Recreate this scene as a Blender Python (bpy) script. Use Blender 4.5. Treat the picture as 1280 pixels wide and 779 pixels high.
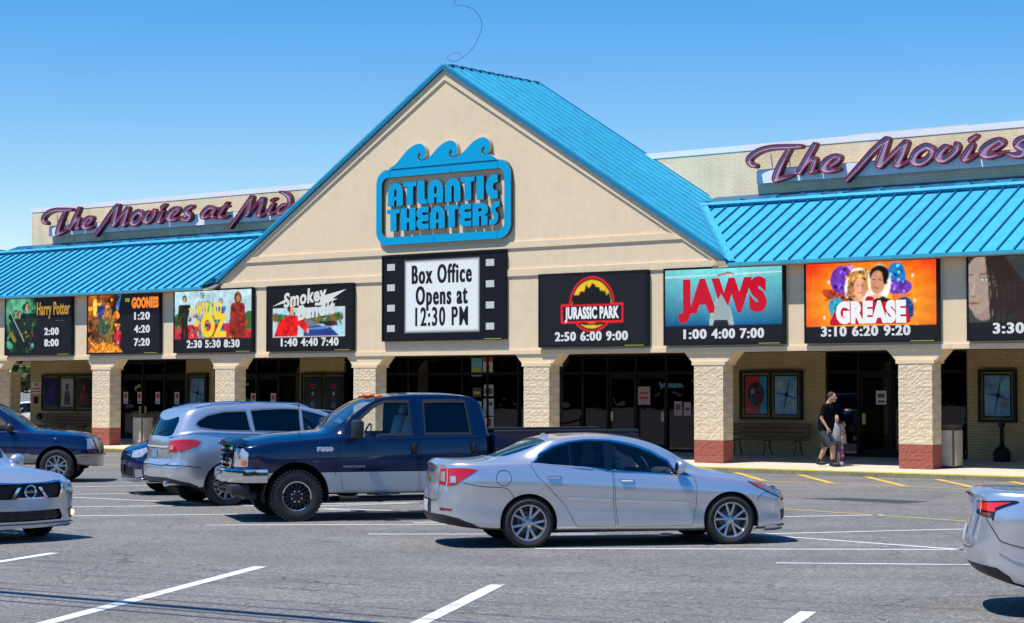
import bpy, bmesh, math, random
import numpy as np
from mathutils import Vector, Matrix
from mathutils.geometry import delaunay_2d_cdt
random.seed(7); rng = np.random.default_rng(7)
for _o in list(bpy.data.objects): bpy.data.objects.remove(_o)
scene = bpy.context.scene
COL = scene.collection
# ---------------------------------------------------------------- camera
H = 2.1
cam_d = bpy.data.cameras.new("camera"); cam = bpy.data.objects.new("camera", cam_d); COL.objects.link(cam)
cam_d.sensor_width = 36; cam_d.lens = 2440/1280*36; cam_d.clip_start = .1; cam_d.clip_end = 3000
cam.location = (0, 0, H); cam.rotation_euler = (math.radians(90+2.171), 0, 0)
scene.camera = cam
# ---------------------------------------------------------------- sky and sun
SUN_EL = math.radians(67); SH = Vector((-.87, -.49, 0)).normalized()
SUN = Vector((SH.x*math.cos(SUN_EL), SH.y*math.cos(SUN_EL), math.sin(SUN_EL)))
world = bpy.data.worlds.new("World"); scene.world = world; world.use_nodes = True
wn = world.node_tree; wn.nodes.clear()
sky = wn.nodes.new('ShaderNodeTexSky'); sky.sky_type = 'NISHITA'; sky.sun_disc = False
sky.sun_elevation = SUN_EL; sky.sun_rotation = math.atan2(SUN.x, SUN.y)
sky.air_density = 1.0; sky.dust_density = 0; sky.ozone_density = 2.2; sky.altitude = 0
bg = wn.nodes.new('ShaderNodeBackground'); bg.inputs[1].default_value = .138
wo = wn.nodes.new('ShaderNodeOutputWorld')
hs = wn.nodes.new('ShaderNodeHueSaturation'); hs.inputs['Hue'].default_value = .512; hs.inputs['Saturation'].default_value = 1.92; hs.inputs['Value'].default_value = 1.5
gm = wn.nodes.new('ShaderNodeGamma'); gm.inputs[1].default_value = .72; wn.links.new(sky.outputs[0], gm.inputs[0]); wn.links.new(gm.outputs[0], hs.inputs['Color']); wn.links.new(hs.outputs[0], bg.inputs[0]); wn.links.new(bg.outputs[0], wo.inputs[0])
sl = bpy.data.lights.new("sun", 'SUN'); sl.energy = 5.0; sl.angle = math.radians(.5); sl.color = (1, .955, .88)
so = bpy.data.objects.new("sun", sl); COL.objects.link(so)
so.rotation_euler = SUN.to_track_quat('Z', 'Y').to_euler(); so.location = (-30, -20, 60)
scene.view_settings.view_transform = 'Standard'; scene.view_settings.look = 'None'
scene.view_settings.exposure = .27; scene.view_settings.gamma = 1
scene.view_settings.use_curve_mapping = False
try: scene.cycles.max_bounces = 8; scene.cycles.transparent_max_bounces = 12
except Exception: pass

# ---------------------------------------------------------------- materials
MATS = {}
def _new(name):
    m = bpy.data.materials.new(name); m.use_nodes = True
    nt = m.node_tree; b = nt.nodes['Principled BSDF']
    return m, nt, b
def mat(name, col, rough=.6, metal=0., coat=0., noise=0., nscale=20., bump=0., bscale=60., spec=.5, emit=0., wear=None, dirt=0.):
    if name in MATS: return MATS[name]
    m, nt, b = _new(name); L = nt.links
    b.inputs['Base Color'].default_value = (*col, 1); b.inputs['Roughness'].default_value = rough
    b.inputs['Metallic'].default_value = metal; b.inputs['Specular IOR Level'].default_value = spec
    b.inputs['Coat Weight'].default_value = coat; b.inputs['Coat Roughness'].default_value = .04
    tc = nt.nodes.new('ShaderNodeTexCoord')
    if noise:
        n = nt.nodes.new('ShaderNodeTexNoise'); n.inputs['Scale'].default_value = nscale; n.inputs['Detail'].default_value = 6
        L.new(tc.outputs['Object'], n.inputs['Vector'])
        n2 = nt.nodes.new('ShaderNodeTexNoise'); n2.inputs['Scale'].default_value = nscale*.07; n2.inputs['Detail'].default_value = 3
        L.new(tc.outputs['Object'], n2.inputs['Vector'])
        ad = nt.nodes.new('ShaderNodeMath'); ad.operation = 'ADD'; L.new(n.outputs[0], ad.inputs[0]); L.new(n2.outputs[0], ad.inputs[1])
        mr = nt.nodes.new('ShaderNodeMapRange'); mr.inputs[1].default_value = .6; mr.inputs[2].default_value = 1.4
        mr.inputs[3].default_value = 1-noise; mr.inputs[4].default_value = 1+noise
        L.new(ad.outputs[0], mr.inputs[0])
        vm = nt.nodes.new('ShaderNodeVectorMath'); vm.operation = 'SCALE'; vm.inputs[0].default_value = col
        L.new(mr.outputs[0], vm.inputs['Scale']); L.new(vm.outputs[0], b.inputs['Base Color'])
    if bump:
        n = nt.nodes.new('ShaderNodeTexNoise'); n.inputs['Scale'].default_value = bscale; n.inputs['Detail'].default_value = 5
        L.new(tc.outputs['Object'], n.inputs['Vector'])
        bp = nt.nodes.new('ShaderNodeBump'); bp.inputs['Strength'].default_value = bump; bp.inputs['Distance'].default_value = .01
        L.new(n.outputs[0], bp.inputs['Height']); L.new(bp.outputs[0], b.inputs['Normal'])
    if emit:
        b.inputs['Emission Color'].default_value = (*col, 1); b.inputs['Emission Strength'].default_value = emit
    MATS[name] = m
    return m
def rain_stains(m, lo=.86):
    """faint vertical dirt runs and soft blotches on a wall"""
    nt = m.node_tree; L = nt.links; b = nt.nodes['Principled BSDF']; src = b.inputs['Base Color'].links[0].from_socket
    tc = nt.nodes.new('ShaderNodeTexCoord'); mp = nt.nodes.new('ShaderNodeMapping'); mp.inputs['Scale'].default_value = (3.2, 3.2, .22); L.new(tc.outputs['Object'], mp.inputs[0])
    n = nt.nodes.new('ShaderNodeTexNoise'); n.inputs['Scale'].default_value = 1.; n.inputs['Detail'].default_value = 6; n.inputs['Roughness'].default_value = .65; L.new(mp.outputs[0], n.inputs['Vector'])
    r = nt.nodes.new('ShaderNodeMapRange'); r.inputs[1].default_value = .46; r.inputs[2].default_value = .70; r.inputs[3].default_value = 1.0; r.inputs[4].default_value = lo; L.new(n.outputs[0], r.inputs[0])
    v = nt.nodes.new('ShaderNodeVectorMath'); v.operation = 'SCALE'; L.new(src, v.inputs[0]); L.new(r.outputs[0], v.inputs['Scale']); L.new(v.outputs[0], b.inputs['Base Color'])
def paint(name, col, metal=.55, rough=.3, col2=None, zsplit=None):
    m, nt, b = _new(name); L = nt.links
    b.inputs['Metallic'].default_value = metal; b.inputs['Roughness'].default_value = rough
    b.inputs['Coat Weight'].default_value = .75; b.inputs['Coat Roughness'].default_value = .035
    tc = nt.nodes.new('ShaderNodeTexCoord')
    n = nt.nodes.new('ShaderNodeTexNoise'); n.inputs['Scale'].default_value = 3; n.inputs['Detail'].default_value = 4
    L.new(tc.outputs['Object'], n.inputs['Vector'])
    mr = nt.nodes.new('ShaderNodeMapRange'); mr.inputs[3].default_value = rough*.85; mr.inputs[4].default_value = rough*1.2
    L.new(n.outputs[0], mr.inputs[0]); L.new(mr.outputs[0], b.inputs['Roughness'])
    # road dust: a little lighter and rougher film towards the sills
    sx = nt.nodes.new('ShaderNodeSeparateXYZ'); L.new(tc.outputs['Object'], sx.inputs[0])
    if col2:
        gt = nt.nodes.new('ShaderNodeMath'); gt.operation = 'LESS_THAN'; gt.inputs[1].default_value = zsplit; L.new(sx.outputs[2], gt.inputs[0])
        mx = nt.nodes.new('ShaderNodeMix'); mx.data_type = 'RGBA'; mx.inputs[6].default_value = (*col, 1); mx.inputs[7].default_value = (*col2, 1)
        L.new(gt.outputs[0], mx.inputs[0]); L.new(mx.outputs[2], b.inputs['Base Color'])
    else: b.inputs['Base Color'].default_value = (*col, 1)
    MATS[name] = m
    return m
def glass(name, tint, refl=1., wav=.05):
    m, nt, b = _new(name); L = nt.links
    nt.nodes.remove(b)
    tr = nt.nodes.new('ShaderNodeBsdfTransparent'); tr.inputs[0].default_value = (*tint, 1)
    gl = nt.nodes.new('ShaderNodeBsdfGlossy'); gl.inputs['Roughness'].default_value = .01; gl.inputs[0].default_value = (refl, refl, refl, 1)
    fr = nt.nodes.new('ShaderNodeFresnel'); fr.inputs[0].default_value = 1.55
    tc = nt.nodes.new('ShaderNodeTexCoord'); n = nt.nodes.new('ShaderNodeTexNoise'); n.inputs['Scale'].default_value = 1.3
    L.new(tc.outputs['Object'], n.inputs['Vector'])
    bp = nt.nodes.new('ShaderNodeBump'); bp.inputs['Strength'].default_value = wav; bp.inputs['Distance'].default_value = .02
    L.new(n.outputs[0], bp.inputs['Height']); L.new(bp.outputs[0], gl.inputs['Normal'])
    ge = nt.nodes.new('ShaderNodeNewGeometry'); bf = nt.nodes.new('ShaderNodeMath'); bf.operation = 'SUBTRACT'; bf.inputs[0].default_value = 1; L.new(ge.outputs['Backfacing'], bf.inputs[1]); fm = nt.nodes.new('ShaderNodeMath'); fm.operation = 'MULTIPLY'; L.new(fr.outputs[0], fm.inputs[0]); L.new(bf.outputs[0], fm.inputs[1])
    mx = nt.nodes.new('ShaderNodeMixShader'); L.new(fm.outputs[0], mx.inputs[0]); L.new(tr.outputs[0], mx.inputs[1]); L.new(gl.outputs[0], mx.inputs[2])
    L.new(mx.outputs[0], nt.nodes['Material Output'].inputs[0])
    MATS[name] = m
    return m
def brick_mat(name, c1, c2, mortar, bw=.2, bh=.067):
    m, nt, b = _new(name); L = nt.links
    b.inputs['Roughness'].default_value = .85
    tc = nt.nodes.new('ShaderNodeTexCoord'); sx = nt.nodes.new('ShaderNodeSeparateXYZ'); cx = nt.nodes.new('ShaderNodeCombineXYZ')
    L.new(tc.outputs['Object'], sx.inputs[0]); L.new(sx.outputs[0], cx.inputs[0]); L.new(sx.outputs[2], cx.inputs[1])
    br = nt.nodes.new('ShaderNodeTexBrick'); L.new(cx.outputs[0], br.inputs['Vector'])
    br.inputs['Scale'].default_value = 1; br.inputs['Brick Width'].default_value = bw; br.inputs['Row Height'].default_value = bh
    br.inputs['Mortar Size'].default_value = .007; br.inputs['Mortar Smooth'].default_value = .2; br.inputs['Bias'].default_value = -.2
    br.inputs['Color1'].default_value = (*c1, 1); br.inputs['Color2'].default_value = (*c2, 1); br.inputs['Mortar'].default_value = (*mortar, 1)
    n = nt.nodes.new('ShaderNodeTexNoise'); n.inputs['Scale'].default_value = .9; n.inputs['Detail'].default_value = 6; L.new(tc.outputs['Object'], n.inputs['Vector'])
    mr = nt.nodes.new('ShaderNodeMapRange'); mr.inputs[1].default_value = .3; mr.inputs[2].default_value = .7; mr.inputs[3].default_value = .84; mr.inputs[4].default_value = 1.08
    L.new(n.outputs[0], mr.inputs[0])
    vm = nt.nodes.new('ShaderNodeVectorMath'); vm.operation = 'SCALE'; L.new(br.outputs[0], vm.inputs[0]); L.new(mr.outputs[0], vm.inputs['Scale'])
    L.new(vm.outputs[0], b.inputs['Base Color'])
    bp = nt.nodes.new('ShaderNodeBump'); bp.inputs['Strength'].default_value = .2; bp.inputs['Distance'].default_value = .003; bp.invert = True
    L.new(br.outputs['Fac'], bp.inputs['Height']); L.new(bp.outputs[0], b.inputs['Normal'])
    MATS[name] = m
    return m
def asphalt_mat():
    m, nt, b = _new('asphalt'); L = nt.links
    b.inputs['Roughness'].default_value = .85; b.inputs['Specular IOR Level'].default_value = .35
    tc = nt.nodes.new('ShaderNodeTexCoord')
    def noise(scale, det=4, rough=.6, vec=None, dist=0):
        n = nt.nodes.new('ShaderNodeTexNoise'); n.inputs['Scale'].default_value = scale; n.inputs['Detail'].default_value = det
        n.inputs['Roughness'].default_value = rough; n.inputs['Distortion'].default_value = dist
        L.new(vec or tc.outputs['Object'], n.inputs['Vector']); return n.outputs[0]
    def rng_(x, a, b_, c, d):
        r = nt.nodes.new('ShaderNodeMapRange'); r.inputs[1].default_value = a; r.inputs[2].default_value = b_; r.inputs[3].default_value = c; r.inputs[4].default_value = d
        L.new(x, r.inputs[0]); return r.outputs[0]
    def mul(x, y):
        r = nt.nodes.new('ShaderNodeMath'); r.operation = 'MULTIPLY'; L.new(x, r.inputs[0]); L.new(y, r.inputs[1]); return r.outputs[0]
    v = nt.nodes.new('ShaderNodeTexVoronoi'); v.inputs['Scale'].default_value = 34; L.new(tc.outputs['Object'], v.inputs['Vector'])
    sep = nt.nodes.new('ShaderNodeSeparateColor'); L.new(v.outputs['Color'], sep.inputs[0])
    v2 = nt.nodes.new('ShaderNodeTexVoronoi'); v2.inputs['Scale'].default_value = 75; L.new(tc.outputs['Object'], v2.inputs['Vector'])
    sep2 = nt.nodes.new('ShaderNodeSeparateColor'); L.new(v2.outputs['Color'], sep2.inputs[0])
    agg = mul(rng_(sep.outputs[0], 0, 1, .62, 1.38), rng_(sep2.outputs[0], 0, 1, .66, 1.34))
    fine = rng_(noise(110, 2), .3, .7, .7, 1.3)
    mid = rng_(noise(.7, 6), .3, .7, .88, 1.12)
    mp = nt.nodes.new('ShaderNodeMapping'); mp.inputs['Scale'].default_value = (.06, 1.1, 1); L.new(tc.outputs['Object'], mp.inputs[0])
    streak = rng_(noise(1., 5, .6, mp.outputs[0]), .3, .7, .93, 1.06)
    mp2 = nt.nodes.new('ShaderNodeMapping'); mp2.inputs['Rotation'].default_value = (0, 0, math.radians(38)); mp2.inputs['Scale'].default_value = (.05, .5, 1); L.new(tc.outputs['Object'], mp2.inputs[0])
    lane = rng_(noise(1., 4, .5, mp2.outputs[0]), .35, .7, .86, 1.1)
    spots = rng_(noise(1.7, 3, .5, None, .5), .64, .74, 1, .72)
    vc = nt.nodes.new('ShaderNodeTexVoronoi'); vc.feature = 'DISTANCE_TO_EDGE'; vc.inputs['Scale'].default_value = .22
    wv = nt.nodes.new('ShaderNodeVectorMath'); wv.operation = 'ADD'; nz = nt.nodes.new('ShaderNodeTexNoise'); nz.inputs['Scale'].default_value = 1.3; nz.inputs['Detail'].default_value = 5; L.new(tc.outputs['Object'], nz.inputs['Vector'])
    L.new(tc.outputs['Object'], wv.inputs[0]); L.new(nz.outputs['Color'], wv.inputs[1]); L.new(wv.outputs[0], vc.inputs['Vector'])
    crack = rng_(vc.outputs['Distance'], .0015, .0045, .55, 1)
    f = mul(mul(mul(mul(agg, fine), mul(mid, streak)), mul(spots, lane)), crack)
    vm = nt.nodes.new('ShaderNodeVectorMath'); vm.operation = 'SCALE'; vm.inputs[0].default_value = (.178, .169, .158); L.new(f, vm.inputs['Scale'])
    L.new(vm.outputs[0], b.inputs['Base Color'])
    bp = nt.nodes.new('ShaderNodeBump'); bp.inputs['Strength'].default_value = .6; bp.inputs['Distance'].default_value = .004
    L.new(sep.outputs[1], bp.inputs['Height']); L.new(bp.outputs[0], b.inputs['Normal'])
    MATS['asphalt'] = m; return m
def worn_paint(name, col, under=(.12, .12, .12), amt=.45):
    m, nt, b = _new(name); L = nt.links; b.inputs['Roughness'].default_value = .7
    tc = nt.nodes.new('ShaderNodeTexCoord'); n = nt.nodes.new('ShaderNodeTexNoise'); n.inputs['Scale'].default_value = 22; n.inputs['Detail'].default_value = 8; n.inputs['Roughness'].default_value = .75
    L.new(tc.outputs['Object'], n.inputs['Vector'])
    n2 = nt.nodes.new('ShaderNodeTexNoise'); n2.inputs['Scale'].default_value = 1.2; n2.inputs['Detail'].default_value = 4; L.new(tc.outputs['Object'], n2.inputs['Vector'])
    ad = nt.nodes.new('ShaderNodeMath'); ad.operation = 'ADD'; L.new(n.outputs[0], ad.inputs[0]); L.new(n2.outputs[0], ad.inputs[1])
    r = nt.nodes.new('ShaderNodeMapRange'); r.inputs[1].default_value = 1.0+amt*.1; r.inputs[2].default_value = 1.35; r.inputs[3].default_value = 0; r.inputs[4].default_value = min(1, amt*1.6)
    L.new(ad.outputs[0], r.inputs[0])
    mx = nt.nodes.new('ShaderNodeMix'); mx.data_type = 'RGBA'; mx.inputs[6].default_value = (*col, 1); mx.inputs[7].default_value = (*under, 1)
    L.new(r.outputs[0], mx.inputs[0]); L.new(mx.outputs[2], b.inputs['Base Color'])
    MATS[name] = m; return m
def led_mat():
    m, nt, b = _new('led_picture'); L = nt.links
    b.inputs['Base Color'].default_value = (.006, .006, .007, 1); b.inputs['Roughness'].default_value = .6; b.inputs['Specular IOR Level'].default_value = .15
    at = nt.nodes.new('ShaderNodeAttribute'); at.attribute_name = 'Col'
    L.new(at.outputs['Color'], b.inputs['Emission Color']); b.inputs['Emission Strength'].default_value = 1.0
    MATS['led_picture'] = m; return m

asphalt_mat(); led_mat()
stucco = mat('stucco', (.80, .63, .41), .9, noise=.07, nscale=5, bump=.25, bscale=120)
white_line = worn_paint('white_line', (.66, .67, .68), amt=.5); yellow_line = worn_paint('yellow_line', (.62, .42, .07), amt=.55)
curb_yellow = worn_paint('curb_yellow', (.72, .56, .03), under=(.33, .29, .2), amt=.2)
curb_grey = mat('curb_face', (.20, .18, .11), .9, noise=.4, nscale=14)
concrete = mat('concrete', (.56, .50, .39), .9, noise=.12, nscale=5, bump=.2, bscale=80)
roof_blue = mat('roof_blue', (.045, .37, .54), .45, noise=.13, nscale=3.5, spec=.35)
seam_shade_blue = mat('seam_shade_blue', (.010, .15, .30), .5); flash_dark = mat('flashing_dark_blue', (.006, .09, .20), .5, noise=.1); roof_dark = mat('roof_trim_blue', (.008, .19, .36), .4, noise=.05)  # wing seam ribs painted darker, putting their shaded sides into the colour
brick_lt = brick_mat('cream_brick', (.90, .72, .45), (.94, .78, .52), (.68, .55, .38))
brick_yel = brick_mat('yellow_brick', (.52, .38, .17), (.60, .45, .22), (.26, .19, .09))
block_tan = mat('split_block', (.76, .61, .41), .95, noise=.30, nscale=42, bump=.9, bscale=60)
block_red = mat('painted_block', (.36, .10, .065), .85, noise=.2, nscale=18, bump=.7, bscale=38)
coping_white = mat('white_coping', (.82, .82, .82), .5, noise=.03)
black = mat('black_metal', (.008, .008, .010), .5, noise=.2, spec=.25)
bronze = mat('dark_bronze', (.007, .006, .005), .5, spec=.2)
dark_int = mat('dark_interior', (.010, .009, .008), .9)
case_glass_m = glass('case_glass', (.85, .88, .88), .3); shop_glass = glass('shop_glass', (.22, .24, .24), .75); clear_glass = glass('clear_glass', (.86, .90, .88)); tint_glass = glass('tinted_glass', (.62, .70, .70)); dark_glass = glass('dark_glass', (.035, .04, .045))
chrome = mat('chrome', (.75, .76, .78), .08, 1.); alloy = mat('alloy', (.55, .56, .58), .28, .9, noise=.05)
rubber = mat('tyre_rubber', (.022, .022, .023), .75, noise=.25, nscale=9); plastic = mat('black_plastic', (.02, .02, .022), .5)
seat_grey = mat('seat_grey', (.16, .16, .17), .8); seat_tan = mat('seat_tan', (.30, .29, .26), .8)
amber = mat('amber_lens', (.75, .17, .02), .15, coat=1); red_lens = mat('red_lens', (.55, .008, .012), .12, coat=1); dkred = mat('dark_red_lens', (.16, .004, .008), .12, coat=1)
lens_white = mat('lens_white', (.50, .52, .55), .12, .4, coat=1, noise=.45, nscale=14); gloss_black = mat('gloss_black', (.004, .004, .005), .12, coat=1)
white_p = mat('white_paint', (.8, .8, .8), .5, noise=.02)
steel = mat('steel', (.5, .5, .52), .25, 1.)

rain_stains(stucco, .965); rain_stains(brick_lt, .88); rain_stains(roof_blue, .85)
# ---------------------------------------------------------------- mesh helpers
def finish(name, me, m, parent=None, smooth=False, label=None):
    if m is not None:
        for k in (m if isinstance(m, (list, tuple)) else [m]): me.materials.append(k)
    if smooth: me.polygons.foreach_set('use_smooth', [True]*len(me.polygons))
    o = bpy.data.objects.new(name, me); COL.objects.link(o)
    if parent is not None: o.parent = parent
    if label: o['label'] = label
    return o
class MB:
    def __init__(s): s.v = []; s.f = []; s.mi = []
    def add(s, v, f, mi=0):
        b = len(s.v); s.v += [tuple(map(float, p)) for p in v]; s.f += [tuple(int(i)+b for i in q) for q in f]; s.mi += [mi]*len(f); return s
    def box(s, x0, x1, y0, y1, z0, z1, mi=0):
        x0, x1 = min(x0, x1), max(x0, x1); y0, y1 = min(y0, y1), max(y0, y1); z0, z1 = min(z0, z1), max(z0, z1)
        v = [(x0,y0,z0),(x1,y0,z0),(x1,y1,z0),(x0,y1,z0),(x0,y0,z1),(x1,y0,z1),(x1,y1,z1),(x0,y1,z1)]
        return s.add(v, [(0,3,2,1),(4,5,6,7),(0,1,5,4),(1,2,6,5),(2,3,7,6),(3,0,4,7)], mi)
    def rbox(s, c, d, b=.02, mi=0, M=None):
        """chamfered box, centre c, size d"""
        hx, hy, hz = d[0]/2, d[1]/2, d[2]/2; b = min(b, hx*.9, hy*.9, hz*.9)
        bm = bmesh.new(); bmesh.ops.create_cube(bm, size=1, matrix=Matrix.Diagonal((d[0], d[1], d[2], 1)))
        bmesh.ops.bevel(bm, geom=bm.edges[:], offset=b, segments=2, profile=.5, affect='EDGES')
        if M is not None: bm.transform(M)
        v = [(p.co.x+c[0], p.co.y+c[1], p.co.z+c[2]) for p in bm.verts]; bm.verts.index_update()
        f = [[q.index for q in fa.verts] for fa in bm.faces]; bm.free(); return s.add(v, f, mi)
    def prism(s, poly, fn, a, b, mi=0):
        """poly: 2D; fn(u,v,w)->xyz; extruded from w=a to w=b"""
        n = len(poly); v = [fn(p[0], p[1], a) for p in poly]+[fn(p[0], p[1], b) for p in poly]
        f = [tuple(range(n))[::-1], tuple(range(n, 2*n))]+[(i, (i+1) % n, n+(i+1) % n, n+i) for i in range(n)]
        return s.add(v, f, mi)
    def tube(s, pts, r, n=8, mi=0, closed=False):
        pts = [Vector(p) for p in pts]; N = len(pts); rs = r if isinstance(r, (list, tuple)) else [r]*N
        b = len(s.v); up = Vector((0, 0, 1))
        for i, p in enumerate(pts):
            a = pts[(i-1) % N] if (closed or i) else p; c = pts[(i+1) % N] if (closed or i < N-1) else p
            t = (c-a).normalized(); x = t.cross(up)
            if x.length < 1e-3: x = t.cross(Vector((1, 0, 0)))
            x.normalize(); y = x.cross(t)
            for k in range(n):
                an = 2*math.pi*k/n; s.v.append(tuple(p+(x*math.cos(an)+y*math.sin(an))*rs[i]))
        for i in range(N if closed else N-1):
            for k in range(n):
                s.f.append((b+i*n+k, b+i*n+(k+1) % n, b+((i+1) % N)*n+(k+1) % n, b+((i+1) % N)*n+k)); s.mi.append(mi)
        if not closed:
            s.f.append(tuple(b+k for k in range(n))[::-1]); s.mi.append(mi); s.f.append(tuple(b+(N-1)*n+k for k in range(n))); s.mi.append(mi)
        return s
    def lathe(s, prof, n=32, axis='z', c=(0, 0, 0), mi=0, mis=None):
        """prof: (r, h) list revolved round axis through c"""
        b = len(s.v); P = len(prof)
        for k in range(n):
            a = 2*math.pi*k/n; ca, sa = math.cos(a), math.sin(a)
            for r, h in prof:
                p = (r*ca, r*sa, h) if axis == 'z' else ((r*ca, h, r*sa) if axis == 'y' else (h, r*ca, r*sa))
                s.v.append((p[0]+c[0], p[1]+c[1], p[2]+c[2]))
        for k in range(n):
            for i in range(P-1):
                s.f.append((b+k*P+i, b+((k+1) % n)*P+i, b+((k+1) % n)*P+i+1, b+k*P+i+1)); s.mi.append(mis[i] if mis else mi)
        return s
    def ell(s, c, r, n=12, mi=0):
        prof = [(math.sin(math.pi*i/n), -math.cos(math.pi*i/n)) for i in range(n+1)]; b = len(s.v)
        s.lathe([(max(q[0], 1e-4), q[1]) for q in prof], n+4, mi=mi)
        for i in range(b, len(s.v)):
            v = s.v[i]; s.v[i] = (v[0]*r[0]+c[0], v[1]*r[1]+c[1], v[2]*r[2]+c[2])
        return s
    def mesh(s, name):
        me = bpy.data.meshes.new(name); me.from_pydata(s.v, [], s.f)
        if any(s.mi): me.polygons.foreach_set('material_index', s.mi)
        me.validate(); me.update()
        return me
    def build(s, name, m, parent=None, smooth=False, fix=True, label=None):
        me = s.mesh(name)
        if fix:
            bm = bmesh.new(); bm.from_mesh(me); bmesh.ops.recalc_face_normals(bm, faces=bm.faces[:]); bm.to_mesh(me); bm.free()
        o = finish(name, me, m, parent, smooth, label)
        if smooth:
            try: me.set_sharp_from_angle(angle=math.radians(38))
            except Exception: pass
        return o
def tag(o, label=None, cat=None, group=None, kind=None):
    if label: o['label'] = label
    if cat: o['category'] = cat
    if group: o['group'] = group
    if kind: o['kind'] = kind
    return o
def thing(name, label, cat, loc=(0, 0, 0), rz=0., group=None):
    o = bpy.data.objects.new(name, None); COL.objects.link(o); o.location = loc; o.rotation_euler = (0, 0, rz)
    o.empty_display_size = .2
    return tag(o, label, cat, group)
def dup(o, parent=None):
    c = o.copy(); COL.objects.link(c)
    if parent is not None: c.parent = parent
    for ch in [q for q in bpy.data.objects if q.parent == o]: dup(ch, c)
    return c
def in_loops(px, py, loops):
    """even-odd test of many points against closed loops"""
    ins = np.zeros(px.shape, bool)
    for lp in loops:
        a = np.asarray(lp, float); b = np.roll(a, -1, 0)
        for (x0, y0), (x1, y1) in zip(a, b):
            if y0 == y1: continue
            c = ((y0 > py) != (y1 > py)) & (px < (x1-x0)*(py-y0)/(y1-y0)+x0); ins ^= c
    return ins
def cdt(loops, extra=None):
    vs, es = [], []
    for lp in loops:
        b = len(vs); vs += [Vector((float(p[0]), float(p[1]))) for p in lp]; es += [(b+i, b+(i+1) % len(lp)) for i in range(len(lp))]
    if extra is not None and len(extra): vs += [Vector((float(p[0]), float(p[1]))) for p in extra]
    r = delaunay_2d_cdt(vs, es, [], 0, 1e-6)
    V = np.array([(v.x, v.y) for v in r[0]]); Fc = np.array([f[:3] for f in r[2]], int).reshape(-1, 3)
    return V, Fc
def plate(loops, fn, a, b, mb=None, mi=0, back=True):
    """even-odd filled plate between w=a (front) and w=b"""
    mb = mb or MB(); V, Fc = cdt(loops); c = V[Fc].mean(1); k = in_loops(c[:, 0], c[:, 1], loops); Fc = Fc[k]; n = len(V)
    v = [fn(x, y, a) for x, y in V]+([fn(x, y, b) for x, y in V])
    f = [tuple(q) for q in Fc]+([tuple(n+i for i in q[::-1]) for q in Fc] if back else [])
    mb.add(v, f, mi)
    for lp in loops:
        m = len(lp); mb.add([fn(p[0], p[1], a) for p in lp]+[fn(p[0], p[1], b) for p in lp], [(i, (i+1) % m, m+(i+1) % m, m+i) for i in range(m)], mi)
    return mb
# signed distance fields and their contours (for letters)
def grid(x0, x1, y0, y1, h):
    X, Y = np.meshgrid(np.arange(x0, x1+h, h), np.arange(y0, y1+h, h)); return X, Y
def sd_cap(X, Y, x0, y0, x1, y1, r0, r1=None):
    r1 = r0 if r1 is None else r1; dx, dy = x1-x0, y1-y0; L2 = dx*dx+dy*dy+1e-12
    t = np.clip(((X-x0)*dx+(Y-y0)*dy)/L2, 0, 1); return np.hypot(X-x0-t*dx, Y-y0-t*dy)-(r0+(r1-r0)*t)
def sd_box(X, Y, x0, x1, y0, y1, r=0.):
    cx, cy = (x0+x1)/2, (y0+y1)/2; qx = np.abs(X-cx)-(x1-x0)/2+r; qy = np.abs(Y-cy)-(y1-y0)/2+r
    return np.hypot(np.maximum(qx, 0), np.maximum(qy, 0))+np.minimum(np.maximum(qx, qy), 0)-r
def sd_circ(X, Y, x, y, r, ry=None):
    if ry is None: return np.hypot(X-x, Y-y)-r
    return (np.hypot((X-x)/r, (Y-y)/ry)-1)*min(r, ry)
U_ = np.minimum; I_ = np.maximum
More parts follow.
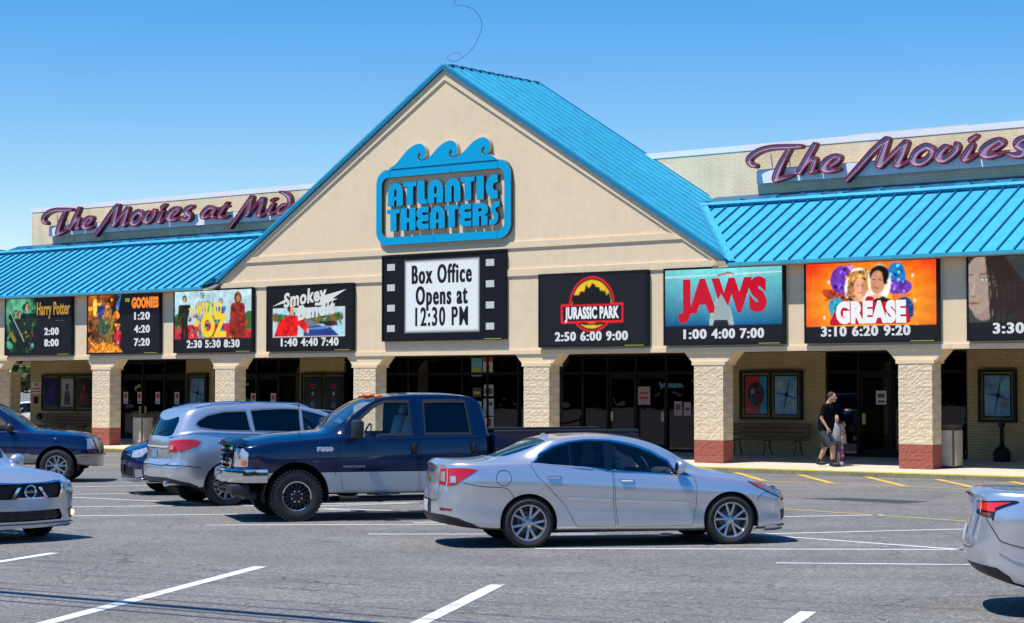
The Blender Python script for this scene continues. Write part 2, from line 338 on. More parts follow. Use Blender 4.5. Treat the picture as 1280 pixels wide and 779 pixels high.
def contours(X, Y, D, lev=0., simp=0.):
    D = D-lev+1e-9; ny, nx = D.shape; segs = {}
    S = D < 0
    cells = np.argwhere((S[:-1, :-1] != S[:-1, 1:]) | (S[:-1, :-1] != S[1:, :-1]) | (S[:-1, :-1] != S[1:, 1:]))
    pts = {}
    def ev(j, i, d):
        k = (j, i, d)
        if k not in pts:
            j2, i2 = (j, i+1) if d == 0 else (j+1, i); a, b = D[j, i], D[j2, i2]; t = a/(a-b)
            pts[k] = (X[j, i]+t*(X[j2, i2]-X[j, i]), Y[j, i]+t*(Y[j2, i2]-Y[j, i]))
        return k
    nxt = {}
    for j, i in cells:
        c = (S[j, i], S[j, i+1], S[j+1, i+1], S[j+1, i]); code = c[0]+2*c[1]+4*c[2]+8*c[3]
        e = {0: (j, i, 0), 1: (j, i+1, 1), 2: (j+1, i, 0), 3: (j, i, 1)}
        T = {1: [(0, 3)], 2: [(1, 0)], 3: [(1, 3)], 4: [(2, 1)], 5: [(0, 3), (2, 1)], 6: [(2, 0)], 7: [(2, 3)], 8: [(3, 2)], 9: [(0, 2)], 10: [(1, 0), (3, 2)], 11: [(1, 2)], 12: [(3, 1)], 13: [(0, 1)], 14: [(3, 0)]}
        for a, b in T.get(int(code), []): nxt[ev(*e[a])] = ev(*e[b])
    out = []
    while nxt:
        s0 = next(iter(nxt)); lp = [s0]; k = nxt.pop(s0)
        while k != s0 and k in nxt: lp.append(k); k = nxt.pop(k)
        P = [pts[q] for q in lp]
        if len(P) < 6: continue
        if simp:
            Q = [P[0]]
            i = 0
            while i < len(P)-1:   # greedy simplification
                j = min(i+12, len(P)-1)
                while j > i+1:
                    a = np.array(P[i]); b = np.array(P[j]); M_ = np.array(P[i+1:j]); d = b-a; L_ = np.hypot(*d)+1e-12
                    if np.max(np.abs((M_-a)[:, 0]*d[1]-(M_-a)[:, 1]*d[0])/L_) < simp: break
                    j -= 1
                Q.append(P[j]); i = j
            P = Q[:-1] if len(Q) > 4 and np.hypot(Q[0][0]-Q[-1][0], Q[0][1]-Q[-1][1]) < 1e-6 else Q
        if len(P) >= 3: out.append(P)
    return out
def text_mesh(body, size, bold=0., sx=1., shear=0., extrude=.004, align='CENTER', space=1.):
    c = bpy.data.curves.new('lettering', 'FONT'); c.body = body; c.size = size; c.offset = bold; c.extrude = extrude; c.shear = shear
    c.align_x = align; c.align_y = 'CENTER'; c.space_character = space; c.resolution_u = 3
    o = bpy.data.objects.new('lettering', c); COL.objects.link(o)
    dg = bpy.context.evaluated_depsgraph_get(); me = bpy.data.meshes.new_from_object(o.evaluated_get(dg))
    bpy.data.objects.remove(o); bpy.data.curves.remove(c)
    me.transform(Matrix(((sx, 0, 0, 0), (0, 0, -1, 0), (0, 1, 0, 0), (0, 0, 0, 1))))   # text faces -y
    return me
def text(name, body, x, y, z, size, m, parent, fit=0, rot=0, fat=0, **k):
    me = text_mesh(body, size, **k)
    if fat:      # thicken the strokes sideways
        bm = bmesh.new()
        for i, dx in enumerate((-fat, -fat/2, 0, fat/2, fat)):
            q = me.copy(); q.transform(Matrix.Translation((dx, -.0004*i, 0))); bm.from_mesh(q); bpy.data.meshes.remove(q)
        bm.to_mesh(me); bm.free()
    if fit:
        xs = [v.co.x for v in me.vertices]; w = max(xs)-min(xs); me.transform(Matrix.Translation((-(max(xs)+min(xs))/2, 0, 0))); me.transform(Matrix.Diagonal((fit/w, 1, 1, 1)))
    if rot: me.transform(Matrix.Rotation(-rot, 4, 'Y'))
    me.transform(Matrix.Translation((x, y, z))); o = finish(name, me, m, parent); return o
def cr(pts, n=8, closed=False):
    """Catmull-Rom through 2D/3D points"""
    P = np.asarray(pts, float); N = len(P); out = []
    rngi = range(N if closed else N-1)
    for i in rngi:
        p0 = P[(i-1) % N] if (closed or i > 0) else 2*P[0]-P[1]; p1 = P[i]; p2 = P[(i+1) % N]
        p3 = P[(i+2) % N] if (closed or i+2 < N) else 2*P[-1]-P[-2]
        for k in range(n):
            t = k/n; out.append(.5*((2*p1)+(-p0+p2)*t+(2*p0-5*p1+4*p2-p3)*t*t+(-p0+3*p1-3*p2+p3)*t**3))
    if not closed: out.append(P[-1])
    return np.array(out)
# ================================================================ ground and lot
AL = math.radians(-38.316); BO = Vector((9.109, 46.067, 0))
UX = Vector((math.cos(AL), math.sin(AL), 0)); UI = Vector((-math.sin(AL), math.cos(AL), 0))
def WB(u, d, z=0): return BO+UX*u+UI*d+Vector((0, 0, z))
def bthing(name, label, cat, u, d, z, group=None): return thing(name, label, cat, WB(u, d, z), AL, group)
struct = lambda o: tag(o, kind='structure')
g = MB()
xs = [-900, -200, -60, -30, -15, 0, 15, 30, 60, 200, 900]; ys = [-900, -200, -30, 0, 12, 24, 36, 60, 120, 300, 1500]
g.v = [(x, y, 0) for y in ys for x in xs]; nx = len(xs)
g.f = [(j*nx+i, j*nx+i+1, (j+1)*nx+i+1, (j+1)*nx+i) for j in range(len(ys)-1) for i in range(nx-1)]; g.mi = [0]*len(g.f)
ground = struct(g.build('parking_lot_ground', MATS['asphalt'], fix=False))
def stripe(p, q, w=.1, m=white_line, name='parking_line', z=.004):
    p = Vector((*p, 0)); q = Vector((*q, 0)); d = (q-p); L = d.length; d.normalize(); n = Vector((-d.y, d.x, 0)); k = max(2, int(L/.5))
    v = []; f = []
    for i in range(k+1):
        c = p+d*L*i/k
        for s in (-1, 1):
            e = c+n*(w/2*s+random.uniform(-.004, .004)); v.append((e.x, e.y, z))
    for i in range(k): f.append((2*i, 2*i+1, 2*i+3, 2*i+2))
    mb = MB(); mb.add(v, f); o = mb.build(name, m); return struct(o)
for p, q in [((-1.5, 29.95), (6.01, 31.75)), ((1.0, 26.9), (7.4, 28.9)), ((3.2, 27.85), (5.9, 24.9)), ((.3, 25.22), (6.2, 25.05)), ((3.12, 23.19), (6.0, 22.9)),
             ((-9.0, 31.2), (-1.2, 32.5)), ((-4.6, 29.45), (.6, 29.7)), ((-2.03, 27.67), (1.2, 27.67)),
             ((-9.9, 40.0), (-5.6, 42.2)), ((-8.9, 37.6), (-3.4, 39.3)), ((-8.6, 37.0), (-2.7, 32.9)), ((-8.3, 33.7), (-1.0, 35.2)), ((-3.2, 33.45), (.4, 31.6)), ((-4.0, 33.7), (0, 36.0))]:
    stripe(p, q)
for p, q, w in [((-5.4, 11.6), (-2.92, 22.73), .16), ((-2.2, 10.4), (-.15, 20.69), .16), ((-8.6, 15.0), (-5.74, 24.57), .15), ((-1.2, 6), (2.75, 18.21), .15), ((4.2, 9), (5.9, 15.4), .15)]: stripe(p, q, w)
def bl(u, d): p = WB(u, d); return (p.x, p.y)
stripe(bl(-30, -3.0), bl(14, -5.4), .1, yellow_line, 'fire_lane_line')
for k in range(-3, 10):
    u0 = -3.52+1.75*k if k > 0 else -3.52+1.75*k; t = (u0+30)/44
    stripe(bl(u0, -1.55), bl(u0+2.6, -3.0-2.4*((u0+32.6)/44)), .17, yellow_line, 'fire_lane_hatch', .008)
stripe(bl(4.38, -12.82), bl(9.2, -13.9), .09, yellow_line, 'aisle_line'); stripe(bl(-13, -8.3), bl(4.38, -12.82), .09, yellow_line, 'aisle_line')
stripe(bl(-40, -4.9), bl(-18, -7.9), .09, yellow_line, 'aisle_line'); stripe(bl(-40, -6.7), bl(-20, -9.0), .09, yellow_line, 'aisle_line')
pm = MB(); pm.add([(*bl(3.1, -9.9), .003), (*bl(3.6, -9.2), .003), (*bl(5.35, -9.25), .003), (*bl(5.3, -10.15), .003)], [(0, 3, 2, 1)])
struct(pm.build('asphalt_patch', mat('patch_asphalt', (.045, .045, .047), .9, noise=.25, nscale=60), fix=False))
def bmesh_local(mb, name, m, kind=None, parent=None, smooth=False):
    o = mb.build(name, m, parent, smooth)
    if parent is None: o.location = BO; o.rotation_euler = (0, 0, AL)
    if kind: o['kind'] = kind
    return o
s = MB(); U0, U1 = -75, 22
s.add([(U0, -1.2, .135), (U1, -1.2, .12), (U1, 4.42, .22), (U0, 4.42, .22), (U0, -1.2, -.1), (U1, -1.2, -.1), (U1, 4.42, -.1), (U0, 4.42, -.1)],
      [(0, 1, 2, 3), (4, 7, 6, 5), (0, 4, 5, 1), (1, 5, 6, 2), (2, 6, 7, 3), (3, 7, 4, 0)])
bmesh_local(s, 'sidewalk', concrete, 'structure')
for nm, m_, d0, d1, dz in (('curb', curb_grey, -1.40, -1.203, 0), ('curb_paint', curb_yellow, -1.392, -1.2, .004)):
    c_ = MB(); N = 60
    for i in range(N+1):
        u = U0+(U1-U0)*i/N; z = .13-.012*(u-U0)/(U1-U0); r = 0
        if nm == 'curb': c_.v += [(u, d0-.015, 0), (u, d0, z-.02), (u, d0+.02, z), (u, d1, z+.001)]
        else: c_.v += [(u, d0-.012, z-.075), (u, d0-.006, z-.015), (u, d0+.025, z+dz), (u, d1, z+dz+.002)]
        if i:
            b = 4*i
            for k in range(3): c_.f.append((b-4+k, b+k, b+k+1, b-3+k)); c_.mi.append(0)
    bmesh_local(c_, nm, m_, 'structure')

# ================================================================ the theater building
bld = bthing('theater_building', 'long tan stucco theater building with a big central gable and blue metal roofs', 'building', 0, 0, 0)
front = lambda u, z, w: (u, w, z)
GU, GZ, SL = -14.04, 11.02, .625     # gable apex, slope
def gz(u): return GZ-SL*abs(u-GU)
EAVE = 5.16; GL = GU-(GZ-EAVE)/SL; GR = GU+(GZ-EAVE)/SL
UL, UR = -41.75, 15.6
COLS = [-40.86, -35.02, -29.18, -23.34, -17.50, -11.21, -5.72, 0.0, 5.84, 11.68]
CW = {c: .87 for c in COLS}
ZB, ZC = 2.95, 2.66
out = [(UL, ZB)]
for c in COLS:   # haunches down to the column caps
    a, b = c-.02-.30, c+.87+.02+.30
    out += [(max(a, UL+.01), ZB), (max(c-.05, UL+.02), ZC), (c+.92, ZC), (b, ZB)]
out += [(UR, ZB), (UR, EAVE), (GR, EAVE), (GU, GZ), (GL, EAVE), (UL, EAVE)]
plate([out], front, .04, .50).build('facade_wall', stucco, bld)
p1 = [(GU, 10.72), (-21.72, 6.02), (-6.36, 6.02)]; p2 = [(-22.0, 5.85), (-6.08, 5.85), (-5.14, 5.27), (-22.94, 5.27)]
gt = [(UL, 5.085), (UR, 5.085), (UR, EAVE), (GR, EAVE), (GU, GZ), (GL, EAVE), (UL, EAVE)]
plate([gt, p1, p2], front, 0.0, .043).build('facade_trim', stucco, bld)
tb = [(UL, ZB)]; 
b_ = MB(); b_.box(UL, UR, .0, .043, ZB+.004, ZB+.115); b_.build('facade_ledge', stucco, bld)
for c in COLS:   # capital band, a bit proud
    mb = MB(); mb.box(max(c-.06, UL+.03), c+.93, -.012, .52, ZC-.045, ZC+.05); mb.build('column_cap', stucco, bld)
# arcade end return beam and soffit
e = MB(); e.box(UL, UL+.45, .503, 12, ZC+.25, EAVE); e.build('end_wall_beam', stucco, bld)
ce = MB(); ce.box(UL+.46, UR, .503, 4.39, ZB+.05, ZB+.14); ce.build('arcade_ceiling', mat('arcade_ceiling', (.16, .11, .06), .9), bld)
# split-face block columns
def block_mesh(w, d, h, seed):
    r = random.Random(seed); bm = bmesh.new(); g_ = .0025
    nx_, ny_, nz_ = max(3, int(w/.05)), 4, 4
    def P(i, j, k, n): return i/n
    pts = {}
    def vert(i, j, k):
        key = (i, j, k)
        if key in pts: return pts[key]
        x, y, z = g_+(w-2*g_)*i/nx_, (d)*j/ny_, g_+(h-2*g_)*k/nz_
        ed = (i in (0, nx_))+(k in (0, nz_))
        a = .003 if ed else .007
        if j == 0: y += (r.uniform(-a, a) if ed == 0 else .002)
        if i in (0, nx_) and 0 < k < nz_: x += r.uniform(-.006, .006)
        pts[key] = bm.verts.new((x, y, z)); return pts[key]
    for i in range(nx_):
        for k in range(nz_):
            bm.faces.new([vert(i, 0, k), vert(i+1, 0, k), vert(i+1, 0, k+1), vert(i, 0, k+1)])
            bm.faces.new([vert(i, ny_, k), vert(i, ny_, k+1), vert(i+1, ny_, k+1), vert(i+1, ny_, k)])
    for j in range(ny_):
        for k in range(nz_):
            bm.faces.new([vert(0, j, k), vert(0, j, k+1), vert(0, j+1, k+1), vert(0, j+1, k)])
            bm.faces.new([vert(nx_, j, k), vert(nx_, j+1, k), vert(nx_, j+1, k+1), vert(nx_, j, k+1)])
    me = bpy.data.meshes.new('block'); bm.to_mesh(me); bm.free(); return me
NC = 13; ZBASE = .15; HB = (ZC-.045-ZBASE)/NC
BM_ = {}
for w in (.435, .2175):
    for sd in range(5):
        for red in (0, 1):
            me = block_mesh(w, .47, HB, int(w*1000)+sd); me.materials.append(block_red if red else block_tan); BM_[(w, sd, red)] = me
mort = mat('mortar', (.52, .45, .33), .95)
def column(c, d0=0.):
    co = MB(); co.box(c+.022, c+.848, d0+.02, d0+.45, .1, ZC-.04); col_o = co.build('column', mort, bld)
    for r_ in range(NC):
        ws = [.435, .435] if r_ % 2 == 0 else [.2175, .435, .2175]; x = c
        for w in ws:
            o = bpy.data.objects.new('block', BM_[(w, random.randrange(5), int(r_ < 3))]); COL.objects.link(o); o.parent = col_o; o.location = (x, d0, ZBASE+r_*HB); x += w
for c in COLS: column(c)
column(-40.9, 5.0)
# brick back wall of the arcade with its openings
OPEN = [(-33.0, -29.51), (-28.09, -24.0), (-22.0, -7.32), (-4.41, -.32), (9.0, 12.5)]
segs_ = [(-38.06, -33.0), (-29.51, -28.09), (-24.0, -22.0), (-7.32, -4.41), (-.32, 9.0), (12.5, 24)]
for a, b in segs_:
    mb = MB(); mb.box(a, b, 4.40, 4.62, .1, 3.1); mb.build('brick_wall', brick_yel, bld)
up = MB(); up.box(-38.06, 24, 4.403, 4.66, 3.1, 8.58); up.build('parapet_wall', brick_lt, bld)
sd = MB(); sd.box(-38.06, -37.8, 4.663, 45, .1, 8.58); sd.build('side_wall', brick_lt, bld)
cp = MB(); cp.box(-38.12, 24.1, 4.388, 4.75, 8.58, 8.745); cp.box(-38.12, -37.7, 4.753, 45, 8.58, 8.745); cp.build('coping', coping_white, bld)
rf = MB(); rf.box(-37.79, 24, 4.67, 45, 8.0, 8.3); rf.build('flat_roof', mat('membrane', (.6, .6, .6), .8), bld)
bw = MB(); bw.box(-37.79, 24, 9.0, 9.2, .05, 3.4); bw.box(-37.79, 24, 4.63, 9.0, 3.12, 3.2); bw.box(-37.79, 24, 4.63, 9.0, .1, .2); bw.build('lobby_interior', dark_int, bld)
# lobby fittings faintly seen through the glass
cn = MB(); cn.rbox((-16.6, 7.0, .75), (3.2, .7, 1.1), .03); cn.build('ticket_counter', mat('counter_wood', (.12, .08, .05), .6), bld)
# storefront glazing
def storefront(a, b, xs, doors):
    f = MB(); f.box(a, b, 4.47, 4.57, .18, .30); f.box(a, b, 4.47, 4.57, 2.96, 3.1); f.box(a, b, 4.475, 4.565, 2.42, 2.50)
    for x in [a+.04]+xs+[b-.04]: f.box(x-.035, x+.035, 4.46, 4.58, .18, 3.1)
    fr = f.build('storefront_frame', bronze, bld)
    ed = [a+.04]+xs+[b-.04]
    for i in range(len(ed)-1):
        x0, x1 = ed[i]+.036, ed[i+1]-.036
        q = MB(); q.box(x0, x1, 4.515, 4.525, 2.505, 2.955); q.build('transom_pane', shop_glass, bld)
        if i in doors:
            d = MB(); y0, y1 = 4.50, 4.54
            d.box(x0+.006, x0+.07, y0, y1, .22, 2.41); d.box(x1-.07, x1-.006, y0, y1, .22, 2.41); d.box(x0+.071, x1-.071, y0, y1, .22, .42); d.box(x0+.071, x1-.071, y0, y1, 2.31, 2.41)
            do = d.build('door', bronze, bld)
            q = MB(); q.box(x0+.072, x1-.072, 4.518, 4.526, .421, 2.309); q.build('pane', shop_glass, do)
            hx = x1-.11 if i % 2 == 0 else x0+.11
            h = MB(); h.tube([(hx, 4.49, 1.05), (hx, 4.44, 1.08), (hx, 4.44, 1.35), (hx, 4.49, 1.38)], .012); h.box(hx-.05, hx+.05, 4.485, 4.498, 1.07, 1.36); h.build('handle', mat('brass', (.45, .36, .18), .35, .9), do)
        else:
            q = MB(); q.box(x0, x1, 4.515, 4.525, .305, 2.415); q.build('window_pane', shop_glass, bld)
storefront(-33.0, -29.51, [-31.85, -30.7], {0, 1, 2})
storefront(-28.09, -24.0, [-27.1, -26.1, -25.05], {0, 1, 2})
storefront(-22.0, -7.32, [-20.55, -19.3, -18.5, -17.1, -16.1, -14.9, -13.6, -12.5, -11.6, -10.6, -9.55, -8.45], {9, 10})
storefront(-4.41, -.32, [-3.45, -2.5, -1.45], {1, 2})
storefront(9.0, 12.5, [10.1, 11.3], {1})

# ---------------------------------------------------------------- blue standing-seam roofs
RZ0, RD0, RD1, RZ1 = 5.13, -.32, 3.0, 6.93
SLW = (RZ1-RZ0)/(RD1-RD0); wz = lambda d: RZ0+SLW*(d-RD0)
PW = .42
def slab(quad, name='roof_panel', rib=None, lift=.0, sm=None):
    """roof pan from four local points (eave a, eave b, top b, top a) with a standing seam on the a edge"""
    mb = MB(); A, B, C_, D = [Vector(p) for p in quad]; n = (B-A).cross(D-A); 
    if n.length < 1e-6: n = (C_-B).cross(D-B)
    n.normalize()
    if n.z < 0: n = -n
    t = n*.02; mb.add([A, B, C_, D, A+t, B+t, C_+t, D+t], [(0, 3, 2, 1), (4, 5, 6, 7), (0, 1, 5, 4), (1, 2, 6, 5), (2, 3, 7, 6), (3, 0, 4, 7)])
    o = mb.build(name, roof_blue, bld)
    along = (D-A)
    if along.length > .05:
        side_ = (B-A).normalized() if (B-A).length > .01 else (C_-D).normalized(); w = side_*.011; up_ = n*.055; a0 = A+n*.021; d0 = D+n*.021
        r = MB(); r.add([a0-w, a0+w, d0+w, d0-w, a0-w+up_, a0+w+up_, d0+w+up_, d0-w+up_], [(0, 3, 2, 1), (4, 5, 6, 7), (0, 1, 5, 4), (1, 2, 6, 5), (2, 3, 7, 6), (3, 0, 4, 7)])
        r.build('seam', sm or seam_shade_blue, o)
def wing(u0, u1, lo, hi):
    """panels between u0 and u1; lo(u), hi(u) give the depth range"""
    n = int(round((u1-u0)/PW)); w = (u1-u0)/n
    for i in range(n):
        a, b = u0+w*i, u0+w*(i+1)-.004
        la, lb, ha, hb = lo(a), lo(b), hi(a), hi(b)
        if ha-la < .02 and hb-lb < .02: continue
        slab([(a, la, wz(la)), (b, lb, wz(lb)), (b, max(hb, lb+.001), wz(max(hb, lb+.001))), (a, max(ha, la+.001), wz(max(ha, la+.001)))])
# valley: gable plane z = GZt - SL|u-GU| meets wing plane
GT = GZ+.10
def vd(u): return RD0+((GT-SL*abs(u-GU))-RZ0)/SLW     # depth at which the wing reaches the gable plane
ur = GU+(GT-RZ0)/SL; ulft = GU-(GT-RZ0)/SL
cl = lambda d: min(max(d, RD0), RD1)
wing(ur-(RZ1-RZ0)/SL, UR+.8, lambda u: cl(vd(u)), lambda u: RD1)
wing(UL-.35, ulft+(RZ1-RZ0)/SL, lambda u: cl(vd(u)), lambda u: cl(RD0+(u-(UL-.35))))
# left end hipped roof and its panels
def hipz(u): return RZ0+SLW*(u-(UL-.35))
n = 26
for i in range(n):
    a = RD0+PW*i; b = a+PW-.004
    ha = min(UL-.35+(a-RD0), UL-.35+3.32); hb = min(UL-.35+(b-RD0), UL-.35+3.32)
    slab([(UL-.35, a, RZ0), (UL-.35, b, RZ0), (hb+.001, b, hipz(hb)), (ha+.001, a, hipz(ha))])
hc = MB(); hc.tube([(UL-.35, RD0, RZ0+.05), (UL-.35+3.32, RD1, RZ1+.05)], .07, 8); hc.build('hip_cap', roof_blue, bld)
# under-deck, eave fascia, soffit, ridge cap
for a, b in ((UL-.3, GL+.3), (GR-.3, UR+.7)):
    dk = MB(); dk.add([(a, RD0+.02, RZ0-.03), (b, RD0+.02, RZ0-.03), (b, RD1, RZ1-.05), (a+(3.3 if a < -30 else 0), RD1, RZ1-.05), (a, RD0+.02, RZ0-.09), (b, RD0+.02, RZ0-.09), (b, RD1, RZ1-.12), (a+(3.3 if a < -30 else 0), RD1, RZ1-.12)],
           [(0, 1, 2, 3), (4, 7, 6, 5), (0, 4, 5, 1), (1, 5, 6, 2), (2, 6, 7, 3), (3, 7, 4, 0)])
    dk.build('roof_deck', mat('deck_wood', (.2, .16, .12), .9), bld)
for a, b in ((UL-.37, ulft+.03), (ur-.03, UR+.8)):
    ea = MB(); ea.box(a, b, RD0-.03, RD0-.003, RZ0-.05, RZ0+.03); ea.build('eave_fascia', roof_blue, bld)
for a, b in ((UL-.34, GL+.1), (GR-.1, UR+.7)):
    sf = MB(); sf.box(a, b, RD0, -.003, RZ0-.075, RZ0-.05); sf.build('soffit', stucco, bld)
for a, b in ((UL+2.9, ulft+(RZ1-RZ0)/SL+.5), (ur-(RZ1-RZ0)/SL-.5, UR+.8)):
    rc = MB(); rc.add([(a, 2.84, RZ1+.055), (b, 2.84, RZ1+.055), (b, 2.92, RZ1+.13), (a, 2.92, RZ1+.13), (b, 3.16, RZ1+.15), (a, 3.16, RZ1+.15), (b, 3.16, RZ1-.15), (a, 3.16, RZ1-.15)], [(0, 1, 2, 3), (3, 2, 4, 5), (5, 4, 6, 7), (0, 7, 6, 1)])
    rc.build('ridge_cap', roof_blue, bld, fix=True)
    bk = MB(); bk.add([(a, 3.165, RZ1-.02), (b, 3.165, RZ1-.02), (b, 4.39, RZ1+.42), (a, 4.39, RZ1+.42), (a, 3.165, RZ1-.3), (b, 3.165, RZ1-.3), (b, 4.39, RZ1-.3), (a, 4.39, RZ1-.3)], [(0, 1, 2, 3), (0, 4, 5, 1), (1, 5, 6, 2), (3, 2, 6, 7), (0, 3, 7, 4), (4, 7, 6, 5)])
    bk.build('wall_flashing', flash_dark, bld)
    k = a+.3
    while k < b:
        cb = MB(); w_ = random.choice((.14, .14, .4)); cb.box(k, k+w_, 3.2, 3.5, RZ1+.02, RZ1+.21); cb.build('flashing_clip', roof_blue, bld); k += random.choice((.9, 1.1, 1.6))
# gable roof: right and left slopes, panels run down the slope
GD0, GD1 = -.045, 4.40
def gp(side, u_off, d): return (GU+side*u_off, d, GT-SL*u_off)
def gend(d):      # how far down the slope before the wing roof
    z = wz(d) if d < RD1 else RZ1+.05+.25*(d-RD1)/1.4
    z = max(z, RZ0-.02); return (GT-z)/SL
for side in (1, -1):
    n = 11; w = (GD1-GD0)/n
    for i in range(n):
        a, b = GD0+w*i, GD0+w*(i+1)-.004
        A = gp(side, gend(a), a); B = gp(side, gend(b), b); C_ = gp(side, 0, b); D = gp(side, 0, a)
        slab([A, B, C_, D], sm=roof_blue)
    # rake fascia
    r = MB(); L_ = (GT-(RZ0-.02))/SL
    v = []
    for d in (GD0-.025, GD0-.002):
        v += [(GU, d, GT+.02), (GU+side*L_, d, GT+.02-SL*L_), (GU+side*(L_), d, GT-.10-SL*L_), (GU, d, GT-.10)]
    r.add(v, [(0, 1, 2, 3), (4, 7, 6, 5), (0, 4, 5, 1), (1, 5, 6, 2), (2, 6, 7, 3)]); r.build('rake_fascia', roof_dark if side > 0 else roof_dark, bld)
    rr = MB(); L2 = 6.0   # rear edge trim
    v = []
    for d in (GD1+.0, GD1+.05):
        v += [(GU, d, GT+.06), (GU+side*L2, d, GT+.06-SL*L2), (GU+side*L2, d, GT-.1-SL*L2), (GU, d, GT-.1)]
    rr.add(v, [(0, 1, 2, 3), (4, 7, 6, 5), (0, 4, 5, 1), (1, 5, 6, 2), (2, 6, 7, 3), (3, 7, 4, 0)]); rr.build('rear_trim', roof_dark, bld)
    # valley flashing
    P0 = Vector(gp(side, gend(RD0), RD0))+Vector((0, 0, .03)); P1 = Vector(gp(side, gend(RD1), RD1))+Vector((0, 0, .03))
    d_ = Vector((side, 0, 0)); vf = MB(); vf.add([P0-d_*.15+Vector((0, 0, .15*SL+.05)), P0+d_*.17+Vector((0, 0, .05)), P1+d_*.17+Vector((0, 0, .05)), P1-d_*.15+Vector((0, 0, .15*SL+.05)), P0+Vector((0, 0, .04)), P1+Vector((0, 0, .04))], [(0, 4, 5, 3), (4, 1, 2, 5)]); vf.build('valley_flashing', roof_blue, bld, fix=False)
gb = MB(); gb.add([(GL+.5, .49, EAVE), (GR-.5, .49, EAVE), (GU, .49, GZ-.3), (GL+.5, GD1, EAVE), (GR-.5, GD1, EAVE), (GU, GD1, GZ-.3)], [(0, 1, 2), (5, 4, 3), (0, 3, 4, 1), (1, 4, 5, 2), (2, 5, 3, 0)]); gb.build('gable_roof_frame', dark_int, bld)
i_ = 0; k = GD0+.25
while k < GD1-.2:    # broken dark ridge vent
    rv = MB(); rv.rbox((GU, k+.16, GT+.035), (.16, .30, .06), .01); rv.build('ridge_vent', flash_dark, bld); k += .42

# ================================================================ theater sign
sg = bthing('theater_sign', 'blue channel letter sign topped with three curling waves on the gable', 'sign', -14.05, .04, 6.1)
sign_blue = mat('sign_blue', (.002, .35, .62), .5, noise=.03, spec=.15); sign_edge = mat('sign_edge', (.10, .055, .025), .6); joint = mat('sign_joint', (.005, .09, .2), .5)
def sfn(u, z, w): return (u+14.05, w, z-6.1)
def face_and_side(loops, name, parent, m1, m2, a, b, fn, rim=None):
    """plate whose front sheet is m1 and returns are m2"""
    mb = plate(loops, fn, a, b, mi=0); n = len(mb.f); 
    for i, f in enumerate(mb.f):
        if len(f) == 4: mb.mi[i] = 1
    return mb.build(name, [m1, m2], parent)
X, Y = grid(-16.7, -11.4, 5.9, 8.5, .02)
rb = sd_box(X, Y, -16.54, -11.58, 6.13, 8.30, .42); ri = sd_box(X, Y, -16.33, -11.81, 6.35, 8.07, .22)
face_and_side(contours(X, Y, I_(rb, -ri), simp=.003), 'sign_frame', sg, sign_blue, sign_edge, -.13, -.02, sfn)
for u, z0, z1 in ((-16.03, 8.075, 8.298), (-13.75, 8.075, 8.298), (-12.05, 8.075, 8.298), (-14.35, 6.132, 6.348), (-12.05, 6.132, 6.348)):
    j = MB(); j.box(u+14.05, u+14.06, -.134, -.1305, z0-6.1, z1-6.1); j.build('frame_joint', joint, sg)
wave = [(-16.04, 8.33), (-15.82, 8.43), (-15.49, 8.70), (-15.30, 8.86), (-15.10, 8.955), (-14.93, 8.96), (-14.78, 8.90), (-14.68, 8.76), (-14.68, 8.62), (-14.76, 8.52), (-14.87, 8.50), (-14.96, 8.56), (-14.965, 8.64), (-14.92, 8.68), (-14.90, 8.63), (-14.87, 8.58), (-14.82, 8.585)]
def wv(shift, sc=1.): return [((x+16.04)*sc-16.04+shift, z) for x, z in wave]
# polygon of the three crests: outer curve of each with its curl, then on to the next
cre = []
def crest(x0, last=False):
    P = [(0, 8.34), (.22, 8.43), (.55, 8.69), (.82, 8.88), (1.07, 8.96), (1.24, 8.94), (1.36, 8.83), (1.385, 8.68), (1.30, 8.53), (1.17, 8.485), (1.06, 8.55), (1.055, 8.66), (1.12, 8.70), (1.165, 8.66), (1.13, 8.62), (1.135, 8.575), (1.19, 8.55)]
    return P
X, Y = grid(-16.3, -11.5, 8.2, 9.1, .0125)
D = np.full(X.shape, 9.)
def crest_sdf(x0, tail):
    """crest as body polygon minus the hollow under the curl"""
    body = [(0, 8.31), (0, 8.345), (.25, 8.45), (.52, 8.68), (.78, 8.87), (1.02, 8.955), (1.19, 8.955), (1.32, 8.88), (1.38, 8.74), (1.37, 8.62), (1.31, 8.53), (1.22, 8.487), (1.16, 8.48), (1.16, 8.31)]
    P = cr(body[1:-1], 8); P = [(0, 8.31)]+[tuple(p) for p in P]+[(1.16, 8.31)]
    P = [(x0+x, z) for x, z in P]
    e = poly_sdf(X, Y, P)
    hol = U_(sd_circ(X, Y, x0+1.14, 8.655, .055), sd_cap(X, Y, x0+1.10, 8.62, x0+1.12, 8.52, .034, .03))
    hol = U_(hol, sd_cap(X, Y, x0+1.12, 8.52, x0+1.22, 8.455, .028, .04))
    return I_(e, -hol)
def poly_sdf(X, Y, P):
    d = np.full(X.shape, 1e9)
    for (x0, y0), (x1, y1) in zip(P, P[1:]+P[:1]): d = np.minimum(d, sd_cap(X, Y, x0, y0, x1, y1, 0))
    return np.where(in_loops(X.ravel(), Y.ravel(), [P]).reshape(X.shape), -d, d)
for x0 in (-16.02, -14.86, -13.68): D = U_(D, crest_sdf(x0, 0))
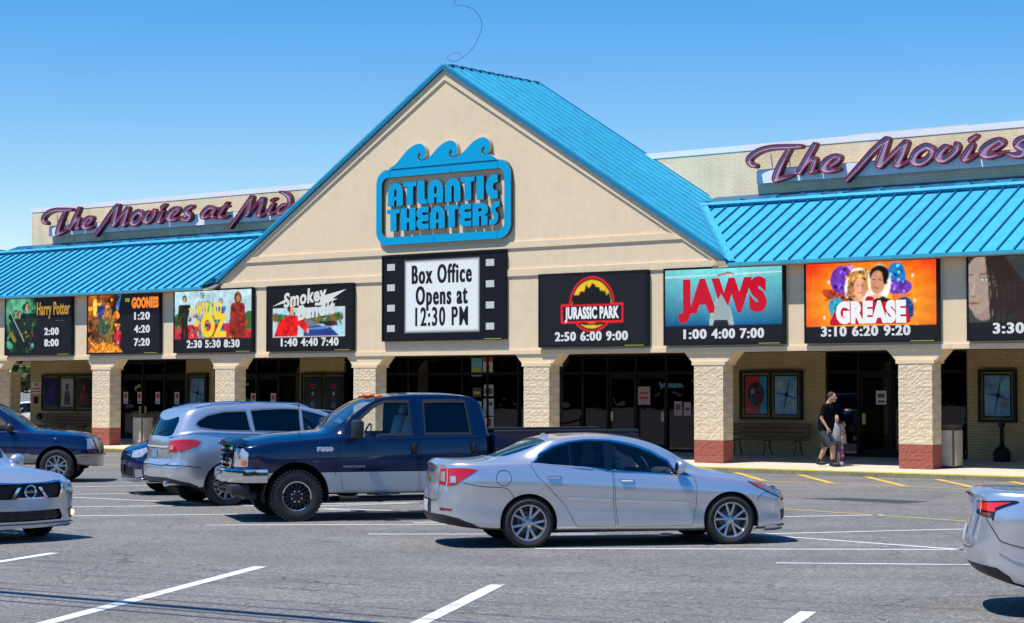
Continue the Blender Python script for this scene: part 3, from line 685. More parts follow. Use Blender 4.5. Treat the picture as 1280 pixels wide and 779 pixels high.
# water between the crests and the tail
fill = [(-14.95, 8.31), (-14.90, 8.49), (-14.75, 8.47), (-14.6, 8.50), (-14.4, 8.62), (-14.3, 8.31)]; D = U_(D, poly_sdf(X, Y, fill))
fill = [(-13.78, 8.31), (-13.72, 8.49), (-13.58, 8.475), (-13.42, 8.52), (-13.2, 8.64), (-13.1, 8.31)]; D = U_(D, poly_sdf(X, Y, fill))
fill = [(-12.62, 8.31), (-12.56, 8.475), (-12.42, 8.50), (-12.26, 8.455), (-12.1, 8.36), (-12.04, 8.31)]; D = U_(D, poly_sdf(X, Y, fill))
face_and_side(contours(X, Y, D, simp=.002), 'wave_crest', sg, sign_blue, mat('sign_return_pale', (.45, .40, .33), .6), -.15, -.02, sfn)
bb = MB(); bb.box(-16.0+14.05, -12.1+14.05, -.09, -.02, 8.295-6.1, 8.318-6.1); bb.build('wave_bar', black, sg)
def letter(ch, u0, u1, z0, z1):
    w, h = u1-u0, z1-z0; k = .11*h/.65; X, Y = grid(-.03, w+.03, -.03, h+.03, .0085)
    B = lambda a, b, c, d, r=0.: sd_box(X, Y, a, b, c, d, r)
    arch = U_(B(0, w, 0, h-w/2), sd_circ(X, Y, w/2, h-w/2, w/2)); sl = .045
    if ch == 'A':
        D = I_(arch, -B(w/2-sl, w/2+sl, -.1, .25*h)); D = I_(D, -U_(B(w/2-sl, w/2+sl, .40*h, .66*h), sd_circ(X, Y, w/2, .66*h, sl)))
    elif ch == 'N': D = I_(arch, -U_(B(w/2-sl, w/2+sl, -.1, .62*h), sd_circ(X, Y, w/2, .62*h, sl)))
    elif ch == 'T': D = U_(B(0, w, h*.80, h), B(w*.26, w*.74, 0, h))
    elif ch == 'I': D = B(0, w, 0, h)
    elif ch == 'L':
        D = U_(B(0, w*.74, .13*h, h), sd_circ(X, Y, w*.5, .25*h, w*.5)); D = I_(D, B(-1, w*2, 0, h)); D = U_(D, B(w*.4, w, 0, .17*h)); D = I_(D, -B(w*.76, w*2, .19*h, h+1))
    elif ch == 'H': D = I_(B(0, w, 0, h), -B(w/2-sl, w/2+sl, -.1, .36*h)); D = I_(D, -B(w/2-sl, w/2+sl, .56*h, h+1))
    elif ch == 'C':
        D = U_(I_(sd_circ(X, Y, h*.47, h/2, h*.47, h*.5), B(-1, h*.40, 0, h)), B(h*.30, w, 0, h)); D = I_(D, -U_(sd_circ(X, Y, w*.86, h/2, .17*h), B(w*.86, 2, h*.33, h*.67)))
    elif ch == 'E':
        c1 = I_(U_(sd_circ(X, Y, h*.30, h*.735, h*.30, h*.265), B(h*.25, w, h*.47, h)), B(0, w, 0, h)); c2 = U_(sd_circ(X, Y, h*.30, h*.265, h*.30, h*.265), B(h*.25, w, 0, h*.53))
        D = U_(c1, c2); D = I_(D, -U_(B(w*.55, 2, h*.64, h*.76), sd_circ(X, Y, w*.55, h*.70, h*.06))); D = I_(D, -U_(B(w*.55, 2, h*.24, h*.36), sd_circ(X, Y, w*.55, h*.30, h*.06)))
    elif ch == 'R':
        D = U_(U_(B(0, w*.6, 0, h), sd_circ(X, Y, w*.55, h*.70, w*.45, h*.30)), B(w*.5, w*.97, 0, h*.55, .03)); D = I_(D, -U_(B(w*.36, w*.50, h*.62, h*.76), sd_circ(X, Y, w*.52, h*.69, h*.07)))
        D = I_(D, -B(w*.42, w*.56, -.1, h*.42)); D = I_(D, -sd_cap(X, Y, w*1.02, h*.46, w*.86, h*.46, .03))
    elif ch == 'S':
        D = sd_cap(X, Y, w*.98, h*.90, w*.62, h*.84, .10*h); P_ = cr([(w*.95, h*.90), (w*.55, h*.86), (w*.33, h*.68), (w*.5, h*.50), (w*.66, h*.34), (w*.5, h*.15), (w*.1, h*.11)], 6)
        for a, b in zip(P_[:-1], P_[1:]): D = U_(D, sd_cap(X, Y, a[0], a[1], b[0], b[1], .125*h))
        D = I_(D, B(0, w, 0, h))
    lp = contours(X, Y, D, simp=.0025); lp = [[(u0+x, z0+y) for x, y in l] for l in lp]
    face_and_side(lp, 'letter', sg, sign_blue, sign_edge, -.135, -.03, sfn)
for ch, a, b in zip('ATLANTIC', (-16.09, -15.49, -14.97, -14.57, -13.93, -13.35, -12.79, -12.46), (-15.51, -15.0, -14.60, -14.01, -13.37, -12.86, -12.53, -12.04)): letter(ch, a, b, 7.24, 7.90)
for ch, a, b in zip('THEATERS', (-16.12, -15.60, -15.0, -14.49, -13.94, -13.43, -12.93, -12.34), (-15.63, -15.03, -14.54, -13.94, -13.44, -12.98, -12.38, -11.97)): letter(ch, a, b, 6.52, 7.15)

# ================================================================ script rooftop signs
Z3 = 7.11
STR = {  # strokes digitised in sign units (x right, y down), radius last
 'T': [[(175,408,20),(135,395,23),(115,355,24),(150,312,24),(225,268,23),(330,245,22),(450,240,22),(582,235,18)], [(475,262,20),(430,340,25),(385,430,30),(355,515,30),(352,533,22)], [(352,533,22),(430,515,17),(508,487,12)]],
 'h': [[(703,222,22),(640,330,26),(565,462,26)], [(595,430,16),(650,362,22),(700,350,24),(690,400,26),(662,455,24)], [(662,458,20),(718,458,12)]],
 'e': [[(830,415,16),(890,378,20),(920,335,24),(885,322,20),(825,352,28),(782,405,34),(792,442,28),(850,450,20),(922,438,12)]],
 'M': [[(985,535,20),(1100,410,23),(1230,265,24),(1338,172,24)], [(1345,178,28),(1318,260,30),(1275,385,34),(1290,408,20)], [(1290,408,18),(1400,300,19),(1505,200,22)], [(1512,205,28),(1480,295,30),(1432,385,32),(1450,403,22)], [(1450,403,20),(1530,372,10)]],
 'o': [[(1695,232,26),(1738,255,27),(1742,295,26),(1700,350,26),(1635,383,28),(1582,372,30),(1578,335,30),(1620,272,30),(1692,232,26)]],
 'v': [[(1862,240,24),(1812,292,32),(1800,338,34),(1850,352,28),(1920,308,26),(1966,252,28),(1962,216,22)], [(1862,240,24),(1895,235,14)]],
 'i': [[(2100,225,22),(2058,292,30),(2028,342,28),(2062,350,18),(2135,312,11)]], 'i_dot': [[(2088,178,22),(2142,140,16)]],
 'e2': [[(2270,275,16),(2330,240,20),(2372,200,24),(2340,178,22),(2260,215,30),(2200,280,36),(2220,316,28),(2290,318,20),(2368,300,12)]],
 's': [[(2605,150,20),(2520,180,26),(2498,222,28),(2560,258,30),(2545,300,30),(2470,315,22),(2410,298,15)]],
}
def toM(x, y): return (-6.5+(x-115)/485.*1.70+(0), 7.99-(y-355)/485.*1.28)
# measured plane coordinates of a grid of image points give the sign's own proportions
def sgn_pt(X_, Y_):
    px, py = 920+X_/Z3, 150+Y_/Z3
    th = math.radians(2.171); d = Vector((px-640, 2440*math.cos(th)+(py-389.5)*math.sin(th), 2440*math.sin(th)-(py-389.5)*math.cos(th)))
    o = Vector((0, 0, H)); t = ((BO-o).dot(UI)+4.0)/d.dot(UI); p = o+d*t-BO; return p.dot(UX)+6.6, p.z
def unit(X_, Y_): return sgn_pt(X_, Y_)
LST = {k: [[(*unit(x, y), r/Z3/39.) for x, y, r in s_] for s_ in v] for k, v in STR.items()}
def l3(X_, Y_):
    px, py = 200+X_/6.4, 220+Y_/6.4
    th = math.radians(2.171); d = Vector((px-640, 2440*math.cos(th)+(py-389.5)*math.sin(th), 2440*math.sin(th)-(py-389.5)*math.cos(th)))
    o = Vector((0, 0, H)); t = ((BO-o).dot(UI)+4.0)/d.dot(UI); p = o+d*t-BO; return (p.dot(UX)+36.98), p.z
LL = {'a': [[(440,262,12),(395,252,18),(345,300,22),(345,332,16),(395,318,12),(440,262,14)], [(447,262,14),(418,322,15),(450,335,8)]],
 't': [[(540,215,12),(490,290,17),(476,325,16),(505,332,12),(545,318,8)], [(472,264,9),(548,240,8)]],
 'M2': [[(560,410,14),(620,330,14),(690,230,15),(735,168,15)], [(738,172,17),(720,240,19),(695,310,20)], [(697,318,11),(770,230,12),(822,180,13)], [(826,186,17),(810,250,19),(788,308,20),(805,320,12)], [(805,320,12),(842,302,7)]],
 'i2': [[(908,225,13),(880,272,18),(870,300,16),(892,302,10),(932,285,7)]], 'i2_dot': [[(895,198,12),(926,180,10)]],
 'd': [[(965,130,10),(1010,142,17),(1038,180,18),(1036,230,18),(1003,278,18),(960,300,16),(946,275,14),(975,240,14),(1012,228,12)]],
 'w': [[(1058,235,13),(1048,275,16),(1070,285,14),(1100,240,13),(1092,280,14),(1120,280,12),(1160,215,12)]]}
for k, v in LL.items(): LST[k] = [[(*l3(x, y), r/6.4/33.) for x, y, r in s_] for s_ in v]
scr_face = mat('script_face', (.40, .26, .38), .7, noise=.25, nscale=3); scr_rim = mat('script_rim', (.30, .02, .06), .6); neon = mat('unlit_neon', (.60, .46, .52), .5)
scr_rim_d = mat('script_rim_dark', (.07, .02, .035), .4)
SMESH = {}
def script_meshes(k):
    if k in SMESH: return SMESH[k]
    S_ = LST[k]; pts = np.array([p for s_ in S_ for p in s_]); x0, x1, y0, y1 = pts[:, 0].min()-.2, pts[:, 0].max()+.2, pts[:, 1].min()-.2, pts[:, 1].max()+.2
    X, Y = grid(x0, x1, y0, y1, .014); D = np.full(X.shape, 9.)
    for s_ in S_:
        P = cr(s_, 6)
        for a, b in zip(P[:-1], P[1:]): D = U_(D, sd_cap(X, Y, a[0], a[1], b[0], b[1], max(a[2], .03), max(b[2], .03)))
    fn = lambda u, z, w: (u, w, z)
    o0 = contours(X, Y, D, simp=.004); oi = contours(X, Y, D, lev=-.028, simp=.004); on = contours(X, Y, D, lev=-.05, simp=.008)
    m1 = plate(o0, fn, .0, .14).mesh('letter'); m1.materials.append(scr_rim_d)
    m2 = plate(o0+oi, fn, -.05, -.002).mesh('rim'); m2.materials.append(scr_rim)
    m3 = plate(oi, fn, -.012, -.003).mesh('face'); m3.materials.append(scr_face)
    mb = MB()
    for lp in on:
        if len(lp) > 7: mb.tube([(x, -.03, z) for x, z in lp], .009, 5, closed=True)
    m4 = mb.mesh('neon_tube'); m4.materials.append(neon)
    SMESH[k] = (m1, m2, m3, m4); return SMESH[k]
def script_sign(label, u, keys, rw):
    t = bthing('script_sign', label, 'sign', u, 4.0, 0, 'script signs above the wing roofs')
    for k in keys:
        m1, m2, m3, m4 = script_meshes(k); l = finish('letter', m1, None, t)
        for nm, mm in (('rim', m2), ('face', m3), ('neon_tube', m4)): finish(nm, mm, None, l)
    for a, b in rw:
        r = MB(); r.box(a, b, .145, .40, 7.62, 7.98); r.build('raceway', coping_white, t)
        c = MB(); c.box(a+.05, b, .15, .38, 7.985, 8.0); c.build('raceway_lid', mat('raceway_lid', (.3, .28, .26), .5), t)
    for x in (.75, 1.3): q = MB(); q.tube([(x, .16, 8.0), (x-.05, .16, 8.38)], .018); q.build('strut', alloy, t)
    return t
script_sign('purple script sign starting with The Movies over the right wing', -6.6, ['T', 'h', 'e', 'M', 'o', 'v', 'i', 'i_dot', 'e2', 's'], [(.25, 20)])
t = script_sign('purple script sign over the left wing running behind the gable', -36.98, ['T', 'h', 'e', 'M', 'o', 'v', 'i', 'i_dot', 'e2', 's', 'a', 't', 'M2', 'i2', 'i2_dot', 'd', 'w'], [(.25, 14.5)])
# ================================================================ LED screens
def srgb(c): return np.where(np.asarray(c) <= .04045, np.asarray(c)/12.92, ((np.asarray(c)+.055)/1.055)**2.4)
class Cv:
    """small raster painted in code; x right 0..w, y down 0..h (metres)"""
    def __init__(s, w, h, n=46):
        s.plain = False; s.w, s.h = w, h; s.nx, s.ny = int(w*n), int(h*n)
        s.X, s.Y = np.meshgrid((np.arange(s.nx)+.5)/s.nx*w, (np.arange(s.ny)+.5)/s.ny*h); s.a = np.zeros((s.ny, s.nx, 3))
    def noise(s, sc, seed=0, oct=4):
        r = np.random.default_rng(seed); o = np.zeros(s.X.shape); amp = 1; tot = 0
        for k in range(oct):
            f = sc*2**k; gx, gy = int(s.w*f)+3, int(s.h*f)+3; G = r.random((gy, gx)); x = s.X*f; y = s.Y*f; i = x.astype(int); j = y.astype(int); u = x-i; v = y-j; u = u*u*(3-2*u); v = v*v*(3-2*v)
            o += amp*((G[j, i]*(1-u)+G[j, i+1]*u)*(1-v)+(G[j+1, i]*(1-u)+G[j+1, i+1]*u)*v); tot += amp; amp *= .5
        return o/tot
    def fill(s, c): s.a[:] = srgb(c); return s
    def put(s, m, c, soft=.012):
        m = np.clip(-m/soft, 0, 1)[..., None]; s.a = s.a*(1-m)+srgb(c)*m; return s
    def mod(s, m, c, n):
        mm = (np.clip(-m/.015, 0, 1))[..., None]; s.a = s.a*(1-mm)+(srgb(c)*(n[..., None]))*mm; return s
    def ell(s, x, y, rx, ry, c, n=None, ang=0):
        ca, sa = math.cos(ang), math.sin(ang); dx, dy = s.X-x, s.Y-y; u, v = dx*ca+dy*sa, -dx*sa+dy*ca
        d = (np.hypot(u/rx, v/ry)-1)*min(rx, ry); return s.put(d, c) if n is None else s.mod(d, c, n)
    def cap(s, x0, y0, x1, y1, r, c, r1=None, n=None):
        d = sd_cap(s.X, s.Y, x0, y0, x1, y1, r, r1); return s.put(d, c) if n is None else s.mod(d, c, n)
    def poly(s, P, c, n=None):
        m = in_loops(s.X.ravel(), s.Y.ravel(), [P]).reshape(s.X.shape); d = np.where(m, -1., 1.); return s.put(d, c) if n is None else s.mod(d, c, n)
    def fig(s, x, y, h, top, skin, hair, seed=0, low=None):
        """a plain standing figure: y = head top, h = height"""
        n = np.clip(-.25+2.4*s.noise(12, seed, 3), .15, 2.2); hd = h*.075
        s.cap(x-hd*.6, y+h*.52, x-hd*.8, y+h*.98, hd*.75, low or top, n=n*.7); s.cap(x+hd*.6, y+h*.52, x+hd*.9, y+h*.98, hd*.75, low or top, n=n*.7)
        s.poly([(x-hd*1.9, y+h*.2), (x+hd*1.9, y+h*.2), (x+hd*1.5, y+h*.56), (x-hd*1.5, y+h*.56)], top, n)
        s.cap(x-hd*2, y+h*.24, x-hd*2.4, y+h*.5, hd*.55, top, n=n); s.cap(x+hd*2, y+h*.24, x+hd*1.2, y+h*.45, hd*.55, top, n=n)
        s.ell(x, y+hd*1.0, hd*1.0, hd*1.15, hair, n); s.ell(x+hd*.1, y+hd*1.25, hd*.72, hd*.95, skin, .7+.4*n); s.ell(x+hd*.45, y+hd*1.3, hd*.35, hd*.8, tuple(q*.6 for q in skin)); s.cap(x-hd*.3, y+hd*1.15, x+hd*.35, y+hd*1.15, hd*.1, (.15, .1, .08)); return s
    def build(s, name, parent, x0, z1, y, m=None):
        """rows of small tiles, picture faces -y; top left corner at (x0, z1)"""
        if m is None or True:
            a = s.a; pz = np.pad(a, ((1, 1), (1, 1), (0, 0)), 'edge'); bl_ = (pz[:-2, 1:-1]+pz[2:, 1:-1]+pz[1:-1, :-2]+pz[1:-1, 2:]+4*a)/8; g1 = s.noise(11, 91, 3); g2 = np.random.default_rng(4).random(g1.shape); s.a = bl_ if s.plain else bl_*(.86+.28*g1+.14*(g2-.5))[..., None]
            lr = s.noise(5, 33, 3); s.a = s.a*(1+(0 if s.plain else .22)*(np.stack([lr, s.noise(5, 35, 3), s.noise(5, 37, 3)], -1)-.5))
        nx, ny = s.nx, s.ny; xs = x0+np.linspace(0, s.w, nx+1); zs = z1-np.linspace(0, s.h, ny+1)
        XX, ZZ = np.meshgrid(xs, zs); co = np.stack([XX, np.full(XX.shape, y), ZZ], -1).reshape(-1, 3)
        j, i = np.meshgrid(np.arange(ny), np.arange(nx), indexing='ij'); a = (j*(nx+1)+i).ravel(); q = np.stack([a, a+nx+1, a+nx+2, a+1], -1)
        me = bpy.data.meshes.new(name); kk = 1.5 if m is not None else 1.; me.vertices.add(len(co)); me.vertices.foreach_set('co', co.ravel().astype(np.float32))
        me.loops.add(q.size); me.loops.foreach_set('vertex_index', q.ravel().astype(np.int32)); me.polygons.add(len(q)); me.polygons.foreach_set('loop_start', (np.arange(len(q))*4).astype(np.int32))
        me.update(); me.validate()
        at = me.color_attributes.new('Col', 'FLOAT_COLOR', 'CORNER'); col = np.ones((len(q), 4, 4)); col[:, :, :3] = np.clip(s.a*kk, 0, 1).reshape(-1, 1, 3); at.data.foreach_set('color', col.ravel().astype(np.float32))
        return finish(name, me, m or MATS['led_picture'], parent)
def led(c, name, emit=.9):
    if name in MATS: return MATS[name]
    m = mat(name, c, .6, emit=emit, spec=.1); b = m.node_tree.nodes['Principled BSDF']; b.inputs['Base Color'].default_value = (.004, .004, .004, 1); return m
L_white = led((.70, .76, .80), 'led_white', .8); L_black = mat('led_black', (.004, .004, .005), .5)
W_, Hh = 3.56, 1.98
tick = mat('maker_strip', (.35, .40, .05), .6)
def clutter(c, x0, x1, y0, y1, pal, n, sz, seed, asp=.6):
    r = np.random.default_rng(seed); nz = np.clip(-.2+2.4*c.noise(16, seed, 2), .25, 2)
    for i in range(n):
        q = pal[r.integers(len(pal))]; k = .55+.9*r.random(); c.ell(x0+(x1-x0)*r.random(), y0+(y1-y0)*r.random(), sz*(.4+r.random()), sz*asp*(.4+r.random()), tuple(min(1, v*k) for v in q), nz, r.random()*3.1)
def screen(label, u, w=W_, h=Hh, z0=3.12, cat='screen'):
    t = bthing('led_screen', label, cat, u, .04, z0, 'LED movie screens in a row along the front')
    b = MB(); b.rbox((w/2, -.055, h/2), (w, .105, h), .008); b.build('cabinet', black, t)
    f = MB(); r = .055
    f.box(.0, w, -.128, -.1085, 0, r); f.box(0, w, -.128, -.1085, h-r, h); f.box(0, r, -.128, -.1085, r, h-r); f.box(w-r, w, -.128, -.1085, r, h-r); f.build('bezel', black, t)
    k = MB(); k.box(w-.72, w-.12, -.131, -.1285, .018, .036); k.build('maker_strip', tick, t)
    return t
def times(t, body, x, z, size=.27, sx=1.06):
    ws = body.split()
    for i, w in enumerate(ws): text('showtime_text', w, x+(i-(len(ws)-1)/2)*.84, -.1225, z, .335, L_white, t, fit=.70 if len(ws) > 1 else .76, bold=.007, fat=.010, extrude=.002, space=1.14)
CW_, CH_ = W_-.11, Hh-.11; DK = (.075, .08, .11)
def canvas(bgc=DK):
    c = Cv(CW_, CH_); c.fill(bgc); n = c.noise(2.2, 3, 2); c.a *= (.85+.3*n)[..., None]; return c
def shadepic(c, seed, x0, x1, y0, y1, amt=.5):
    m = (c.X > x0) & (c.X < x1) & (c.Y > y0) & (c.Y < y1); n = 1-amt/2+amt*c.noise(7, seed, 4); c.a[m] *= n[m][:, None]
# --- 1: green night picture, gold title
t = screen('LED screen with green lit picture, gold lettering and 2:00 8:00', -33.72)
c = canvas(); n = c.noise(3, 1)
c.mod(-np.clip(1-np.hypot((c.X-.75)/1.0, (c.Y-.55)/.95), 0, 1)*.05, (.45, .85, .65), (1.3*n*np.clip(1.4-np.hypot((c.X-.75)/.8, (c.Y-.5)/.9), 0, 1)))
clutter(c, .1, 1.6, .1, 1.8, [(.2, .5, .38), (.08, .2, .16), (.04, .1, .09)], 40, .16, 3)
for x, y, h, s_ in ((.55, .38, 1.5, 1), (.78, .42, 1.5, 2), (1.15, .12, 1.9, 3)): c.fig(x, y, h, (.08, .16, .14), (.78, .62, .5), (.16, .1, .08), s_)
c.cap(.25, .45, 1.0, 1.45, .015, (.8, .88, .85)); c.cap(.3, 1.2, .5, 1.4, .09, (.5, .42, .12)); clutter(c, .9, 1.5, .8, 1.7, [(.05, .12, .1), (.08, .2, .15), (.5, .4, .15)], 26, .07, 9); shadepic(c, 5, 0, 1.8, 0, 2, .9)
c.build('picture', t, .055, Hh-.055, -.116)
gold = led((.52, .30, .06), 'led_gold', .8)
text('title_text', 'Harry Potter', 2.60, -.1225, Hh-.44, .60, gold, t, fit=1.72, bold=.012, space=1.05)
text('subtitle_text', '. . . . . . . .', 2.95, -.1225, Hh-.80, .11, gold, t); times(t, '2:00', 2.52, .78); times(t, '8:00', 2.52, .40)
# --- 2: warm treasure picture
t = screen('LED screen with warm group picture and 1:20 4:20 7:20', -29.38)
c = canvas(); n = c.noise(4, 8)
c.mod(-np.clip(1.5-c.X, 0, 1)*.04, (.75, .40, .12), n*np.clip(1.7-c.X, .2, 1.2)); c.ell(.35, .4, .12, .3, (.98, .8, .3)); c.cap(1.55, .02, 1.35, .9, .10, (.35, .5, .85), r1=.03, n=n*1.4)
clutter(c, 0, 1.5, 0, 1.5, [(.6, .3, .08), (.3, .15, .05), (.15, .08, .05), (.8, .5, .12)], 70, .14, 4)
for x, y, h, col, s_ in ((.65, .1, 1.1, (.2, .25, .55), 1), (1.0, .22, 1.1, (.65, .45, .2), 2), (.45, .55, 1.0, (.45, .3, .15), 3), (.75, .62, 1.0, (.2, .35, .2), 4), (1.1, .6, 1.0, (.5, .45, .2), 5), (.9, .8, .9, (.2, .3, .25), 6), (1.5, 1.0, .95, (.75, .12, .22), 7)): c.fig(x, y, h, col, (.82, .6, .42), (.2, .12, .07), s_)
pile = [(0, 1.87), (.2, 1.65), (.6, 1.6), (.85, 1.45), (1.1, 1.6), (1.5, 1.68), (1.75, 1.87)]; c.poly(pile, (.9, .55, .12), .4+1.3*c.noise(16, 9, 2)); clutter(c, .1, 1.6, 1.55, 1.87, [(.95, .6, .12), (.8, .35, .08), (.5, .25, .08), (.9, .8, .4)], 90, .05, 6); c.ell(.93, 1.42, .16, .17, (.55, .38, .15), n*1.3); shadepic(c, 7, 0, 1.9, 0, 2, 1.0)
c.build('picture', t, .055, Hh-.055, -.116)
grn = led((.25, .5, .05), 'led_green', .8); orn = led((.95, .25, .03), 'led_orange', .9)
text('title_text', 'THE', 2.00, -.1225, Hh-.25, .15, grn, t, bold=.006, sx=.8); text('title_text', 'GOONIES', 2.86, -.1225, Hh-.36, .44, orn, t, fit=1.28, bold=.026, space=1.1)
for k, b_t in enumerate(('1:20', '4:20', '7:20')): times(t, b_t, 2.72, 1.20-.42*k)
# --- 3: four figures on a red and green picture
t = screen('LED screen with four figures on a red field and 2:30 5:30 8:30', -25.17)
c = Cv(CW_, CH_); c.fill((.62, .75, .82)); n = c.noise(3, 4); c.mod(sd_box(c.X, c.Y, -1, 5, -1, 1.5), (.66, .78, .82), .8+.5*n)
for x in (1.25, 1.4, 1.55, 1.75, 1.95): c.cap(x, .35+abs(x-1.6)*.6, x, 1.1, .07, (.25, .68, .45))
c.poly([(0, 1.05), (CW_, 1.0), (CW_, 1.5), (0, 1.5)], (.75, .16, .22), .6+.7*c.noise(8, 2)); c.ell(.15, .9, .2, .22, (.25, .5, .2), n); c.ell(3.35, .95, .25, .3, (.3, .55, .22), n)
clutter(c, 0, 3.4, .75, 1.5, [(.7, .12, .2), (.45, .08, .12), (.3, .5, .2), (.85, .35, .4)], 110, .09, 8); clutter(c, 1.1, 2.1, .3, .9, [(.2, .6, .4), (.5, .7, .6), (.15, .45, .35)], 30, .07, 12)
c.fig(.45, .12, 1.45, (.12, .12, .10), (.75, .6, .4), (.05, .05, .05), 1); c.fig(1.25, .02, 1.5, (.55, .62, .68), (.62, .68, .72), (.55, .6, .65), 2); c.fig(2.1, .25, 1.2, (.30, .45, .75), (.88, .72, .6), (.25, .13, .08), 3); c.fig(2.85, .12, 1.5, (.55, .14, .1), (.72, .42, .25), (.5, .22, .08), 4); c.cap(2.68, .55, 2.62, 1.3, .16, (.52, .14, .09), n=np.clip(-.3+2.6*c.noise(11, 8, 3), .2, 2)); c.cap(3.02, .55, 3.08, 1.3, .15, (.52, .14, .09), n=np.clip(-.3+2.6*c.noise(11, 9, 3), .2, 2)); c.ell(2.85, .26, .17, .2, (.45, .2, .08), np.clip(-.3+2.6*c.noise(14, 6, 3), .2, 2)); c.ell(2.86, .27, .09, .11, (.72, .45, .25))
shadepic(c, 15, 0, 4, 0, 1.5, .7); c.put(sd_box(c.X, c.Y, -1, 5, 1.48, 3), DK); c.build('picture', t, .055, Hh-.055, -.116)
yel = led((.80, .58, .03), 'led_yellow', .95)
text('title_text', 'THE', .86, -.1225, 1.30, .24, yel, t, fit=.30, bold=.012); text('title_text', 'WIZARD', 1.62, -.1225, 1.34, .54, yel, t, fit=1.14, bold=.022, space=1.1); text('title_text', 'OF', 1.05, -.1225, .90, .24, yel, t, bold=.012, sx=.8, shear=.2)
text('title_text', 'OZ', 1.85, -.1225, .80, .92, yel, t, fit=1.18, bold=.05, space=1.05); times(t, '2:30 5:30 8:30', 1.81, .26, .25)
# --- 4: man in red by a road
t = screen('LED screen with red shirted man, blue car and 1:40 4:40 7:40', -21.02)
c = canvas((.06, .06, .08)); n = c.noise(4, 12); fx0, fx1, fy0, fy1 = .22, 3.2, .62, 1.5
c.put(sd_box(c.X, c.Y, fx0, fx1, fy0, fy1), (.85, .86, .84)); bx = sd_box(c.X, c.Y, fx0+.03, fx1-.03, fy0+.03, fy1-.03)
c.mod(bx, (.62, .78, .86), .9+.2*n)
for k in range(14): x = .35+k*.2; c.ell(x, 1.0-.12*((x-1.7)/1.5)**2, .18, .14, (.22, .38, .16) if k % 3 else (.45, .35, .15), .6+.8*n)
clutter(c, .3, 3.1, .78, 1.15, [(.15, .3, .12), (.3, .42, .2), (.5, .4, .2), (.4, .5, .5)], 90, .07, 13); c.poly([(1.5, 1.0), (1.8, 1.0), (2.9, 1.47), (1.5, 1.47)], (.45, .45, .48)); c.ell(2.6, 1.12, .3, .09, (.25, .12, .08), n*1.4); c.ell(2.25, 1.08, .14, .05, (.1, .1, .1)); c.ell(2.0, .85, .2, .09, (.45, .5, .5), n)
c.poly([(1.5, 1.47), (1.6, 1.22), (2.0, 1.16), (2.6, 1.22), (2.95, 1.47)], (.12, .22, .5), .7+.7*n); c.cap(1.65, 1.26, 2.5, 1.24, .03, (.35, .55, .8))
c.poly([(.28, 1.47), (.45, 1.05), (.85, .85), (1.15, .85), (1.55, 1.0), (1.75, 1.3), (1.55, 1.35), (1.3, 1.15), (1.25, 1.47)], (.85, .08, .07), np.clip(-.1+2.0*c.noise(9, 21, 3), .35, 1.6)); c.ell(1.68, 1.32, .06, .09, (.8, .6, .45)); c.ell(.98, .66, .12, .17, (.80, .55, .38)); c.ell(.93, .62, .11, .13, (.15, .1, .07)); c.ell(1.03, .66, .085, .14, (.82, .58, .42)); c.ell(1.0, .5, .24, .06, (.45, .2, .1)); c.ell(.97, .45, .13, .09, (.45, .2, .1)); c.cap(1.06, .72, 1.1, .72, .015, (.1, .07, .05))
c.build('picture', t, .055, Hh-.055, -.116)
sil = led((.66, .69, .70), 'led_silver', .85)
text('title_text', 'Smokey', 1.62, -.1225, Hh-.38, .58, sil, t, fit=1.80, rot=math.radians(7), bold=.020, shear=.2, space=1.1)
text('title_text', 'and the', 2.25, -.1225, Hh-.58, .14, sil, t, bold=.01, shear=.2); text('title_text', 'Bandit', 2.08, -.1225, Hh-.78, .58, sil, t, fit=1.55, rot=math.radians(7), bold=.020, shear=.2, space=1.1)
for P_ in ([(.25, Hh-.62), (.85, Hh-.40), (.8, Hh-.50), (1.1, Hh-.46)], [(2.2, Hh-.38), (3.3, Hh-.18), (2.75, Hh-.44), (2.95, Hh-.46), (2.3, Hh-.62)]):
    m_ = MB(); m_.prism(P_, lambda a, b, w: (a, w, b), -.121, -.117); m_.build('lightning_bolt', sil, t)
times(t, '1:40 4:40 7:40', 1.81, .26, .25)
# --- centre: box office board in a film strip
t = screen('white LED board reading Box Office Opens at 12:30 PM in a film strip', -16.32, 4.53, 2.47, 3.36)
bw_ = 2.78; c = Cv(bw_, 2.08, 44); c.plain = True; e = np.minimum(np.minimum(c.X, bw_-c.X), np.minimum(c.Y, 2.08-c.Y)); f = np.clip(e/.09, 0, 1)
ph = c.X*17+c.Y*30; st = np.stack([1+.12*np.sin(ph), 1+.05*np.sin(ph+2.1), 1+.08*np.sin(ph+4.2)], -1); c.a = srgb((.80, .84, .88))*f[..., None]*st+srgb((.05, .05, .07))*(1-f[..., None])
c.build('picture', t, .86, 2.30, -.1165)
for k, l in enumerate(('Box Office', 'Opens at', '12:30 PM')): text('notice_text', l, 2.25, -.1225, 1.85-.60*k, .74, L_black, t, fit=(2.22, 1.92, 1.95)[k], bold=.012, fat=(.034, .034, .020)[k], extrude=.002, space=1.22)
hole = led((.62, .68, .74), 'led_perforation', .7)
for sx_ in (.33, 3.98):
    for k in range(4):
        m_ = MB(); m_.rbox((sx_+.02, -.119, .37+.585*k), (.29, .006, .19), .05 if False else .002); m_.build('film_perforation', hole, t)
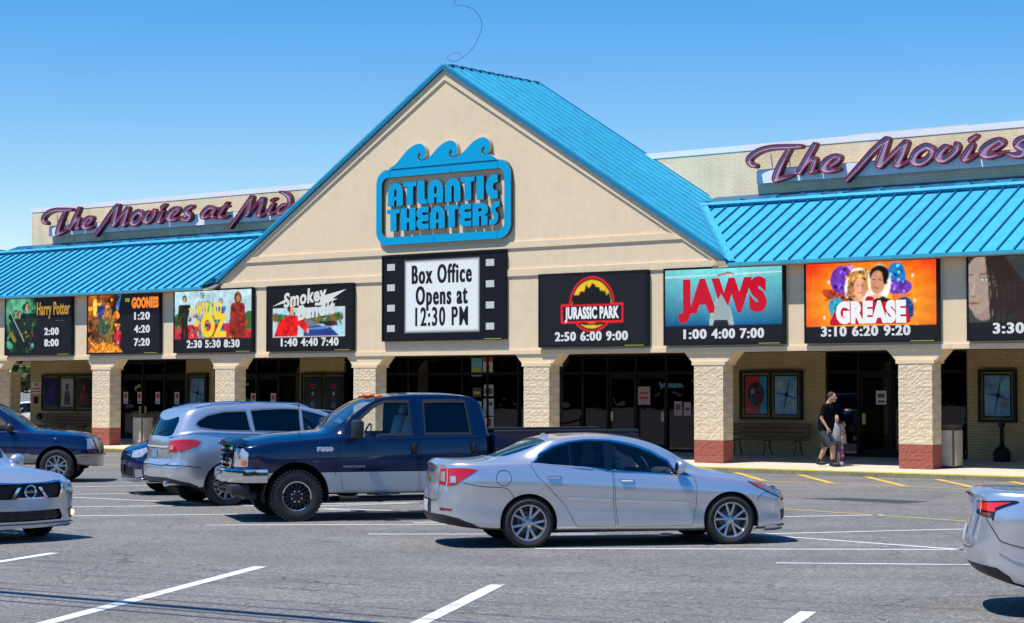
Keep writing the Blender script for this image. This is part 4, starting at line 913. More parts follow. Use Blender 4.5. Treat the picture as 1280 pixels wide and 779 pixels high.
# --- 5: round yellow emblem
t = screen('LED screen with round yellow emblem outlined red and 2:50 6:00 9:00', -10.64)
c = canvas((.085, .09, .12)); cx, cy = 1.72, .80
c.ell(cx, cy, .74, .74, (.92, .08, .14)); c.ell(cx, cy, .70, .70, DK); c.ell(cx, cy, .65, .65, (.86, .70, .10), .95+.12*c.noise(6, 3))
c.put(sd_box(c.X, c.Y, .70, 2.74, .78, 1.30, .03), (.92, .08, .14)); c.put(sd_box(c.X, c.Y, .75, 2.69, .83, 1.25, .01), DK)
# plain dark jungle-like mass, a generic stand-in for the emblem animal
r_ = np.random.default_rng(5); P_ = [(cx-.62, .80)]+[(cx-.62+1.24*i/26, .80-(.10+.30*math.sin(math.pi*i/26)+.16*r_.random())) for i in range(27)]+[(cx+.62, .80)]
c.poly(P_, (.06, .06, .06)); 
c.poly([(cx-.5, 1.31), (cx-.3, 1.27), (cx, 1.31), (cx+.3, 1.27), (cx+.5, 1.31), (cx+.2, 1.36), (cx-.2, 1.35)], (.1, .08, .04))
c.build('picture', t, .055, Hh-.055, -.116)
text('title_text', 'Jurassic Park'.upper(), 1.775, -.1225, Hh-.055-1.04, .42, led((.72, .78, .84), 'led_pale', .9), t, fit=1.76, bold=.018, space=1.06); times(t, '2:50 6:00 9:00', 1.75, .27, .27, 1.08)
# --- 6: turquoise sea
t = screen('turquoise LED screen with big red letters and 1:00 4:00 7:00', -6.59)
c = Cv(CW_, CH_); g_ = c.Y/1.4; n = c.noise(2, 4); base = srgb((.45, .78, .82))*(1-np.clip(g_, 0, 1))[..., None]+srgb((.03, .34, .55))*np.clip(g_, 0, 1)[..., None]; side_ = np.clip(1.0-np.abs(c.X-1.8)/1.9, 0, 1)[..., None]
c.a = base*(.8+.4*n[..., None])*(.75+.4*side_); c.a[..., 1] *= 1.08; c.cap(0, .18, 3.5, .14, .02, (.75, .88, .88)); c.cap(1.6, .17, 1.95, .12, .03, (.7, .35, .3)); c.cap(1.85, .1, 2.05, .15, .025, (.65, .3, .25))
# plain pale rising cone stand-in
nn = .75+.5*c.noise(9, 6); cone = cr([(1.32, 1.6), (1.36, 1.15), (1.50, .85), (1.68, .62), (1.86, .88), (2.0, 1.15), (2.08, 1.6)], 6); c.poly([tuple(p) for p in cone], (.62, .70, .72), nn)
c.poly([tuple(p) for p in cr([(1.42, 1.6), (1.48, 1.28), (1.66, 1.12), (1.86, 1.28), (1.95, 1.6)], 6)], (.10, .13, .18), nn)
c.put(sd_box(c.X, c.Y, -1, 5, 1.42, 3), DK); c.build('picture', t, .055, Hh-.055, -.116)
redl = led((.60, .006, .03), 'led_red', .8)
text('title_text', 'JAWS', 1.76, -.118, 1.20, 1.06, redl, t, fit=2.62, bold=.075, extrude=.0015, space=1.08)
fr_ = Cv(.66, .52); 
times(t, '1:00 4:00 7:00', 1.80, .27, .27, 1.08)
cm = MB(); cm.prism([tuple((x+.055, Hh-.055-y)) for x, y in [(1.44, 1.3), (1.50, .98), (1.60, .78), (1.69, .64), (1.78, .78), (1.9, .98), (1.98, 1.3)]], lambda a, b, w: (a, w, b), -.1225, -.1205); cm.build('pale_cone', led((.33, .43, .46), 'led_grey_cone', .8), t)
# --- 7: orange collage
t = screen('orange LED screen with a couple over red lettering and 3:10 6:20 9:20', -2.47)
c = Cv(CW_, CH_); n = c.noise(3, 2); r_ = np.clip(np.hypot((c.X-1.8)/2.2, (c.Y-1.0)/1.3), 0, 1)[..., None]; c.a = (srgb((.98, .78, .10))*(1-r_)+srgb((.90, .22, .06))*r_)*(.85+.3*n[..., None])
an = np.arctan2(c.Y-.9, c.X-1.8); c.a *= (1+.08*np.sin(an*26))[..., None]; pk = .6+.8*c.noise(10, 5, 3)
c.ell(.98, .42, .32, .36, (.42, .20, .68), pk); c.ell(.78, .78, .38, .14, (.75, .25, .08), pk, .3); c.ell(.82, 1.05, .22, .24, (.15, .60, .72), pk); c.ell(2.42, .38, .26, .36, (.10, .45, .72), pk); c.ell(2.5, .62, .34, .20, (.40, .20, .65), pk); c.poly([(2.3, .78), (2.85, .78), (2.6, .95), (2.35, .98)], (.88, .45, .12)); c.ell(2.62, 1.15, .26, .30, (.10, .20, .50), pk)
for x, y in ((.62, .45), (.5, 1.3), (2.85, .36), (2.95, 1.55), (.62, 1.62), (2.9, .95)): c.ell(x, y, .035, .05, (.95, .92, .85))
clutter(c, .72, 1.25, .1, .75, [(.35, .15, .62), (.6, .45, .85), (.2, .08, .4)], 34, .07, 21); clutter(c, .55, 1.2, .68, .9, [(.7, .2, .06), (.45, .1, .04), (.9, .5, .2)], 22, .06, 22); clutter(c, .65, 1.0, .9, 1.25, [(.1, .5, .62), (.5, .85, .9), (.05, .3, .4)], 18, .05, 23); clutter(c, 2.2, 2.65, .1, .6, [(.08, .35, .65), (.3, .65, .85), (.03, .15, .35)], 26, .06, 24); clutter(c, 2.3, 2.8, .5, .75, [(.35, .15, .6), (.55, .4, .8)], 18, .05, 25); clutter(c, 2.4, 2.85, .95, 1.4, [(.08, .16, .42), (.2, .35, .6)], 16, .06, 26)
c.ell(1.42, .62, .37, .50, (.93, .90, .85)); c.ell(1.43, .50, .30, .32, (.72, .50, .25), pk*1.2); c.ell(1.30, .80, .15, .25, (.72, .50, .25), pk*1.2); clutter(c, 1.12, 1.74, .2, .55, [(.75, .55, .28), (.5, .32, .14), (.88, .72, .42), (.35, .2, .1)], 60, .06, 27); clutter(c, 1.12, 1.32, .5, 1.0, [(.75, .55, .28), (.5, .32, .14), (.35, .2, .1)], 40, .06, 28); c.ell(1.46, .62, .17, .25, (.90, .68, .55)); c.ell(1.56, .64, .07, .20, (.74, .52, .40));  c.cap(1.42, .9, 1.40, 1.12, .12, (.88, .65, .52)); c.ell(1.40, .56, .03, .02, (.25, .15, .1)); c.ell(1.53, .56, .03, .02, (.25, .15, .1)); c.cap(1.42, .73, 1.52, .73, .02, (.75, .2, .2))
c.ell(1.98, .50, .31, .44, (.93, .90, .85)); c.poly([(1.7, .95), (2.05, .82), (2.35, .95), (2.45, 1.2), (1.7, 1.2)], (.05, .05, .07)); c.ell(1.98, .32, .27, .24, (.05, .04, .05), .7+pk*.4); c.ell(1.93, .50, .20, .29, (.80, .56, .42)); c.cap(2.1, .25, 2.14, .5, .06, (.05, .04, .05)); c.cap(1.8, .43, 1.88, .42, .018, (.1, .06, .05)); c.cap(1.96, .43, 2.04, .44, .018, (.1, .06, .05)); c.cap(1.84, .62, 1.94, .63, .02, (.6, .25, .22)); c.cap(1.75, .85, 1.98, .82, .05, (.9, .68, .55))
shadepic(c, 16, .5, 3, .15, 1.4, .5); c.put(sd_box(c.X, c.Y, -1, 5, 1.52, 3), DK); c.build('picture', t, .055, Hh-.055, -.116)
car_p = cr([(.72, .44), (.78, .66), (.92, .86), (1.35, .98), (1.62, .98), (1.70, 1.10), (1.86, 1.08), (1.95, .96), (2.4, .97), (2.72, .84), (2.8, .6), (2.76, .45), (1.9, .44), (1.2, .44)], 4, True)
m_ = MB(); plate([[(x, z) for x, z in car_p]], lambda a, b, w: (a, w, b), -.119, -.117, m_); m_.build('red_badge', redl, t)
text('title_text', 'GREASE', 1.80, -.1225, .70, .66, led((.80, .84, .88), 'led_title_white', .9), t, fit=1.86, bold=.045, space=1.08); times(t, '3:10 6:20 9:20', 1.65, .27, .29, 1.08)
# --- 8: dark portrait
t = screen('LED screen with a close portrait of a woman with wet dark hair', 1.79)
c = Cv(CW_, CH_); c.fill((.20, .22, .22)); n = c.noise(2, 7); c.a *= (.5+n)[..., None]; pk = .7+.6*c.noise(6, 3, 3)
c.ell(.42, .62, .56, .86, (.20, .15, .13), .8+pk*.4); c.ell(.30, .66, .42, .70, (.60, .52, .48), .92+.12*n); c.ell(.36, 1.15, .30, .32, (.58, .50, .46), .92+.12*n); c.ell(.55, .75, .16, .5, (.42, .34, .31), None)
c.ell(.25, .66, .36, .66, (.62, .54, .50), .94+.1*n)
for k in range(34):
    x = .50+.026*k; c.cap(.42+.014*k, .02, x+.03*math.sin(k), .7, .022, (.16+.01*(k % 4), .13, .11)); c.cap(x+.03*math.sin(k), .7, x+.05+.08*math.sin(k*2.1), 1.6, .03, (.13+.015*(k % 5), .11, .10))
c.ell(.38, .52, .085, .038, (.86, .86, .84)); c.ell(.39, .52, .038, .038, (.28, .50, .52)); c.ell(.39, .52, .016, .016, (.02, .02, .02)); c.cap(.27, .40, .48, .38, .018, (.30, .2, .15)); c.cap(.29, .485, .47, .49, .010, (.2, .12, .1))
c.ell(.03, .52, .07, .032, (.8, .8, .78)); c.ell(.04, .52, .03, .03, (.28, .5, .52)); c.cap(-.02, .41, .1, .40, .015, (.3, .2, .15)); c.cap(.14, .55, .10, .86, .02, (.70, .62, .57), r1=.035); c.ell(.12, .90, .075, .028, (.5, .36, .30)); c.ell(.12, 1.06, .16, .035, (.62, .30, .28)); c.cap(-.02, 1.06, .27, 1.06, .01, (.3, .12, .12))
c.put(sd_box(c.X, c.Y, -1, 5, 1.5, 3), DK); c.build('picture', t, .055, Hh-.055, -.116); times(t, '3:30', 1.02, .27, .29, 1.08)

# ================================================================ poster cases
P_frame = black; gilt = mat('gilt_liner', (.32, .25, .03), .5)
pm_ = mat('poster_print_base', (.5, .5, .5), .4)
def poster_mat():
    m, nt, b = _new('printed_poster'); at = nt.nodes.new('ShaderNodeAttribute'); at.attribute_name = 'Col'; nt.links.new(at.outputs['Color'], b.inputs['Base Color']); b.inputs['Roughness'].default_value = .35; MATS['printed_poster'] = m; return m
PM = poster_mat()
def poster(kind, seed=0):
    c = Cv(.68, 1.02, 60); n = c.noise(4, seed+20)
    if kind == 'star':
        c.a = srgb((.45, .60, .75))*(.5+1.0*n[..., None]); c.a *= (1+.8*np.clip(.6-np.abs(c.Y-.5), 0, 1))[..., None]
        for x, y in ((.45, -.02), (.25, 1.05), (-.02, .45), (.7, .62)): c.cap(.36, .5, x, y, .035, (.06, .07, .09), r1=.01)
        c.ell(.36, .5, .07, .08, (.05, .05, .06)); c.ell(.2, .22, .1, .08, (.85, .88, .9), n*1.4); c.ell(.5, .75, .13, .12, (.8, .86, .92), n*1.3)
        for k in range(18): x, y = rng.random(2); c.ell(.06+x*.56, .1+y*.8, .012, .008, (.1, .12, .16))
    elif kind == 'couple':
        c.a = srgb((.75, .16, .22))*(.7+.6*n[..., None]); c.a[:, int(c.nx*.7):] = srgb((.20, .55, .72)); c.ell(.34, .48, .27, .33, (.05, .08, .12)); c.ell(.24, .42, .075, .1, (.68, .55, .5)); c.ell(.43, .36, .07, .1, (.35, .2, .15)); c.ell(.24, .62, .13, .15, (.12, .25, .42), n*1.4); c.ell(.45, .58, .12, .15, (.70, .08, .12), n*1.3); c.cap(.2, .88, .48, .88, .02, (.2, .1, .15))
    elif kind == 'violet': c.a = srgb((.16, .08, .38))*(.4+1.2*n[..., None]); c.ell(.34, .5, .16, .3, (.32, .18, .62), n*1.4)
    elif kind == 'white': c.a = srgb((.72, .70, .72))*(.7+.5*n[..., None]); c.ell(.34, .3, .09, .13, (.25, .15, .15)); c.poly([(.2, .45), (.48, .45), (.55, .95), (.15, .95)], (.45, .35, .38), n*1.3)
    elif kind == 'red': c.a = srgb((.14, .04, .05))*(.6+.8*n[..., None]); c.ell(.34, .35, .08, .12, (.75, .15, .15)); c.poly([(.15, .5), (.53, .5), (.6, .8), (.08, .8)], (.62, .08, .10), n*1.4); c.cap(.15, .9, .55, .9, .03, (.6, .1, .1))
    else: c.a = srgb((.12, .14, .2))*(.4+1.2*n[..., None]); c.cap(.25, .22, .45, .22, .035, (.75, .08, .1)); c.cap(.25, .32, .45, .32, .035, (.75, .08, .1)); c.put(sd_box(c.X, c.Y, .3, .4, .45, .58), (.7, .72, .75)); c.cap(.25, .68, .48, .68, .03, (.7, .08, .1)); c.ell(.34, .88, .12, .14, (.5, .45, .55), n*1.3)
    return c
def case(label, u, kinds, z0=1.17, h=1.34, wone=.94):
    t = bthing('poster_case', label, 'poster case', u, 4.395, z0); n = len(kinds); w = wone*n+.07
    b = MB(); b.box(0, w, -.06, -.001, 0, h); b.build('case_back', black, t)
    f = MB(); f.box(0, w, -.12, -.061, 0, .07); f.box(0, w, -.12, -.061, h-.07, h)
    for i in range(n+1): f.box(wone*i, wone*i+.07, -.12, -.061, .071, h-.071)
    f.build('case_frame', black, t)
    for i, k in enumerate(kinds):
        x0 = wone*i+.071; x1 = wone*(i+1)-.001; q = MB(); q.box(x0, x0+.05, -.075, -.0615, .072, h-.072); q.box(x1-.05, x1, -.075, -.0615, .072, h-.072); q.box(x0+.051, x1-.051, -.075, -.0615, .072, .12); q.box(x0+.051, x1-.051, -.075, -.0615, h-.12, h-.072); q.build('gilt_liner', gilt, t)
        c = poster(k, i); c.build('poster', t, (x0+x1)/2-.34, h/2+.51, -.070, PM)
        g_ = MB(); g_.box(x0, x1, -.105, -.101, .072, h-.072); g_.build('case_glass', case_glass_m, t)
    return t
case('triple poster case above the bench at the far left end', -37.27, ['violet', 'white', 'red'])
case('narrow single poster case right of the left entrance', -29.36, ['star'])
case('double poster case with red notice behind the truck', -23.85, ['notice', 'notice'])
case('double poster case above the wooden bench, red couple poster beside star poster', -7.02, ['couple', 'star'])
case('single poster case on yellow brick at the right edge', .02, ['star'])

# ================================================================ benches, bins, sign, lamps
wood = mat('bench_wood', (.15, .085, .045), .7, noise=.3, nscale=12); iron = mat('bench_iron', (.06, .065, .075), .5)
def bench(label, u, w=2.4):
    t = bthing('bench', label, 'bench', u, 3.75, .21, 'wooden benches along the arcade wall')
    for k in range(3): m_ = MB(); m_.rbox((w/2, .34+.02*k, .56+.125*k), (w, .03, .10), .008); m_.build('back_slat', wood, t)
    for k in range(3): m_ = MB(); m_.rbox((w/2, .02+.12*k, .43), (w, .10, .03), .008); m_.build('seat_slat', wood, t)
    for x in (.28, w/2, w-.28):
        m_ = MB(); m_.tube([(x, -.02, .02), (x, .06, .25), (x, .02, .405)], .022); m_.tube([(x, .42, .02), (x, .30, .25), (x, .30, .405)], .022); m_.tube([(x, -.02, .405), (x, .34, .41), (x, .40, .60), (x, .42, .86)], .02); m_.build('leg', iron, t, True)
    return t
bench('slatted wooden bench under the couple poster case', -7.15, 2.45); bench('slatted wooden bench under the triple poster case', -37.0, 2.75)
pebble = mat('pebble_panel', (.50, .44, .35), .9, noise=.3, nscale=45, bump=.6, bscale=90)
def bin_(label, u, d, z):
    t = bthing('trash_can', label, 'trash can', u, d, z, 'square pebble panel trash cans')
    m_ = MB(); m_.rbox((.25, .25, .5), (.46, .46, .96), .015); m_.build('frame', mat('bin_brown', (.10, .075, .05), .6), t)
    for a in range(4):
        m_ = MB(); R_ = Matrix.Translation((.25, .25, 0)) @ Matrix.Rotation(a*math.pi/2, 4, 'Z'); m_.rbox((0, 0, 0), (.40, .03, .84), .008, M=R_ @ Matrix.Translation((0, -.245, .47))); m_.build('panel', pebble, t)
    m_ = MB(); m_.rbox((.25, .25, 1.0), (.52, .52, .06), .02); m_.build('lid', mat('bin_brown', (.1, .075, .05), .6), t); return t
bin_('pebble panel trash can tucked behind the right column', .62, .60, .16); bin_('pebble panel trash can left of the first entrance doors', -28.25, .9, .16)
t = bthing('ash_receptacle', 'black bell shaped ash receptacle under the right poster case', 'ash bin', .83, 3.9, .21)
m_ = MB(); m_.lathe([(.001, 0), (.19, 0), (.205, .03), (.21, .22), (.16, .32), (.08, .37), (.055, .42), (.05, .85), (.001, .85)], 24); m_.build('body', black, t, True)
m_ = MB(); m_.lathe([(.001, .851), (.075, .851), (.08, .90), (.085, .98), (.001, 1.0)], 20); m_.build('cap', black, t, True)
t = bthing('wall_sign', 'white notice with red lettering beside the triple poster case', 'sign', -37.95, 4.39, 1.8)
m_ = MB(); m_.box(0, .58, -.02, -.001, 0, .42); m_.build('panel', mat('sign_white', (.6, .58, .55), .6), t)
rd = mat('sign_red', (.5, .03, .04), .6)
text('lettering', 'NO', .29, -.024, .33, .14, rd, t, bold=.008); m_ = MB(); m_.box(.04, .54, -.024, -.0205, .16, .215); m_.box(.04, .54, -.024, -.0205, .06, .115); m_.build('printed_lines', rd, t)
t = bthing('wall_light', 'black wall light below the left notice', 'lamp', -37.75, 4.39, 1.5)
m_ = MB(); m_.rbox((.07, -.05, .06), (.16, .10, .26), .02); m_.build('housing', black, t)
t = bthing('hose_reel', 'round black fixture on the brick by the left bench', 'fixture', -37.5, 4.39, .85)
m_ = MB(); m_.lathe([(.001, -.16), (.11, -.15), (.13, -.08), (.11, -.01), (.001, 0)], 20, 'y', (.12, 0, .1)); m_.build('drum', black, t, True)
m_ = MB(); m_.tube([(-.12, -.05, .1), (.02, -.1, .1)], .03); m_.build('spout', black, t)
for u, lb in ((-37.3, 'red dome lamp under the arcade ceiling at the left end'),):
    t = bthing('ceiling_lamp', lb, 'lamp', u, 3.3, 3.0)
    m_ = MB(); m_.lathe([(.001, -.12), (.08, -.11), (.13, -.05), (.14, 0)], 20); m_.build('dome', mat('lamp_red', (.2, .03, .03), .4), t, True)
# stanchions with a blue rope by the ticket window
t = bthing('rope_barrier', 'two chrome posts joined by a drooping blue rope', 'rope barrier', -15.95, 2.2, .18)
for x in (0, 1.65):
    m_ = MB(); m_.lathe([(.001, 0), (.16, 0), (.16, .02), (.03, .05), (.025, .06), (.025, .93), (.035, .94), (.035, .98), (.001, 1.0)], 16, c=(x, 0, 0)); m_.build('post', steel, t, True)
m_ = MB(); m_.tube([(1.65*i/14, 0, .88-.14*4*(i/14)*(1-i/14)) for i in range(15)], .025); m_.build('rope', mat('rope_blue', (.02, .09, .30), .7), t, True)
# notices taped inside the glass
nt_cols = {'w': (.62, .62, .6), 'r': (.55, .05, .05), 'y': (.6, .5, .05), 'b': (.12, .35, .5), 'c': (.15, .45, .55), 'p': (.5, .35, .38), 'k': (.08, .08, .09)}
def notice(u, z, w, h, base, bars, label, name='paper_notice'):
    t = bthing(name, label, 'notice', u, 4.50, z, 'paper notices taped on the storefront glass')
    m_ = MB(); m_.box(0, w, -.006, -.001, 0, h); m_.build('sheet', mat('paper_'+base, nt_cols[base], .6), t)
    for x0, x1, z0, z1, cc in bars: m_ = MB(); m_.box(x0*w, x1*w, -.009, -.0065, z0*h, z1*h); m_.build('printed_block', mat('paper_'+cc, nt_cols[cc], .6), t)
for u, lb in zip((-32.9, -32.15, -31.2, -30.2), ('leftmost red marked notice on the entrance doors left of the narrow poster case', 'second red marked notice on the left entrance doors', 'third red marked notice on the left entrance doors', 'red marked notice on the left entrance door nearest the narrow poster case')): notice(u, 1.45, .24, .42, 'w', [(.2, .8, .5, .85, 'r'), (.15, .85, .12, .2, 'k')], lb)
for u, lb in zip((-27.45, -26.4, -25.45), ('left red marked notice on the doors above the silver SUV', 'middle red marked notice on the doors above the silver SUV', 'right red marked notice on the doors above the silver SUV')): notice(u, 1.42, .24, .42, 'w', [(.2, .8, .5, .85, 'r'), (.15, .85, .12, .2, 'k')], lb)
NX = -16.75
N_ = [(0, 2.38, .42, .56, 'c', [(.1, .9, .1, .45, 'y'), (.1, .9, .8, .92, 'b')], 'light blue and yellow notice at the top left of the ticket window'), (.46, 2.42, .38, .60, 'w', [(0, 1, .66, 1, 'r'), (.3, .7, .4, .48, 'r'), (.25, .75, .15, .22, 'r')], 'white notice with a red top at the top right of the ticket window'),
      (.5, 1.78, .36, .34, 'w', [(.1, .9, .15, .7, 'k')], 'small framed picture notice on the ticket window'), (.05, 1.75, .34, .28, 'k', [(.1, .9, .3, .6, 'y')], 'small dark notice left of the framed picture'), (.05, 1.40, .36, .22, 'y', [(.1, .9, .4, .6, 'k')], 'yellow strip notice on the ticket window'),
      (.48, 1.18, .40, .52, 'w', [(.1, .5, .1, .4, 'b'), (.55, .9, .6, .8, 'k')], 'large white notice below the framed picture'), (.0, .78, .40, .50, 'p', [(.1, .4, .5, .8, 'k'), (.5, .85, .5, .8, 'r')], 'pinkish price notice low on the ticket window'), (.48, .72, .40, .42, 'w', [(.25, .75, .35, .9, 'r'), (.1, .9, .08, .2, 'r')], 'white notice with a red ring low on the ticket window'), (.02, .45, .86, .24, 'r', [(.05, .1, .2, .8, 'w')], 'red one way sign at the foot of the ticket window')]
for a, z, w, h, b_, bars, lb in N_: notice(NX+a, z, w, h, b_, bars, lb)
text('lettering', 'ONE WAY', 0, 0, 0, .17, mat('paper_w', nt_cols['w'], .6), [o for o in bpy.data.objects if o.get('label') == 'red one way sign at the foot of the ticket window'][0], bold=.008).location = (.45, -.010, .12)
notice(-10.55, 1.55, .42, .52, 'p', [(.15, .85, .3, .45, 'r'), (.15, .85, .6, .7, 'r')], 'faded notice on the door behind the silver sedan'); notice(-9.3, 1.25, .26, .40, 'p', [(.2, .8, .4, .8, 'k')], 'left one of two small pink notices beside the column'); notice(-8.98, 1.25, .24, .38, 'p', [(.2, .8, .4, .6, 'k')], 'right one of two small pink notices beside the column'); notice(-2.95, 1.6, .30, .36, 'w', [(.15, .85, .5, .8, 'k'), (.15, .85, .15, .3, 'k')], 'white notice on the glass door beside the walking man')
t = bthing('window_lettering', 'light blue script lettering on the dark glass near the column', 'sign', -9.4, 4.50, 2.0); m_ = MB(); m_.tube([(-.4+.8*i/60, -.012, .1+.07*math.sin(i*1.05)*(1.6 if i < 6 else 1)) for i in range(61)], .012, 5); m_.build('script_line', mat('paper_c', nt_cols['c'], .5), t)
# rooftop unit
t = bthing('rooftop_unit', 'pale flat rooftop air handling unit above the right parapet', 'roof unit', -5.75, 8.6, 8.22)
m_ = MB(); m_.box(.3, 3.1, .2, 2.2, 0, .95); m_.build('cabinet', mat('unit_grey', (.38, .38, .36), .6), t)
m_ = MB(); m_.rbox((1.75, 1.2, 1.08), (3.7, 2.6, .14), .03); m_.build('hood', mat('unit_pale', (.36, .36, .33), .7), t)
# roof pipe vent and the arcade's faint conduit lines
# ================================================================ vehicles
def ipol(lst, n=6):
    P = cr(lst, n); o = np.argsort(P[:, 0], kind='stable'); xs, ys = P[o, 0], P[o, 1]; return lambda x: np.interp(x, xs, ys)
class Car:
    """A body surface P(t, s): t runs round the plan outline from the front centre to the rear centre, s from the sill to the roof centre."""
    NS = 8
    def __init__(c, name, label, cat, spec, origin, fdeg, group=None):
        c.sp = spec; c.W = spec['W']; a = math.radians(fdeg); ex = Vector((-math.cos(a), -math.sin(a), 0))
        c.root = thing(name, label, cat, origin, math.atan2(ex.y, ex.x), group)
        c.top = ipol(spec['top']); c.deck = ipol(spec['deck']); c.sill = ipol(spec['sill'], 3); c.nose = ipol(spec['nose']); c.tail = ipol(spec['tail'])
        pl = cr(spec['plan'], 12); c.pl = pl; seg = np.hypot(np.diff(pl[:, 0]), np.diff(pl[:, 1]*c.W)); c.tt = np.concatenate([[0], np.cumsum(seg)]); c.T = c.tt[-1]
        c.nt = 700; c.ns = 161; c.tg = np.linspace(0, c.T, c.nt); c.sg = np.linspace(0, c.NS, c.ns)
        xs = np.interp(c.tg, c.tt, pl[:, 0]); ws = np.clip(np.interp(c.tg, c.tt, pl[:, 1]), 0, 1.1)*c.W
        zs, zd, zt = c.sill(xs), c.deck(xs), c.top(xs); zt = np.maximum(zt, zd+.012); h = zt-zd; L = spec['L']
        k = np.clip((h-.12)/.25, 0, 1); k = k*k*(3-2*k); tum = spec.get('tumble', .28); yg = .905-tum*h/c.W
        S = spec.get('side', ((.84, 0), (.97, .05), (1.0, .45), (.985, .74), (.94, 1)))
        C = np.zeros((c.nt, 9, 2))
        C[:, 0] = np.stack([S[0][0]*ws, zs], -1); C[:, 1] = np.stack([S[1][0]*ws, zs+.05], -1)
        for i in (2, 3): C[:, i] = np.stack([S[i][0]*ws, zs+(zd-zs)*S[i][1]], -1)
        C[:, 4] = np.stack([S[4][0]*ws, zd], -1)
        hood = [(.86, .30), (.66, .66), (.38, .90), (0, 1)]; gh = [None, None, None, None]
        for i, (fy, fz) in enumerate(hood):
            yh_, zh_ = fy*ws, zd+fz*h
            if i == 0: y2, z2 = .912*ws, zd+.035
            elif i == 1: y2, z2 = yg*ws, zd+.85*h
            elif i == 2: y2, z2 = (yg-.12)*ws, zd+.962*h
            else: y2, z2 = 0*ws, zt
            C[:, 5+i] = np.stack([yh_*(1-k)+y2*k, zh_*(1-k)+z2*k], -1)
        # Catmull-Rom across the section
        YZ = np.zeros((c.nt, c.ns, 2)); Cx = np.concatenate([2*C[:, :1]-C[:, 1:2], C, C[:, 7:8]*np.array([-1, 1])], 1)
        for j, s in enumerate(c.sg):
            i = min(int(s), 7); t = s-i; p0, p1, p2, p3 = Cx[:, i], Cx[:, i+1], Cx[:, i+2], Cx[:, i+3]; te = spec.get('tension', .42)
            m1, m2 = te*(p2-p0), te*(p3-p1); YZ[:, j] = (2*t**3-3*t*t+1)*p1+(t**3-2*t*t+t)*m1+(-2*t**3+3*t*t)*p2+(t**3-t*t)*m2
        Yv = np.maximum(YZ[..., 0], 0); Zv = YZ[..., 1]; Xv = np.repeat(xs[:, None], c.ns, 1)
        ef = np.clip(1-xs/.75, 0, 1)[:, None]**1.5; er = np.clip(1-(L-xs)/spec.get('tail_len', .75), 0, 1)[:, None]**1.5
        Xv = Xv+c.nose(Zv)*ef-c.tail(Zv)*er; c.P = np.stack([Xv, Yv, Zv], -1)
        dt = np.gradient(c.P, axis=0); ds = np.gradient(c.P, axis=1); N = np.cross(ds, dt); N /= np.linalg.norm(N, axis=-1, keepdims=True)+1e-9
        # outward for the +y half
        sgn = np.sign((N*(c.P-np.array([L/2, 0, .6]))).sum(-1, keepdims=True).mean()); c.N = N*sgn
        # z levels -> s, x per row for the side
        c.zq = np.arange(0, 2.4, .02); ks = int(6.3/c.NS*(c.ns-1)); c.Sz = np.zeros((c.nt, len(c.zq)))
        for i in range(c.nt):
            z = np.maximum.accumulate(Zv[i, :ks]+np.arange(ks)*1e-6); s_ = np.interp(c.zq, z, c.sg[:ks]); lo = c.zq < z[0]; s_[lo] = -(z[0]-c.zq[lo])*4; c.Sz[i] = s_
        c.Xz = np.zeros_like(c.Sz)
        for q in range(len(c.zq)): c.Xz[:, q] = c.bil(c.P[..., 0], c.tg, np.clip(c.Sz[:, q], 0, 8))
        c.cuts = []; c.wins = []
    def bil(c, A, t, s):
        u = np.clip(np.asarray(t)/c.T, 0, 1)*(c.nt-1); v = np.clip(np.asarray(s)/c.NS, 0, 1)*(c.ns-1); i = np.minimum(u.astype(int), c.nt-2); j = np.minimum(v.astype(int), c.ns-2); a, b = u-i, v-j
        if A.ndim == 3: a, b = a[..., None], b[..., None]
        return (A[i, j]*(1-a)+A[i+1, j]*a)*(1-b)+(A[i, j+1]*(1-a)+A[i+1, j+1]*a)*b
    def S_at(c, t, z):
        q = min(max(z/.02, 0), len(c.zq)-1.01); j = int(q); f = q-j; u = min(max(t/c.T, 0), 1)*(c.nt-1); i = min(int(u), c.nt-2); a = u-i
        return ((c.Sz[i, j]*(1-a)+c.Sz[i+1, j]*a)*(1-f)+(c.Sz[i, j+1]*(1-a)+c.Sz[i+1, j+1]*a)*f)
    def inv(c, p):
        k = p[0]
        if k == 'x':
            q = min(max(p[2]/.02, 0), len(c.zq)-1.01); j = int(q); f = q-j; X = c.Xz[:, j]*(1-f)+c.Xz[:, j+1]*f; i0, i1 = int(c.nt*.02), int(c.nt*.98); Xm = np.maximum.accumulate(X[i0:i1]+np.arange(i1-i0)*1e-7)
            t = float(np.interp(p[1], Xm, c.tg[i0:i1])); return (t, c.S_at(t, p[2]))
        if k == 'f': return (p[1], c.S_at(p[1], p[2]))
        if k == 'r': return (c.T-p[1], c.S_at(c.T-p[1], p[2]))
        if k == 's': t = float(np.interp(p[1], c.pl[:, 0], c.tt)); return (t, p[2])
        if k == 'fs': return (p[1], p[2])
        if k == 'rs': return (c.T-p[1], p[2])
    def poly(c, pts, smooth=0):
        P = [c.inv(p) for p in pts]
        if smooth: P = [tuple(q) for q in cr(P, smooth, True)]
        out = []
        for a, b in zip(P, P[1:]+P[:1]):
            n = max(1, int(math.hypot(b[0]-a[0], (b[1]-a[1])*.2)/.05))
            for i in range(n): out.append((a[0]+(b[0]-a[0])*i/n, a[1]+(b[1]-a[1])*i/n))
        return out
